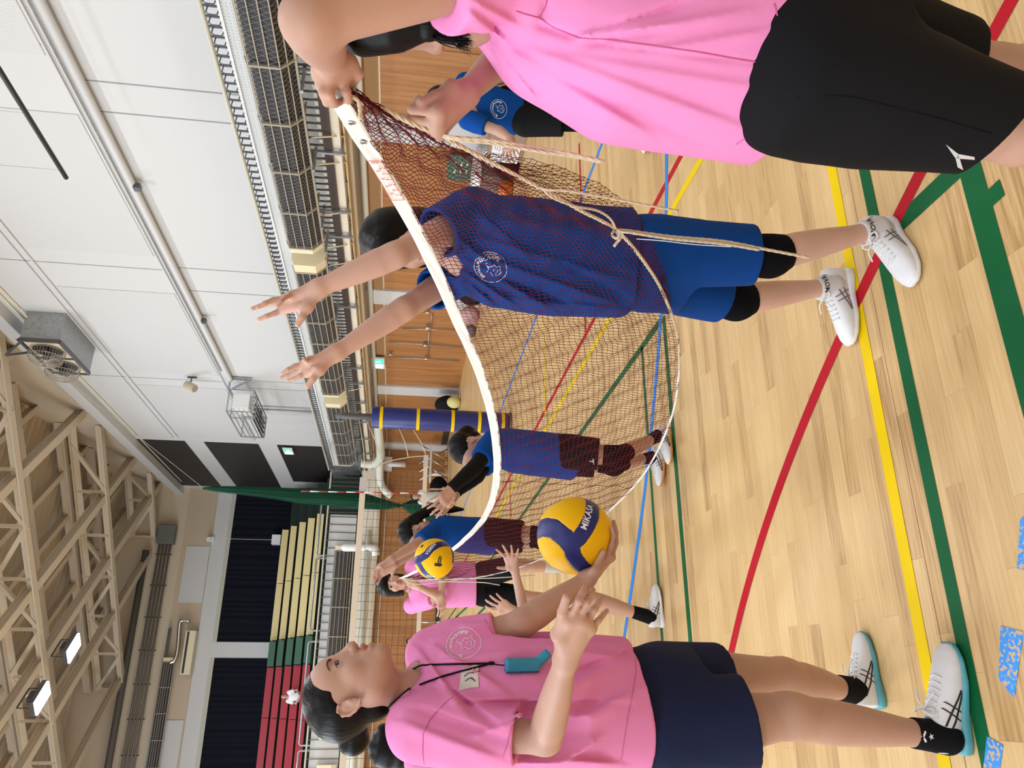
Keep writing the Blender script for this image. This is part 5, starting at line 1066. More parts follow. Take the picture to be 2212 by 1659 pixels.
# far spectators
def simple(label, hc, hs, shirt_m, pose, low_m, cat='person'):
    hc = np.array(hc); up = np.array((0, 0, 1.)); f = np.array((.0, -1., 0)); x = np.array((1., 0, 0)); nk = hc-up*.16
    if pose == 'sit':
        pv = nk-up*.50+f*-.05; kn = [pv+f*.42+x*q*.13+up*.02 for q in (-1, 1)]; an = [k-up*.40 for k in kn]; wr = [kn[i]+up*.08+f*-.05-x*(-1, 1)[i]*.10 for i in (0, 1)]
    else:
        pv = nk-up*.54; kn = [pv-up*.42+x*q*.09+f*.03 for q in (-1, 1)]; an = [zf(k, .09 if pose != 'up' else k[2]-.36) for k in kn]; wr = [pv+x*q*.22+f*.08-up*.02 for q in (-1, 1)]
    S = [nk+x*q*.15-up*.03 for q in (-1, 1)]; E_ = [S[i]+x*(-1, 1)[i]*.07-up*.25+f*.02 for i in (0, 1)]; Hp = [pv+x*q*.09 for q in (-1, 1)]
    return player(label, None, an[0]*.5+an[1]*.5-up*.09, hc, f, up, nk, pv, f, S, E_, wr, Hp, kn, an, [a+f for a in an], shirt_m, low_m, s=1, hs=1.0, hair='tied', seed=22, h=.014, shoes=False, short_t=.98,
                  hands=[dict(d=f*.6-up*.5, n=-up, side=x, curl=.5)]*2)
WHITE = cloth('white_tee', (.78, .78, .78)); GREY = cloth('grey_trousers', (.10, .105, .11))
simple('spectator in white tee sitting on the red benches of the far stand', D(613, 1505, 26.8), 1, WHITE, 'sit', GREY)
simple('person in white top standing by the far wall, head just above the pink shoulder', D(886, 1385, 23.0), 1, WHITE, 'up', GREY)
simple('person in pale shirt and grey trousers standing by the far wall behind the antenna', D(896, 1073, 21.5), 1, mat('pale_shirt', (.5, .55, .54), .8), 'up', GREY)
# ================================================================== THE HAND-HELD NET IN FRONT
NETC = mat('dark_red_net', (.11, .014, .016), .85, spec=.1); TAPE = mat('white_canvas_tape', (.80, .78, .72), .85, bump=.8, bscale=90); ROPE = mat('cotton_rope', (.66, .55, .38), .9, bump=.6, bscale=300)
topc = spline([D(*p) for p in ((722, 196, 1.235), (760, 262, 1.33), (815, 352, 1.50), (880, 462, 1.72), (940, 580, 1.95), (992, 700, 2.22), (1035, 800, 2.55), (1061, 890, 2.92), (1072, 960, 3.2), (1074, 1020, 3.45), (1064, 1080, 3.75), (1038, 1130, 4.1), (985, 1182, 4.6), (925, 1222, 5.15), (866, 1250, 5.68))], 12)
botc = spline([D(*p) for p in ((748, 204, 1.25), (830, 238, 1.31), (940, 288, 1.38), (1060, 350, 1.48), (1165, 405, 1.58), (1260, 458, 1.70), (1335, 500, 1.80), (1400, 578, 1.94), (1440, 652, 2.10), (1466, 745, 2.40), (1462, 850, 2.74), (1438, 935, 3.05), (1390, 1025, 3.4), (1322, 1098, 3.75), (1240, 1165, 4.15), (1150, 1215, 4.6), (1030, 1247, 5.1), (885, 1252, 5.66))], 12)
def resamp(C, n, pw=1.0):
    C = np.array(C); s = np.r_[0, np.cumsum(np.linalg.norm(np.diff(C, axis=0), axis=1))]; t = np.linspace(0, 1, n)*s[-1]; return np.stack([np.interp(t, s, C[:, i]) for i in range(3)], 1)
def wires(name, mb, polys, r):
    for P in polys: mb.tube(P, r, 3, caps=False)
NC = 330; NR = 38
T = resamp(topc, NC); Bm = resamp(botc, NC)
T = T-np.array((0, 0, .015)); g = np.random.default_rng(5)
gx = np.zeros((NC, NR, 3))
tn = np.gradient(T, axis=0); tn_ = tn/np.linalg.norm(tn, axis=1)[:, None]; nn = np.stack([nrm(np.cross(t, (0, 0, 1))) for t in tn])
for j in range(NR):
    v = j/(NR-1); gx[:, j] = T*(1-v)+Bm*v
    sag = .05*math.sin(v*PI); gx[:, j] -= _f*(.13*math.sin(v*PI)*np.exp(-((np.arange(NC)/NC-.24)/.13)**2))[:, None]
    gx[:, j, 2] -= .02*np.sin(v*PI)
u_ = np.arange(NC)[:, None]; v_ = np.arange(NR)[None]
wob = .004*np.sin(u_*.9+v_*1.1)+.003*np.sin(u_*.31-v_*.6); gx += nn[:, None, :]*wob[..., None]; gx[..., 2] += .0030*np.sin(u_*.8+v_*.5)*np.sin(v_*.4+u_*.13); gx += tn_[:, None]*(.0035*np.sin(v_*.9+u_*.35)*np.sin(v_/37*PI))[..., None]
gx[:, 1:-1] += g.normal(size=(NC, NR-2, 3))*.0004; zz = .0006*np.where((u_+v_) % 2, 1, -1); gx[..., 2] += zz*np.where((v_ > 0) & (v_ < NR-1), 1, 0)
net = empty('hand_held_net', T[NC//2]-np.array((0, 0, .7)), 'dark red mesh net with white tape stretched by hand across the front of the hall', 'net')
mb = MB()
for i in range(0, NC): mb.tube(gx[i], .0008+.0002*(i/NC), 3, caps=False)
for j in range(0, NR): mb.tube(gx[:, j], .0008, 3, caps=False)
for i0 in (165, 212, 262): mb.tube(gx[i0], .0016, 4, caps=False)
mb.build('net_mesh', NETC, net)
# slack flap of net falling outside the bottom rope near the gripping hand
fl0 = resamp([D(*p) for p in ((1010, 322, 1.45), (1100, 370, 1.53), (1190, 420, 1.62), (1270, 465, 1.72), (1340, 503, 1.83), (1395, 565, 2.0), (1445, 665, 2.28))], 62)
fl1 = resamp([D(*p) for p in ((1060, 332, 1.50), (1120, 340, 1.56), (1215, 362, 1.64), (1300, 400, 1.74), (1368, 448, 1.86), (1410, 520, 2.02), (1438, 600, 2.18), (1450, 668, 2.29))], 62)
mb = MB(); fl = np.zeros((62, 11, 3))
for j in range(11): fl[:, j] = fl0*(1-j/10)+fl1*j/10-_f*(-.03*math.sin(j/10*PI))
fl += g.normal(size=fl.shape)*.0012
for i in range(62): mb.tube(fl[i], .0007, 3, caps=False)
for j in range(11): mb.tube(fl[:, j], .0007, 3, caps=False)
for i in range(0, 50): mb.tube(np.array([fl[min(61, i+j), j] for j in range(11)]), .0007, 3, caps=False)
mb.build('slack_mesh', NETC, net)
tc = resamp(topc, 260); up_ = np.array((0, 0, 1.))
def tape_mesh(name, P, w, m, parent, th=.0022, wr=.0015, tilt=None):
    mb = MB(); n = len(P); tg = np.gradient(P, axis=0); K = 7
    for i in range(n):
        t = nrm(tg[i]); s_ = nrm(np.cross(t, up_)); v = nrm(np.cross(s_, t)); 
        if tilt is not None: a = tilt(i/n); v, s_ = v*math.cos(a)+s_*math.sin(a), s_*math.cos(a)-v*math.sin(a)
        ring = []
        for k in range(K): y = -w/2+w*k/(K-1); ring.append(P[i]+v*y+s_*(th/2+wr*math.sin(i*.42+k*1.3)*(.3+.7*math.sin(i*.13)**2)*(1-.6*i/n)))
        for k in range(K)[::-1]: y = -w/2+w*k/(K-1); ring.append(P[i]+v*y+s_*(-th/2+wr*math.sin(i*.42+k*1.3)*(.3+.7*math.sin(i*.13)**2)*(1-.6*i/n)))
        mb.v += [tuple(q) for q in ring]
    M2 = 2*K
    for i in range(n-1):
        for k in range(M2): mb.f.append((i*M2+k, i*M2+(k+1) % M2, (i+1)*M2+(k+1) % M2, (i+1)*M2+k)); mb.m.append(0)
    mb.f.append(tuple(range(M2))[::-1]); mb.f.append(tuple((n-1)*M2+k for k in range(M2))); mb.m += [0, 0]
    return mb.build(name, m, parent, smooth=True)
tp = tape_mesh('top_tape', tc, .034, TAPE, net, wr=.0022)
mb = MB()
for k in (-.0125,): mb.tube([p+up_*k for p in tc], .0009, 4)
mb.build('stitching', mat('cream_thread', (.6, .56, .48), .9), tp, smooth=True)
for k in (5, 9):
    c = tc[k]; t = nrm(tc[k+1]-tc[k-1]); s_ = nrm(np.cross(t, up_)); s_ = s_ if s_@_f < 0 else -s_; v = nrm(np.cross(s_, t)); mb = MB(); n = 14
    mb.tube([c+s_*.004+.0052*(t*math.cos(a)+v*math.sin(a)) for a in np.linspace(0, 2*PI, n)], .0016, 6, caps=False); mb.build('eyelet', M['steel'], tp, smooth=True)
    mb = MB(); mb.tube([c+s_*.0008, c+s_*.0042], .004, 10); mb.build('eyelet_hole', M['black'], tp)
# red printed care label on the tape
a, b = tc[13], tc[22]; t = nrm(b-a); s_ = nrm(np.cross(t, up_)); s_ = s_ if s_@_f < 0 else -s_; v = nrm(np.cross(t, s_)); v = v if v[2] > 0 else -v; o_ = (a+b)/2+s_*.0050; L_ = np.linalg.norm(b-a)
RP = mat('red_ink', (.62, .10, .06), .7); mb = MB()
for q in (-1, 1): mb.bar(o_-t*L_/2+v*q*.0135, o_+t*L_/2+v*q*.0135, .0012, .0008, up=tuple(s_)); mb.bar(o_+t*q*L_/2-v*.0135, o_+t*q*L_/2+v*.0135, .0012, .0008, up=tuple(s_))
glyph = [[(0, 2, 6, 2), (3, 0, 3, 6), (0, 5, 6, 5)], [(0, 6, 3, 0), (3, 0, 6, 6), (1, 3, 5, 3)], [(0, 0, 6, 0), (0, 3, 6, 3), (0, 6, 6, 6), (3, 0, 3, 6)], [(0, 0, 0, 6), (0, 6, 6, 6), (6, 6, 6, 0), (0, 3, 6, 3)], [(1, 0, 1, 6), (4, 0, 4, 6), (0, 4, 6, 4)]]
for row in range(3):
    for col in range(7 if row else 5):
        G_ = glyph[(row*3+col*2) % 5]; sz = .0011 if row else .0014
        for x0, y0, x1, y1 in G_:
            A = o_+t*(-L_/2+.004+col*(L_-.006)/(7 if row else 5)+x0*sz*.8)+v*(.009-row*.0085-y0*sz); B2 = o_+t*(-L_/2+.004+col*(L_-.006)/(7 if row else 5)+x1*sz*.8)+v*(.009-row*.0085-y1*sz); mb.bar(A, B2, .0007, .0006, up=tuple(s_))
mb.build('printed_label', RP, tp)
# ropes
def rope(name, pts, r, m, parent, n=10, twist=True):
    C = resamp(spline(pts, n), max(20, int(sum(np.linalg.norm(np.array(pts[i+1])-np.array(pts[i])) for i in range(len(pts)-1))/.006))); mb = MB()
    if twist:
        tg = np.gradient(C, axis=0)
        for k in range(3):
            P = []
            for i, c in enumerate(C):
                t = nrm(tg[i]); a = nrm(np.cross(t, (0.3, .1, 1))); b = np.cross(t, a); ph = i*.75+k*2*PI/3; P.append(c+(a*math.cos(ph)+b*math.sin(ph))*r*.5)
            mb.tube(P, r*.62, 5)
    else: mb.tube(C, r, 6)
    return mb.build(name, m, parent, smooth=True)
bl = [botc[i] for i in range(0, len(botc), 6)]
rope('bottom_rope', bl[:20], .0042, ROPE, net, 4); rope('bottom_rope', bl[19:], .0040, mat('white_cord', (.78, .76, .72), .85), net, 4)
for pts in (((940, 287, 1.375), (985, 297, 1.37), (1060, 303, 1.38), (1150, 318, 1.40), (1230, 332, 1.41), (1306, 349, 1.42)), ((942, 291, 1.38), (990, 302, 1.375), (1060, 309, 1.385), (1160, 326, 1.40), (1240, 338, 1.415), (1300, 350, 1.42))):
    rope('loose_rope', [D(*p) for p in pts], .0032, ROPE, net)
rope('loose_rope', [D(*p) for p in ((1164, 404, 1.57), (1180, 410, 1.56), (1230, 413, 1.56), (1300, 425, 1.58), (1380, 440, 1.60), (1466, 456, 1.62))], .0026, ROPE, net)
rope('loose_rope', [D(*p) for p in ((1168, 402, 1.57), (1190, 425, 1.58), (1240, 445, 1.62), (1290, 455, 1.68), (1320, 475, 1.75), (1333, 505, 1.80), (1338, 520, 1.79))], .0028, ROPE, net)
rope('loose_rope', [D(*p) for p in ((1334, 500, 1.81), (1345, 497, 1.79), (1450, 511, 1.80), (1560, 521, 1.82), (1650, 538, 1.83), (1750, 557, 1.84))], .0036, ROPE, net)
rope('loose_rope', [D(*p) for p in ((1334, 503, 1.81), (1350, 501, 1.785), (1450, 516, 1.795), (1560, 527, 1.815), (1640, 540, 1.825))], .0032, ROPE, net)
rope('thin_cord', [D(*p) for p in ((1375, 516, 1.84), (1430, 520, 1.82), (1500, 528, 1.82), (1580, 533, 1.82))], .0012, mat('pale_thread', (.7, .7, .72), .8), net, twist=False)
rope('knot', [D(*p) for p in ((1326, 492, 1.80), (1338, 500, 1.79), (1334, 515, 1.795), (1322, 508, 1.80), (1330, 496, 1.79), (1345, 505, 1.79), (1336, 520, 1.80), (1326, 532, 1.80))], .0036, ROPE, net, 5)
rope('side_rope', [D(*p) for p in ((738, 196, 1.24), (760, 205, 1.255), (790, 222, 1.28), (830, 236, 1.31), (880, 262, 1.34), (945, 290, 1.38))], .0050, ROPE, net)
rope('side_rope', [D(*p) for p in ((745, 200, 1.235), (772, 215, 1.25), (778, 240, 1.26), (778, 258, 1.262))], .0036, ROPE, net)
for pts in (((868, 1250, 5.66), (940, 1248, 5.5), (1020, 1250, 5.4), (1110, 1246, 5.3), (1155, 1243, 5.3)), ((872, 1252, 5.62), (960, 1256, 5.5), (1040, 1258, 5.4), (1080, 1264, 5.4)), ((866, 1249, 5.62), (900, 1262, 5.55), (990, 1253, 5.5))): rope('far_cord', [D(*p) for p in pts], .0035, ROPE, net, twist=False)

# ================================================================== BALLS
def ballmat(name, ang):
    m = bpy.data.materials.new(name); m.use_nodes = True; nt = m.node_tree; n = nt.nodes; L = nt.links; b = n['Principled BSDF']; b.inputs['Roughness'].default_value = .38
    tc = n.new('ShaderNodeTexNoise'); tc.inputs['Scale'].default_value = 900; bp = n.new('ShaderNodeBump'); bp.inputs['Strength'].default_value = .25; bp.inputs['Distance'].default_value = .001
    co = n.new('ShaderNodeTexCoord'); L.new(co.outputs['Object'], tc.inputs[0]); L.new(tc.outputs[0], bp.inputs['Height']); L.new(bp.outputs[0], b.inputs['Normal']); return m
def ball(c, r, bands, label, holes=True):
    # bands: list of spherical polylines given as view-plane (x right, y down image) coordinates on the visible disc, with width
    root = empty('volleyball', c-np.array((0, 0, r)), label, 'ball', 'yellow and blue volleyballs')
    vd = nrm(CAMP-c); ex = nrm(-_u-vd*((-_u)@vd)); ey = np.cross(vd, ex)                 # image right, image up
    def sp(x, y, back=False): q = x*x+y*y; q = min(q, .9999) if q < 1 else q; k = 1/math.sqrt(q) if q >= 1 else 1; x, y = x*k*(.9999 if k != 1 else 1), y*k*(.9999 if k != 1 else 1); return nrm(ex*x-ey*y+vd*math.sqrt(max(0, 1-x*x-y*y)))
    bl_ = [([sp(*p) for p in pts], w) for pts, w in bands]; bl_ += [([-v for v in B], w) for B, w in bl_]
    S = 96; V = []; F = []; Mi = []
    for face in range(6):
        ax = face//2; sg = 1 if face % 2 else -1; A = np.zeros(3); A[ax] = sg; B = np.zeros(3); B[(ax+1) % 3] = 1; Cc = np.cross(A, B); base = len(V)
        g1 = np.linspace(-1, 1, S+1)
        for a in g1:
            for b in g1: V.append(A+B*math.tan(a*PI/4)+Cc*math.tan(b*PI/4))
        for i in range(S):
            for j in range(S): F.append((base+i*(S+1)+j, base+(i+1)*(S+1)+j, base+(i+1)*(S+1)+j+1, base+i*(S+1)+j+1))
    V = np.array(V); V /= np.linalg.norm(V, axis=1)[:, None]; F = np.array(F)
    def dist(Pn):
        best = np.full(len(Pn), 9.0)
        for B, w in bl_:
            for a, b in zip(B[:-1], B[1:]):
                d = b-a; q = Pn-a; t = np.clip(q@d/(d@d+1e-9), 0, 1); dd = np.linalg.norm(q-t[:, None]*d, axis=1)-w/2; best = np.minimum(best, dd)
        return best
    dv = dist(V); rr = r*(1-.012*np.exp(-(dv/.02)**2)); me = mesh_np('ball_shell', c+V*rr[:, None], F, (dist(nrm_rows(V[F].mean(1))) < 0).astype(int))
    o = link('ball_shell', me, [mat('ball_yellow', (.90, .52, .0), .42, bump=.2, bscale=900, spec=.25), mat('ball_blue', (.012, .018, .16), .33, bump=.2, bscale=900, spec=.4)], root); 
    md = o.modifiers.new('weld', 'WELD'); md.merge_threshold = .0002
    return root, o, sp, ex, ey, vd
def nrm_rows(a): return a/np.linalg.norm(a, axis=1)[:, None]
def rast(outline, st=.0022):                      # fills an outline with small cells so it can wrap round the ball
    P = outline; xs = [p[0] for p in P]; ys = [p[1] for p in P]; out = []
    def inside(x, y):
        c = False
        for (x0, y0), (x1, y1) in zip(P, P[1:]+P[:1]):
            if (y0 > y) != (y1 > y) and x < (x1-x0)*(y-y0)/(y1-y0)+x0: c = not c
        return c
    x = min(xs)
    while x < max(xs):
        y = min(ys)
        while y < max(ys):
            if inside(x+st/2, y+st/2): out.append(('poly', [(x, y), (x+st, y), (x+st, y+st), (x, y+st)]))
            y += st
        x += st
    return out
def ballprint(root_o, c, r, shapes, ctr, upv, sp, m, name='printed_mark'):
    n = ctr; v = nrm(upv-n*(upv@n)); u = np.cross(v, n); mb = MB()
    for k, P in shapes:
        Q = []
        for x, y in P: q = nrm(n+u*x/r+v*y/r); Q.append(c+q*(r*(1.007 if name != 'printed_word' else 1.012)))
        mb.add(Q, [tuple(range(len(Q)))])
    return mb.build(name, m, root_o)
bw = .40
o1 = ball(BALL1, .105, [(([(-1.0, -.12), (-.8, -.22), (-.55, -.18), (-.25, .06), (-.12, .22)]), .50), ([(.45, -.95), (.48, -.72), (.45, -.5), (.3, -.2), (.12, .05), (-.08, .22)], .40), ([(-.1, .2), (-.05, .5), (.15, .78), (.45, .9)], .42)], 'large yellow and blue volleyball resting on the open hand of the coach')
root, sh, sp, ex, ey, vd = o1
ballprint(sh, BALL1, .105, xf(textpolys('MIKASA', .026, bold=True), 0, 0, 0), sp(.34, -.50), nrm(-ex*.95+ey*.30), sp, PRINTW)
BALL2 = D(938, 1207, 4.08)
root, sh, sp, ex, ey, vd = ball(BALL2, .105, [([(.75, -.66), (.45, -.75), (.15, -.68), (-.15, -.5), (-.4, -.2), (-.7, .0), (-.98, .1)], .38), ([(-.9, .05), (-.7, .35), (-.45, .7), (-.1, .95)], .36), ([(.75, -.66), (.93, -.3), (.96, .1)], .34)], 'smaller looking volleyball in mid air in front of the far net end')
ballprint(sh, BALL2, .105, xf(textpolys('V200W', .026, bold=True), 0, 0, 0), sp(-.17, -.50), nrm(-ex*.75+ey*.65), sp, PRINTW)
ballprint(sh, BALL2, .105, xf(textpolys('FIVB', .024, bold=True), 0, 0, 0), sp(-.14, .86), nrm(ey+ex*.1), sp, PRINTW)
ballprint(sh, BALL2, .105, rast([(-.026, .014), (-.010, .014), (-.010, .000), (.024, .000), (.032, -.008), (.024, -.016), (-.004, -.016), (-.018, -.030), (-.026, -.018)]), sp(.18, .12), nrm(-ex*.97+ey*.2), sp, PRINTK)
ballprint(sh, BALL2, .105, xf(textpolys('LEAGUE', .010, bold=True), 0, .010, -.008), nrm(sp(.18, .12)*1.0), nrm(-ex*.97+ey*.2), sp, mat('ball_yellow_print', (.80, .48, 0), .4), 'printed_word')
ballprint(sh, BALL2, .105, rast([(.010*math.cos(a), .010*math.sin(a)) for a in np.linspace(0, 6.28, 14)[:-1]]), sp(-.50, -.68)if 0 else sp(-.62, -.62), nrm(-ex), sp, PRINTK, 'valve_mark')

# ================================================================== COURT NET, POST, ANTENNA
CY = PL(1310, 0, 0, 0)  # unused anchor
post = PL(1104, 918, 2, 0.0); pd = float((post-CAMP)@_f)
pb = G(1103, 915); pb[2] = 0; pr_ = .105
r = empty('net_post', pb, 'volleyball post wrapped in navy padding with yellow straps, standing between the players', 'post')
mb = MB(); mb.tube([pb+up_*.05, pb+up_*1.93], .15, 20); mb.build('padding', mat('navy_vinyl', (.012, .02, .16), .32, bump=1.2, bscale=9), r, smooth=True, bevel=.01)
mb = MB(); mb.tube([pb, pb+up_*2.30, pb+up_*2.42], [.045, .045, .04], 16); mb.tube([pb, pb+up_*.03], .16, 20); mb.build('pole', M['rail'], r, smooth=True)
for z in (1.80, 1.30, .82, .45, .12): mb = MB(); mb.tube([pb+up_*(z-.022), pb+up_*(z+.022)], .153, 20); mb.build('yellow_strap', LC['yellow'], r)
dn = float(np.linalg.norm(pb[:2]))
na = PL(786, 1030, 1, pb[1]); nz = na[2]; nx0 = na[0]-.02; bz = PL(921, 978, 1, pb[1])[2]; yb_ = pb[1]
nb_ = PL(921, 985, 1, yb_)
r = empty('court_net', (nx0, yb_, 0), 'black mesh court net with cream top and bottom bands strung across the hall', 'net')
xe = -4.5; za = lambda x: nz; 
mb = MB(); mb.box((xe, yb_-.008, nz-.035), (nx0, yb_+.008, nz+.04)); mb.build('top_band', mat('cream_band', (.70, .62, .52), .8), r, bevel=.003)
mb = MB(); mb.box((xe, yb_-.008, bz-.025), (nb_[0], yb_+.008, bz+.03)); mb.build('bottom_band', mat('cream_band2', (.70, .62, .50), .8), r, bevel=.003)
mb = MB(); x = nx0-.02; n = 0
while x > xe: mb.tube([(x+.0, yb_, nz-.03), (x+.01*math.sin(n), yb_+.01, (nz+bz)/2), (x, yb_, bz)], .0022, 4, caps=False); x -= .105; n += 1
for k in range(1, 10): z = bz+(nz-bz)*k/10; mb.tube([(xx, yb_+.004*math.sin(xx*30+k), z+.006*math.sin(xx*9+k)) for xx in np.linspace(xe, nx0-.02+(nb_[0]-nx0)*.5*(1-k/10)*2*.5, 90)], .0022, 4, caps=False)
mb.build('black_mesh', M['black'], r)
for a, b in (((nx0-.03, nz), (nx0+.20, nz)), ):
    mb = MB(); mb.box((nx0-.20, yb_-.011, nz-.045), (nx0+.01, yb_-.009, nz+.05)); mb.build('end_plate', mat('grey_plate', (.55, .53, .53), .5), r)
    mb = MB(); mb.box((nb_[0]-.16, yb_-.011, bz-.03), (nb_[0]+.01, yb_-.009, bz+.035)); mb.build('end_plate', bpy.data.materials['grey_plate'], r)
PC = lambda z, off=.05: np.array((pb[0]-off, yb_, z)); cm = mat('cream_cord', (.68, .60, .45), .8); mb = MB()
mid1 = PL(826, 1002, 1, yb_); mid2 = PL(882, 988, 1, yb_); 
for a, b in ((np.array((nx0, yb_, nz-.02)), PC(2.1)), (mid1, PC(2.0)), (mid2, PC(1.55, .15)), (nb_, PC(1.36, .15))): mb.tube([a, (a+b)/2-up_*.02, b], .006, 5)
mb.tube(spline([np.array((nx0, yb_, nz-.04)), mid1, mid2, nb_], 6), .006, 5); mb.tube(spline([PC(2.1), PC(2.12, -.06), PC(2.02, -.09), PC(1.98, -.05)], 5), .005, 5)
mb.build('lacing_cord', cm, r, smooth=True)
mb = MB(); mb.tube([(nx0, yb_, nz), PC(2.38)], .005, 5); mb.build('steel_cable', mat('blue_cable', (.05, .16, .28), .5), r)
# antenna
at = PL(650, 1061, 1, yb_-.02); ab = PL(921, 1066, 1, yb_-.02); r2 = empty('antenna', ab, 'red and white striped antenna rod standing on the court net', 'antenna'); L3 = at-ab; seg = 14
mbw, mbr = MB(), MB()
for k in range(seg): (mbr if k % 2 else mbw).tube([ab+L3*k/seg, ab+L3*(k+1)/seg], .008, 8)
mbw.build('white_bands', M['wplastic'], r2, smooth=True); mbr.build('red_bands', mat('red_plastic', (.5, .02, .03), .5), r2, smooth=True)

# ================================================================== GREEN DIVIDING NET gathered at the far corner
gy = 24.0; gm = mat('green_divider_net', (.0, .065, .03), .9, alpha=1); g2 = np.random.default_rng(11)
def gp_(px, py): return PL(px, py, 1, gy)
prof = [((440, 1055), 2), ((470, 1056), 6), ((560, 1062), 11), ((640, 1070), 16), ((700, 1073), 19), ((780, 1082), 18), ((830, 1090), 11), ((858, 1092), 4), ((868, 1092), 3), ((885, 1095), 14), ((905, 1098), 24), ((930, 1100), 32), ((962, 1100), 34)]
r = empty('divider_net', gp_(962, 1100), 'green dividing net gathered into a hanging bundle tied near head height', 'net')
mb = MB()
for k in range(150):
    a = g2.random()*2*PI; rad = math.sqrt(g2.random()); ph = g2.random()*6; P = []
    for i, (p, hw) in enumerate(prof):
        c = gp_(*p); w = hw/FPX*float((c-CAMP)@_f); P.append(c+np.array((math.cos(a+.15*i)*rad*w*1.0, math.sin(a+.15*i)*rad*w, .03*math.sin(ph+i))))
    mb.tube(spline(P, 3), .007, 3, caps=False)
mb.build('hanging_folds', gm, r)
mb = MB(); P = [gp_(p[0], p[1]) for p, w in prof]; ws = [hw/FPX*float((c-CAMP)@_f)*.72 for (p, hw), c in zip(prof, P)]; mb.tube(P, ws, 14); mb.build('inner_bundle', mat('green_net_core', (.0, .05, .022), .95, bump=1, bscale=30, stretch=(1, 1, .05)), r, smooth=True)
mb = MB(); mb.tube([gp_(862, 1092)-up_*.02, gp_(862, 1092)+up_*.03], .07, 10); mb.build('tie_strap', BLACKC, r)
mb = MB(); mb.tube([gp_(440, 1055), (XW-.1, 18.0, 11.3)], .008, 5); mb.build('hanging_wire', M['galv'], r)
M['cage'] = mat('grey_cream_bar', (.36, .32, .25), .5); M['mesh'] = mat('fine_wire', (.20, .19, .17), .5, metal=.2)
# ================================================================== HEATERS AND FITTINGS ON THE BALCONY EDGE
def heater(x, y0, y1, z0, z1, dep, label, axis='y', group='caged heaters', plate=None, cell=1.08):
    # six-sided cage: back against the railing, chamfered lower front
    r = empty('heater', (x, (y0+y1)/2, z0), label, 'heater', group)
    prof = [(0, z1), (-dep*.72, z1), (-dep, z1-.05), (-dep, z0+.16), (-dep*.62, z0), (0, z0)]
    def P(o, s): return (x+o[0], s, o[1]) if axis == 'y' else (s, x+o[0], o[1])
    def slab(mb, a, b, g=0):
        pr = [(p[0]*(1+g), p[1]+(g*.1 if i < 3 else -g*.1)) for i, p in enumerate(prof)]; n = len(pr); b0 = [P(q, a) for q in pr]; b1 = [P(q, b) for q in pr]; mb.add(b0+b1, [tuple(range(n))[::-1], tuple(range(n, 2*n))]+[(i, (i+1) % n, n+(i+1) % n, n+i) for i in range(n)])
    e = .26; mb = MB(); slab(mb, y0, y0+e); mb.build('end_housing', M['creamlight'], r); mb = MB(); slab(mb, y1-e*.6, y1); mb.build('end_housing', M['creamlight'], r)
    mb = MB(); ins = .035
    pr = [(0, z1-.02), (-dep*.72+ins, z1-.03), (-dep+ins*1.3, z1-.07), (-dep+ins*1.3, z0+.18), (-dep*.62+ins, z0+.035), (0, z0+.03)]; n = len(pr); a, b = y0+e, y1-e*.6
    b0 = [P(q, a) for q in pr]; b1 = [P(q, b) for q in pr]; mb.add(b0+b1, [(i, (i+1) % n, n+(i+1) % n, n+i) for i in range(n)]); mb.build('heating_core', M['heatcore'], r)
    k = max(1, round((b-a)/cell))
    for i in range(k+1):
        s = a+(b-a)*i/k; mb = MB()
        for p, q in zip(prof[:-1], prof[1:]): mb.bar(P(p, s), P(q, s), .03, .03)
        mb.build('hoop', M['cage'], r)
    mb = MB()
    pts = [(-dep*.36, z1), (-dep*.72, z1), (-dep, z1-.05), (-dep, z1-.05-(z1-z0-.21)*.33), (-dep, z1-.05-(z1-z0-.21)*.66), (-dep, z0+.16), (-dep*.81, z0+.08), (-dep*.62, z0)]
    for p in pts: mb.bar(P(p, a), P(p, b), .014, .014)
    mb.bar(P((0, z1+.01), y0), P((0, z1+.01), y1), .05, .04); mb.bar(P((-dep*.62, z0-.005), y0), P((-dep*.62, z0-.005), y1), .03, .03)
    mb.build('long_bar', M['cage'], r)
    # diamond wire guard on the upright and sloping faces
    mb = MB(); st = .085
    for (p, q) in ((prof[2], prof[3]), (prof[3], prof[4]), (prof[0], prof[1])):
        L = math.hypot(q[0]-p[0], q[1]-p[1]); s = a
        while s < b:
            for sg in (1, -1):
                s0 = s if sg > 0 else s+L*.5; s1 = s0+sg*L*.5; s0, s1 = min(max(s0, a), b), min(max(s1, a), b); mb.bar(P(p, s0), P(q, s1), .0045, .0045)
            s += st*(.95 if L > .2 else 1.2)
    mb.build('wire_guard', M['mesh'], r)
    return r
XH = XB-.04
ends = [(5.2, 11.75), (12.15, 18.6), (19.1, 24.9)]
for (a, b), l in zip(ends, ('nearest the camera, cut by the photo edge', 'behind the raised hands', 'farthest along the wall')):
    heater(XH, a, b, 3.02, 3.60, .42, 'caged cream heater along the right balcony railing, '+l)
heater(YB-.10, 2.2, 6.2-4.2+2.2+.0, 3.05, 3.62, .35, 'x', 'x') if 0 else None
x0 = PL(760, 1183, 1, YB-.1)[0]; 
heater(YB-.12, -1.2, x0, 3.02, 3.62, .28, 'caged cream heater on the far railing, its end by the white pipe', axis='x', cell=.9); heater(YB-.12, -8, -1.9, 3.02, 3.62, .28, 'caged cream heater on the far railing behind the hair bun', axis='x', cell=.9)
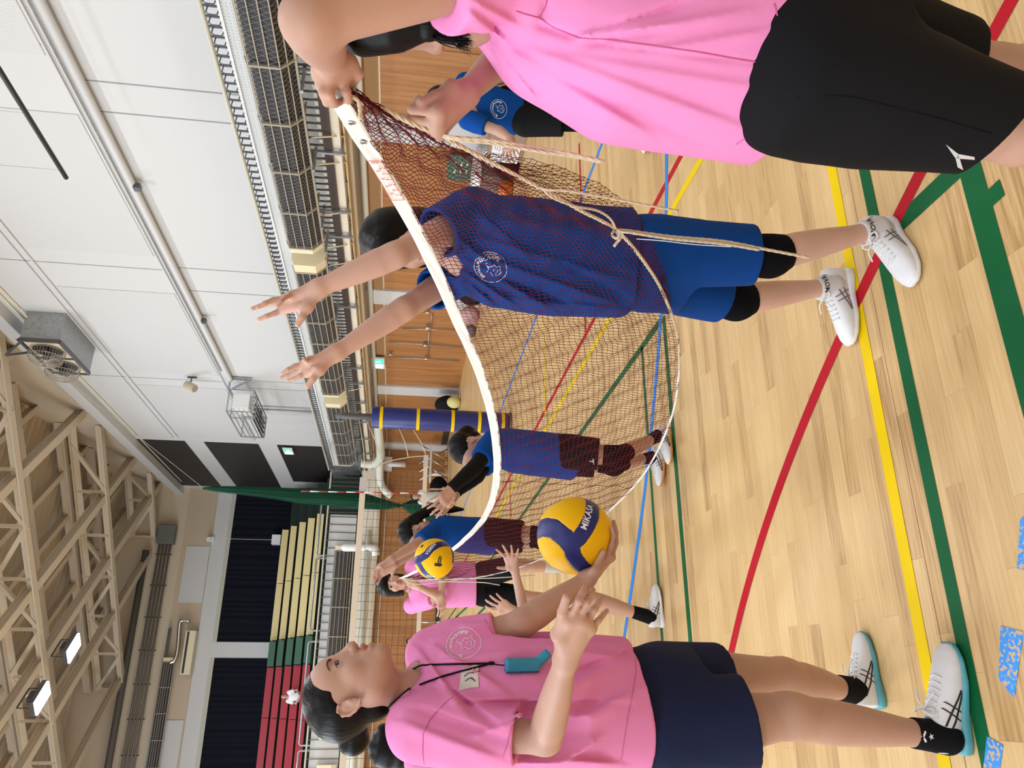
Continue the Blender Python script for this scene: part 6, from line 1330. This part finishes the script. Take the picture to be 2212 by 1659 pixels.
# upper heater on the back wall and the air curtain with silver duct
c = PL(360, 1450, 1, YE-.25); heater(YE-.12, -5.5, c[0]+.5, c[2]-.25, c[2]+.20, .28, 'caged heater high on the back wall below the roof', axis='x', cell=1.0)
c = PL(407, 1405, 1, YE-.4); r = empty('air_unit', c, 'long cream air unit with a silver duct high on the back wall', 'air unit')
mb = MB(); mb.box((c[0]-.9, YE-.55, c[2]-.22), (c[0]+.75, YE-.13, c[2]+.18)); mb.build('casing', M['creamlight'], r, bevel=.03)
mb = MB(); mb.box((c[0]-.85, YE-.57, c[2]+.02), (c[0]+.70, YE-.55, c[2]+.10)); mb.build('slot', M['black'], r)
d0 = [PL(px, py, 1, YE-.35) for px, py in ((410, 1342), (392, 1341), (388, 1352), (384, 1400), (378, 1425), (366, 1432))]; mb = MB(); mb.tube(spline(d0, 5), .075, 12); mb.build('silver_duct', M['steel'], r, smooth=True)
# pipes under the balcony
def pipe(name, pts, rad, m, label, cat='pipe', group=None, n=12, sm=True):
    mb = MB(); mb.tube(pts, rad, n); return tag(mb.build(name, m, smooth=sm), label, cat, group)
pipe('pipe', [(XW-.10, -6, 2.40), (XW-.10, 24.2, 2.40)], .055, M['pipe'], 'cream pipe running below the balcony above the timber panels', group='long wall pipes')
r = empty('cable_conduit', (XB+.30, 10, 2.4), 'bundle of thin cream conduits under the right balcony', 'conduit')
for i, (x, z) in enumerate(((XB+.18, 2.585), (XB+.22, 2.585), (XB+.26, 2.585))):
    mb = MB(); mb.tube([(x, -6, z), (x, 26.5, z)], .014, 6); mb.build('tube', M['creamlight'], r, smooth=True)
mb = MB(); y = 5
while y < 26: mb.bar((XB+.14, y, 2.60), (XB+.30, y, 2.60), .03, .03); y += 1.1
mb.build('clamp', M['galv'], r)
for i, y in enumerate((9.1, 9.7, 11.0, 12.0, 12.6, 18.9)):
    mb = MB(); mb.tube(spline([(XH-.12, y, 3.0), (XH-.02, y+.06, 2.75), (XB+.12, y+.25, 2.60), (XB+.2, y+.3, 2.58)], 6), .012, 6); mb.build('hose', M['creamlight'], r, smooth=True)
r = empty('duct', (XB-.1, 22, 3.5), 'thick pale green pipe behind the railing that drops down at the hall corner', 'pipe'); mb = MB()
mb.tube(spline([(XB+.25, 18.6, 3.30), (XB+.25, 18.7, 3.55), (XB+.25, 19.1, 3.62), (XB+.25, 24.9, 3.58), (XB+.22, 25.5, 3.5), (XB-.05, 25.6, 3.45)], 5), .14, 12)
mb.build('upper_run', M['pipe'], r, smooth=True)
mb = MB(); mb.tube(spline([PL(780, 1001, 0, XB-.1), PL(800, 1003, 0, XB-.12), PL(812, 1000, 0, XB-.10), PL(822, 985, 0, XB-.1), PL(818, 940, 0, XB+.05), PL(816, 915, 0, XB+.1)], 6), .14, 12); mb.build('elbow_run', M['pipe'], r, smooth=True)
mb = MB(); mb.tube(spline([PL(820, 1000, 0, XB-.1), PL(822, 1040, 1, YB-.35), PL(832, 1060, 1, YB-.30), PL(846, 1072, 1, YB-.25)], 5), .13, 12); mb.build('branch', M['pipe'], r, smooth=True)
q = PL(836, 1002, 1, YB-.2); mb = MB(); mb.box((q[0]-.25, YB-.25, q[2]-.18), (q[0]+.25, YB-.06, q[2]+.25)); tag(mb.build('junction_box', M['wplastic'], bevel=.01), 'white junction box on the far wall beside the thick pipe', 'box')
mb = MB(); q2 = PL(840, 1003, 1, YB-.3); q3 = PL(876, 1004, 1, YB-.3); mb.tube([q2, q3], .09, 12); mb.tube([q2, q2+np.array((0, .28, 0))], .05, 8); tag(mb.build('vent_pipe', M['wplastic'], smooth=True), 'short white pipe hanging in front of the junction box', 'pipe')
mb = MB(); mb.tube([(-13, YB-.42, 2.55), (5.3, YB-.42, 2.55)], .09, 12); tag(mb.build('pipe', M['pipe'], smooth=True), 'thick pale pipe running below the far balcony', 'pipe')
mb = MB(); q = PL(748, 1183, 1, YB-.4); mb.tube(spline([q+np.array((0, .2, 0)), q, q-up_*.9, PL(810, 1190, 1, YB-.45), PL(812, 1200, 1, YB-.45)], 6), .13, 12); tag(mb.build('bent_pipe', M['wplastic'], smooth=True), 'fat white pipe crossing the far balcony edge beside the heater end', 'pipe')
# brackets under the heaters
ORD = ('first', 'second', 'third', 'fourth', 'fifth', 'sixth', 'seventh', 'eighth', 'ninth', 'tenth', 'eleventh', 'twelfth', 'thirteenth')
for i, y in enumerate((7.94, 9.53, 11.03, 11.77, 12.9, 14.4, 16.0, 17.6, 18.6, 20.0, 21.6, 23.2, 24.8)):
    mb = MB(); mb.bar((XB-.05, y, 3.66), (XB-.05, y, 2.55), .05, .04, up=(0, 1, 0)); mb.bar((XB-.40, y, 2.98), (XB+.05, y, 2.98), .05, .04); mb.bar((XB-.05, y, 2.62), (XB+.3, y, 2.62), .05, .05)
    tag(mb.build('heater_bracket', M['galv']), 'galvanised heater bracket on the right balcony edge, '+ORD[i]+' from the camera', 'bracket', 'heater brackets')
# long wall pipe, box joints, camera, caged unit
r = empty('wall_conduit', (XW-.08, 10, 6.4), 'long white round pipe across the upper right wall', 'pipe')
mb = MB(); mb.tube([(XW-.10, -5, 6.36), (XW-.10, 20.9, 6.42), (XW-.12, 21.0, 6.40)], .065, 14); mb.build('tube', M['wall'], r, smooth=True)
mb = MB(); mb.tube([(XW-.03, -5, 6.56), (XW-.03, 20.6, 6.6)], .015, 6); mb.build('thin_line', M['galv'], r)
for y in (12.0, 17.2): mb = MB(); mb.box((XW-.2, y-.06, 6.25), (XW-.1, y+.06, 6.36)); mb.build('clip', M['rail'], r)
c = PL(535, 852, 0, XW-.5); r = empty('caged_unit', c, 'steel wire cage around a folded board unit on the upper right wall', 'cage'); mb = MB(); y0, y1, z0, z1, xf_, xb_ = 21.1, 23.4, 5.75, 6.42, XW-1.0, XW-.35
for y in (y0, y0+.55, y1):
    for a, b in (((xf_, z0), (xb_, z0)), ((xb_, z0), (xb_, z1)), ((xb_, z1), (xf_, z1)), ((xf_, z1), (xf_, z0))): mb.bar((a[0], y, a[1]), (b[0], y, b[1]), .03, .03)
for x, z in ((xf_, z0), (xb_, z0), (xb_, z1), (xf_, z1)): mb.bar((x, y0, z), (x, y1, z), .03, .03)
for k in range(1, 5): z = z0+(z1-z0)*k/5; mb.bar((xf_, y0, z), (xf_, y1, z), .018, .018); x = xf_+(xb_-xf_)*k/5; mb.bar((x, y0, z0), (x, y1, z0), .018, .018)
mb.build('cage_frame', M['galv'], r); mb = MB(); mb.box((xf_+.12, y0+.05, z0+.1), (xb_-.08, y0+.6, z1-.1)); mb.tube([(xf_+.3, y0+.1, z0+.3), (xf_+.3, y0+.75, z0+.3)], .18, 16); mb.build('motor', M['wplastic'], r, bevel=.02)
mb = MB()
for k in range(4): mb.bar((xf_+.05+.15*k, y0+.7, z0+.06), (xf_+.05+.15*k, y1+.15, z0+.06), .05, .05)
mb.bar((xf_, y1-.6, z0+.06), (xb_, y1-.6, z0+.06), .05, .05); mb.build('black_slats', M['black'], r)
mb = MB(); mb.bar((XW-.05, y0-.1, z1), (XW-.4, y0-.1, z1), .05, .05); mb.bar((XW-.05, y0-.1, z0+.1), (XW-.05, y0-.1, z1+.1), .06, .06); mb.bar((XW-.05, y0-.1, z0+.1), (XW-.4, y0-.1, z1-.05), .04, .04); mb.bar((XW-.02, y1, z0+.2), (xb_, y1, z0+.2), .04, .04); mb.build('wall_arm', M['galv'], r)
mb = MB(); mb.tube([(XW-.06, 23.6, 6.2), (XW-.06, 23.6, 4.3)], .045, 8); mb.tube([(XW-.06, 23.3, 6.2), (XW-.06, 23.3, 4.3)], .03, 8); tag(mb.build('downpipe', M['wall'], smooth=True), 'pair of thin vertical wall pipes below the wire cage', 'pipe')
c = PL(410, 832, 0, XW-.3); r = empty('wall_speaker', c, 'small grey cylindrical speaker bracketed on the upper right wall', 'speaker'); mb = MB(); mb.tube([c+np.array((.05, .1, .12)), c+np.array((-.12, -.05, -.16))], .115, 16); mb.build('cylinder', M['beigewall'], r, smooth=True, bevel=.01)
mb = MB(); mb.tube([c+np.array((-.121, -.051, -.162)), c+np.array((-.123, -.053, -.166))], .095, 16); mb.build('grille', mat('grey_grille', (.35, .34, .30), .7), r)
mb = MB(); mb.bar(c, c+np.array((.29, .1, 0)), .03, .03); mb.bar(c+np.array((.27, .1, -.12)), c+np.array((.27, .1, .12)), .03, .05); mb.build('bracket', M['rail'], r)
# fan box
y0, y1, z0, z1, xa = 17.55, 19.47, 9.50, 10.37, XW-.72
r = empty('fan_box', (XW-.4, 18.5, z0), 'big galvanised fan box with two caged fans, high on the right wall', 'fan')
mb = MB(); mb.box((xa, y0, z0), (XW-.001, y1, z1)); mb.build('steel_box', M['galv'], r)
mb = MB()
for a, b in (((y0, z0), (y1, z0)), ((y1, z0), (y1, z1)), ((y1, z1), (y0, z1)), ((y0, z1), (y0, z0)), (((y0+y1)/2, z0), ((y0+y1)/2, z1))): mb.bar((xa-.02, a[0], a[1]), (xa-.02, b[0], b[1]), .09, .05)
mb.build('rim', M['rail'], r)
mb = MB(); mb.bar((xa-.02, y0+.1, z1), (xa-.30, y0+.3, z1+.35), .05, .05); mb.bar((xa-.02, y0+.7, z1), (xa-.30, y0+.3, z1+.35), .05, .05); mb.bar((xa-.02, y0, z1+.03), (xa-.02, y0+.8, z1+.03), .05, .05); mb.build('bracket', M['rail'], r)
mb = MB(); mb.tube([(XW-.03, -5, 10.5), (XW-.03, 17.4, 10.45), (XW-.2, 17.6, 10.3)], .02, 6); mb.tube([(XW-.03, -5, 10.6), (XW-.03, 33, 10.6)], .02, 6); mb.build('power_cable', M['creamlight'], r)
for k, yc in enumerate((y0+.49, y1-.49)):
    zc2 = (z0+z1)/2; X = np.array((-1., 0, 0)); ctr = np.array((xa-.03, yc, zc2)); f_ = MB(); f_.box((xa-.035, yc-.44, z0+.05), (xa-.005, yc+.44, z1-.05)); f_.build('mounting_plate', M['cream'], r)
    mb = MB(); mb.tube([ctr+X*.006, ctr+X*.03], .33, 24); mb.build('fan_opening', M['black'], r)
    ring = lambda rr, dz, n=28: [ctr+X*dz+np.array((0, rr*math.cos(a), rr*math.sin(a))) for a in np.linspace(0, 2*PI, n)]
    mb = MB()
    for rr, dz in ((.38, .05), (.38, .20), (.34, .30), (.24, .37), (.12, .40)): mb.tube(ring(rr, dz), .007, 4, caps=False)
    for a in np.linspace(0, 2*PI, 37)[:-1]: mb.tube([ctr+X*dz+np.array((0, rr*math.cos(a), rr*math.sin(a))) for rr, dz in ((.38, .03), (.38, .22), (.33, .31), (.2, .38), (.05, .40))], .0045, 4)
    mb.build('fan_cage', M['cage'], r)
    mb = MB()
    for b in range(4):
        a = b*PI/2+.4+k; u = np.array((0, math.cos(a), math.sin(a))); v = np.array((0, -math.sin(a), math.cos(a))); mb.add([ctr+u*.06-v*.03+X*.12, ctr+u*.30-v*.10+X*.10, ctr+u*.31+v*.08+X*.18, ctr+u*.06+v*.04+X*.16], [(0, 1, 2, 3)])
    mb.tube([ctr+X*.05, ctr+X*.24], .07, 12); mb.build('fan_blades', M['rail'], r)
# flood lamps under the roof beams
lampm = mat('lamp_glass', (1, 1, 1), .3, emit=28)
for (px, py), lab in (((160, 1400), 'lit white flood lamp under the roof beam, farther from the photo corner'), ((92, 1508), 'lit white flood lamp under the roof beam, nearer the photo corner')):
    c = PL(px, py, 2, 10.95); r = empty('flood_lamp', c, lab, 'lamp', 'roof flood lamps'); Rz = np.array(((math.cos(.8), -math.sin(.8), 0), (math.sin(.8), math.cos(.8), 0), (0, 0, 1)))
    mb = MB(); mb.box((-.42, -.24, .03), (.42, .24, .16), 0, Rz, c); mb.build('housing', M['rail'], r)
    mb = MB(); mb.box((-.40, -.22, -.02), (.40, .22, .03), 0, Rz, c); mb.build('lamp_glass', lampm, r)
    mb = MB()
    for q in (-.36, .36): mb.bar(c+Rz@np.array((q, 0, .1)), c+Rz@np.array((q, 0, .5)), .03, .03)
    mb.bar(c+Rz@np.array((-.36, 0, .5)), c+Rz@np.array((.36, 0, .5)), .04, .03); mb.box((-.15, -.12, .16), (.15, .12, .34), 0, Rz, c); mb.build('hanger', M['rail'], r)
# black batten hanging by wires
a = PL(-8, 140, 0, 7.0); b = PL(143, 384, 0, 7.0); r = empty('hanging_batten', (a+b)/2, 'slim black batten hanging on thin wires in front of the white wall', 'batten')
mb = MB(); mb.tube([a+(a-b)*.5, b], .035, 10); mb.build('rod', M['black'], r, smooth=True); mb = MB()
for t in (.38, .92, -.3): p = a+(b-a)*t; mb.tube([p, p+up_*3.2], .006, 4)
mb.build('wire', M['galv'], r)
# exit signs
em = mat('exit_green', (.02, .55, .35), .4, emit=2.2); ew = mat('exit_white', (.85, 1, .93), .4, emit=3)
def exit_sign(c, axis, label):
    r = empty('exit_sign', c, label, 'sign', 'green exit signs'); c = np.array(c); s = .2
    def B(lo, hi, m, nm): mb = MB(); mb.box(lo, hi, 0, np.eye(3), c); return mb.build(nm, m, r)
    B((-.05, -.34, -.17), (.0, .34, .17), M['wplastic'], 'housing'); B((-.055, -.30, -.13), (-.051, .02, .13), em, 'green_panel'); B((-.055, .02, -.13), (-.051, .30, .13), ew, 'white_panel')
    mb = MB(); P = lambda y, z: np.array((c[0]-.058, c[1]+y, c[2]+z)); mb.tube([P(-.14, .08), P(-.14, .081)], .022, 8)
    for a, b in (((-.14, .06), (-.15, -.01)), ((-.15, -.01), (-.10, -.09)), ((-.15, -.01), (-.20, -.06)), ((-.20, -.06), (-.24, -.05)), ((-.14, .04), (-.09, .0)), ((-.14, .04), (-.2, .02))): mb.bar(P(*a), P(*b), .022, .004)
    for z in (.05, -.05): mb.bar(P(.08, z), P(.24, z), .02, .004)
    mb.bar(P(.24, 0), P(.08, 0), .03, .004); mb.build('running_figure', ew, r)
exit_sign(PL(817, 782, 0, XW-.08), 'x', 'lit green exit sign above the timber wall doors'); exit_sign(PL(623, 973, 0, XW-.08), 'x', 'lit green exit sign in the dark opening beside the stands')
# wall bars / rods on the timber doors
r = empty('door_rods', (XW-.1, 18.5, 0), 'thin steel rods and turnbuckles fixed across the timber wall panels', 'rods'); mb = MB()
for a, b in (((840, 738), (998, 750)), ((838, 771), (993, 780)), ((870, 710), (990, 712))): mb.tube([PL(*a, 0, XW-.05), PL(*b, 0, XW-.05)], .016, 6)
mb.tube([PL(927, 717, 0, XW-.06), PL(923, 777, 0, XW-.06)], .016, 6); mb.tube([PL(933, 680, 0, XW-.06), PL(930, 712, 0, XW-.06)], .016, 6); mb.build('rod', M['galv'], r, smooth=True)
for p in ((924, 675), (924, 708), (919, 746), (921, 775), (843, 766)): mb = MB(); q = PL(*p, 0, XW-.1); mb.tube([q-up_*.07, q+up_*.07], .035, 8); mb.tube([q, q+np.array((.06, 0, 0))], .03, 8); mb.build('turnbuckle', M['steel'], r, smooth=True)
# upper wall fittings
c = PL(455, 1165, 1, YE-.2); mb = MB(); mb.box((c[0]-.1, YE-.25, c[2]-.14), (c[0]+.1, YE-.12, c[2]+.14)); mb.tube([(c[0]-.02, YE-.35, c[2]+.05), (c[0]-.02, YE-.2, c[2]+.05)], .09, 10); tag(mb.build('wall_camera', M['wplastic']), 'small white camera on the frame above the far curtain', 'camera')
c = PL(597, 1166, 1, YE-.5); mb = MB(); mb.box((c[0]-.2, YE-.6, c[2]-.18), (c[0]+.2, YE-.3, c[2]+.18)); mb.tube([(c[0], YE-.45, c[2]), (c[0], YE-.45, 8.9), (c[0], YE-.13, 8.9)], .01, 4); tag(mb.build('hanging_speaker', M['wplastic'], bevel=.01), 'small white box hanging in front of the far curtain above the cream benches', 'speaker')
r = empty('cable_ladder', (0, YE-.3, 10.5), 'row of parallel steel pipes clipped along the top of the back wall', 'pipe'); zc_ = PL(345, 1150, 1, YE-.3)[2]
for k in range(4): mb = MB(); mb.tube([(-13, YE-.30, zc_-.5+k*.14), (6.2, YE-.30, zc_-.5+k*.14)], .045, 8); mb.build('tube', mat('grey_pipe', (.25, .24, .22), .5, metal=.4) if k == 0 else bpy.data.materials['grey_pipe'], r, smooth=True)
mb = MB(); x = -12
while x < 6: mb.bar((x, YE-.24, zc_-.6), (x, YE-.24, zc_+.05), .05, .05, up=(0, 1, 0)); x += 1.25
mb.build('clip', M['rail'], r); mb = MB(); mb.box((5.9, YE-.5, zc_-.65), (6.7, YE-.15, zc_+.05)); mb.build('grey_box', mat('grey_box', (.16, .16, .15), .6), r, bevel=.04)
mb = MB(); mb.tube([(-13, YE-.5, zc_+.35), (5.6, YE-.5, zc_+.35)], .13, 12); mb.build('dark_duct', mat('dark_duct', (.12, .115, .105), .6), r, smooth=True)
mb = MB(); mb.tube([(-13, YE-.25, zc_-1.0), (2.6, YE-.25, zc_-1.0)], .06, 10); tag(mb.build('wall_pipe', M['galv'], smooth=True), 'long steel pipe on the back wall below the pipe row', 'pipe')
# balcony gate frames and hoops of the far stand
for i, (p0, p1) in enumerate((((700, 1088), (692, 1200)), ((693, 1206), (669, 1362)), ((672, 1386), (654, 1610)), ((650, 1622), (645, 1700)))):
    a = PL(*p0, 1, YB+.6); b = PL(*p1, 1, YB+.6); z = 4.30; mb = MB(); x0, x1 = a[0], b[0]; mb.tube([(x0, YB+.6, 3.0), (x0, YB+.6, z-.04), (x0-.05, YB+.6, z), (x1+.05, YB+.6, z), (x1, YB+.6, z-.04), (x1, YB+.6, 3.0)], .035, 10)
    tag(mb.build('guard_hoop', M['galv'], smooth=True), 'steel guard hoop in front of the '+('cream benches, by the green net', 'cream benches, second from the green net', 'red benches beside the green aisle', 'red benches behind the hair bun')[i], 'rail', 'guard hoops in front of the stand')
# ================================================================== BAGS AND LOOSE THINGS ALONG THE WALLS
def blob(name, c, r, m, label, cat, R=None, fold=.015, seed=1, group=None, extra=None, h=.02):
    c = np.array(c, float); w = wavy(seed, 14, fold, 4, (1, 1, 1), .5); ops = [('u', ell(c, r, R), 0)]+(extra or [])+[('d', Pr(w), 0), ('i', Pr(lambda P: (.004-P[:, 2]).astype(np.float32)), .003)]
    pts = [c-np.array(r), c+np.array(r)]; o = soft(name, ops, *bbox(pts, .15), h, m, None); return tag(o, label, cat, group)
WB_ = cloth('white_bag_cloth', (.72, .71, .68)); STR = mat('striped_bag', (.55, .56, .56), .7)
nt = STR.node_tree; w = nt.nodes.new('ShaderNodeTexWave'); w.inputs['Scale'].default_value = 9; w.inputs['Distortion'].default_value = 3; rr = nt.nodes.new('ShaderNodeValToRGB'); rr.color_ramp.interpolation = 'CONSTANT'; rr.color_ramp.elements[0].color = (.05, .055, .06, 1); rr.color_ramp.elements[1].position = .4; rr.color_ramp.elements[1].color = (.62, .63, .62, 1)
nt.links.new(nt.nodes.new('ShaderNodeTexCoord').outputs['Object'], w.inputs[0]); nt.links.new(w.outputs['Fac'], rr.inputs[0]); nt.links.new(rr.outputs[0], nt.nodes['Principled BSDF'].inputs['Base Color'])
def gx_(px, py, d=None): p = G(px, py); return p
b0 = PL(1098, 345, 0, XW-.45); yb0 = 10.6
def W3(px, py, x=XW-.5): return PL(px, py, 0, x)
c = W3(1030, 362, XW-.06); mb = MB(); mb.box((XW-.10, W3(1030, 338, XW-.08)[1], .55), (XW-.07, W3(1030, 392, XW-.08)[1], 1.0)); gb = tag(mb.build('green_board', mat('green_board', (.06, .17, .11), .6)), 'green board with small white lettering leaning on the timber wall', 'board')
mb = MB()
for k in range(3):
    for j in range(2): yy = gb.location[1]-.18+.2*j; mb.box((XW-.104, yy, .66+.1*k), (XW-.101, yy+.1, .69+.1*k))
mb.build('lettering', M['wplastic'], gb)
s0 = W3(1072, 340); blob('tote_bag', (XW-.62, s0[1]-.25, .26), (.22, .24, .28), STR, 'black and white striped tote bag on the floor by the wall', 'bag', seed=3)
s1 = W3(1075, 372); r = empty('storage_box', (XW-.60, s1[1], 0), 'brown storage box with a white lid among the bags by the wall', 'box'); mb = MB(); mb.box((XW-.85, s1[1]-.33, 0), (XW-.35, s1[1]+.33, .50)); mb.build('body', mat('taupe_box', (.18, .14, .12), .6), r, bevel=.02); mb = MB(); mb.box((XW-.88, s1[1]-.36, .50), (XW-.32, s1[1]+.36, .62)); mb.build('lid', M['wplastic'], r, bevel=.02)
mb = MB(); q = s1[1]-.05; mb.tube([(XW-1.0, q-.28, .112), (XW-1.0, q+.28, .112)], .11, 20); orr = tag(mb.build('foam_roller', mat('orange_foam', (.80, .20, .02), .6, bump=1, bscale=25), smooth=True), 'orange foam roller leaning against the storage box', 'roller')
blob('sports_bag', (XW-1.0, s1[1]-.85, .17), (.20, .28, .20), BLACKC, 'dark sports bag with a red trim left of the orange roller', 'bag', seed=5)
blob('sports_bag', (XW-1.05, s1[1]+.95, .20), (.22, .36, .24), BLACKC, 'black gym bag on the floor right behind the central blue player', 'bag', seed=8)
blob('tote_bag', (XW-.55, s1[1]+.62, .30), (.24, .30, .33), WB_, 'white cloth bag slumped next to the storage box', 'bag', seed=9)
mb = MB(); q = W3(1072, 287, XW-.9); mb.box((XW-1.15, q[1]-.35, 0), (XW-.70, q[1]+.30, .50)); cb = tag(mb.build('cardboard_box', mat('cardboard', (.30, .21, .14), .8), bevel=.01), 'open cardboard box behind the leaning blue player', 'box')
mb = MB(); mb.box((XW-1.17, q[1]-.10, .06), (XW-1.155, q[1]+.30, .46)); pp = mb.build('paper_sheet', M['wplastic'], cb); mb = MB()
for k in range(9):
    mb.box((XW-1.174, q[1]-.06, .42-.036*k), (XW-1.1705, q[1]+.02+.02*(k % 3), .425-.036*k)); mb.box((XW-1.174, q[1]+.10, .42-.036*k), (XW-1.1705, q[1]+.20+.03*(k % 2), .425-.036*k))
mb.build('printed_rows', PRINTK, pp)
q = W3(1010, 645, XW-.55); blob('backpack', (XW-.5, q[1]-.1, .24), (.22, .30, .28), BLACKC, 'black backpack on the floor beside the pink bag', 'bag', seed=12)
blob('drawstring_bag', (XW-.55, q[1]+.75, .20), (.18, .30, .22), mat('dusty_pink', (.45, .28, .28), .7), 'dusty pink bag on the floor in front of the white column', 'bag', seed=13); blob('shoe_bag', (XW-.6, q[1]+1.45, .11), (.12, .25, .13), mat('dark_grey_bag', (.09, .085, .09), .7), 'small dark grey bag past the pink bag', 'bag', seed=14)
q = W3(975, 875, XW-.5); blob('backpack', (XW-.5, q[1], .32), (.24, .42, .36), BLACKC, 'black backpack against the timber wall before the padded post', 'bag', seed=15); blob('backpack', (XW-.6, q[1]+1.2, .36), (.25, .4, .40), BLACKC, 'big black backpack closest to the padded post', 'bag', seed=16)
blob('gym_bag', (XW-.75, q[1]-.9, .18), (.16, .22, .20), mat('pale_yellow_bag', (.60, .56, .22), .7), 'small pale yellow bag beside the black backpacks', 'bag', seed=17); blob('gym_bag', (XW-.95, q[1]+.5, .12), (.12, .2, .13), mat('red_bag', (.45, .03, .04), .6), 'little red pouch in front of the black backpacks', 'bag', seed=18)
q = PL(960, 962, 1, 25.6); q[0] = min(q[0], 7.4); r = empty('ball_cart', (q[0], 25.6, 0), 'folding steel cart with crossed legs beside the padded post', 'cart'); mb = MB()
for k in range(3):
    x = q[0]-.35+.3*k; mb.tube([(x-.2, 25.4, 0), (x+.35, 25.4, .95)], .022, 8); mb.tube([(x+.35, 25.8, 0), (x-.2, 25.8, .95)], .022, 8)
mb.build('crossed_leg', M['steel'], r, smooth=True); mb = MB(); mb.box((q[0]-.6, 25.3, .55), (q[0]+.6, 25.9, .60)); mb.build('tray', WB_, r)
blob('gym_bag', (q[0]-.9, 25.4, .28), (.4, .25, .30), BLACKC, 'black bag lying against the far end of the folding cart', 'bag', seed=20); blob('gym_bag', (q[0]-1.9, 26.2, .22), (.4, .25, .26), mat('grey_patterned', (.2, .2, .2), .7, var=.8, vscale=20), 'grey patterned bag by the far corner baseboard', 'bag', seed=21)
c = PL(958, 1025, 1, YB-.4); mb = MB(); mb.tube([(c[0], YB-.4, 0), (c[0], YB-.4, .55)], .06, 10); tag(mb.build('short_post', M['wplastic'], smooth=True), 'short white post standing on the floor at the far wall', 'post')
# wheeled frame by the far wall
a = PL(910, 1344, 1, YB-.8); b = PL(948, 1382, 1, YB-.8); r = empty('rolling_frame', (a[0], YB-.8, 0), 'low steel rolling frame with a blue tank by the far wall', 'cart'); mb = MB()
x0, x1 = a[0], a[0]-1.6; z = .75
for p, q in (((x0, 0.05), (x0, z)), ((x0, z), (x1, z)), ((x1, z), (x1, .05)), ((x0, .05), (x1, .05)), ((x0-.5, .05), (x0-.5, z))): mb.tube([(p[0], YB-.8, p[1]), (q[0], YB-.8, q[1])], .025, 8)
for x in (x0, x1): mb.tube([(x, YB-.85, .06), (x, YB-.75, .06)], .06, 12)
mb.build('steel_tube', M['steel'], r, smooth=True); mb = MB(); mb.tube([(x0-.8, YB-.8, .45), (x0-1.4, YB-.8, .45)], .2, 16); mb.build('blue_tank', mat('pale_blue_tank', (.10, .2, .32), .35), r, smooth=True)
# folding frame and teal stool at the lower photo edge
a = D(1130, 1650, 4.9); r = empty('folding_stand', (a[0], a[1], 0), 'grey folding metal stand half hidden behind the coach at the photo edge', 'stand'); mb = MB(); A = D(1120, 1628, 4.7); B = D(1285, 1632, 4.75)
mb.bar((A[0], A[1], A[2]), (A[0]-.9, A[1]-.15, A[2]), .04, .03); mb.bar(A, (A[0]+.03, A[1], .02), .04, .04); mb.bar((A[0]-.9, A[1]-.15, A[2]), (A[0]-.93, A[1]-.15, .02), .04, .04); mb.bar((A[0]-.02, A[1], .35), (A[0]-.9, A[1]-.15, .35), .03, .03); mb.build('frame', mat('grey_frame', (.18, .18, .17), .5, metal=.4), r)
c = PL(866, 272, 0, XW-.08); mb = MB(); mb.box((XW-.12, c[1]-.09, c[2]-.12), (XW-.061, c[1]+.09, c[2]+.12)); mb.tube([(XW-.08, c[1], c[2]+.12), (XW-.08, c[1], 2.35)], .012, 6); tag(mb.build('switch_box', M['galv'], bevel=.004), 'small grey switch box with a conduit on the white wall column', 'box')
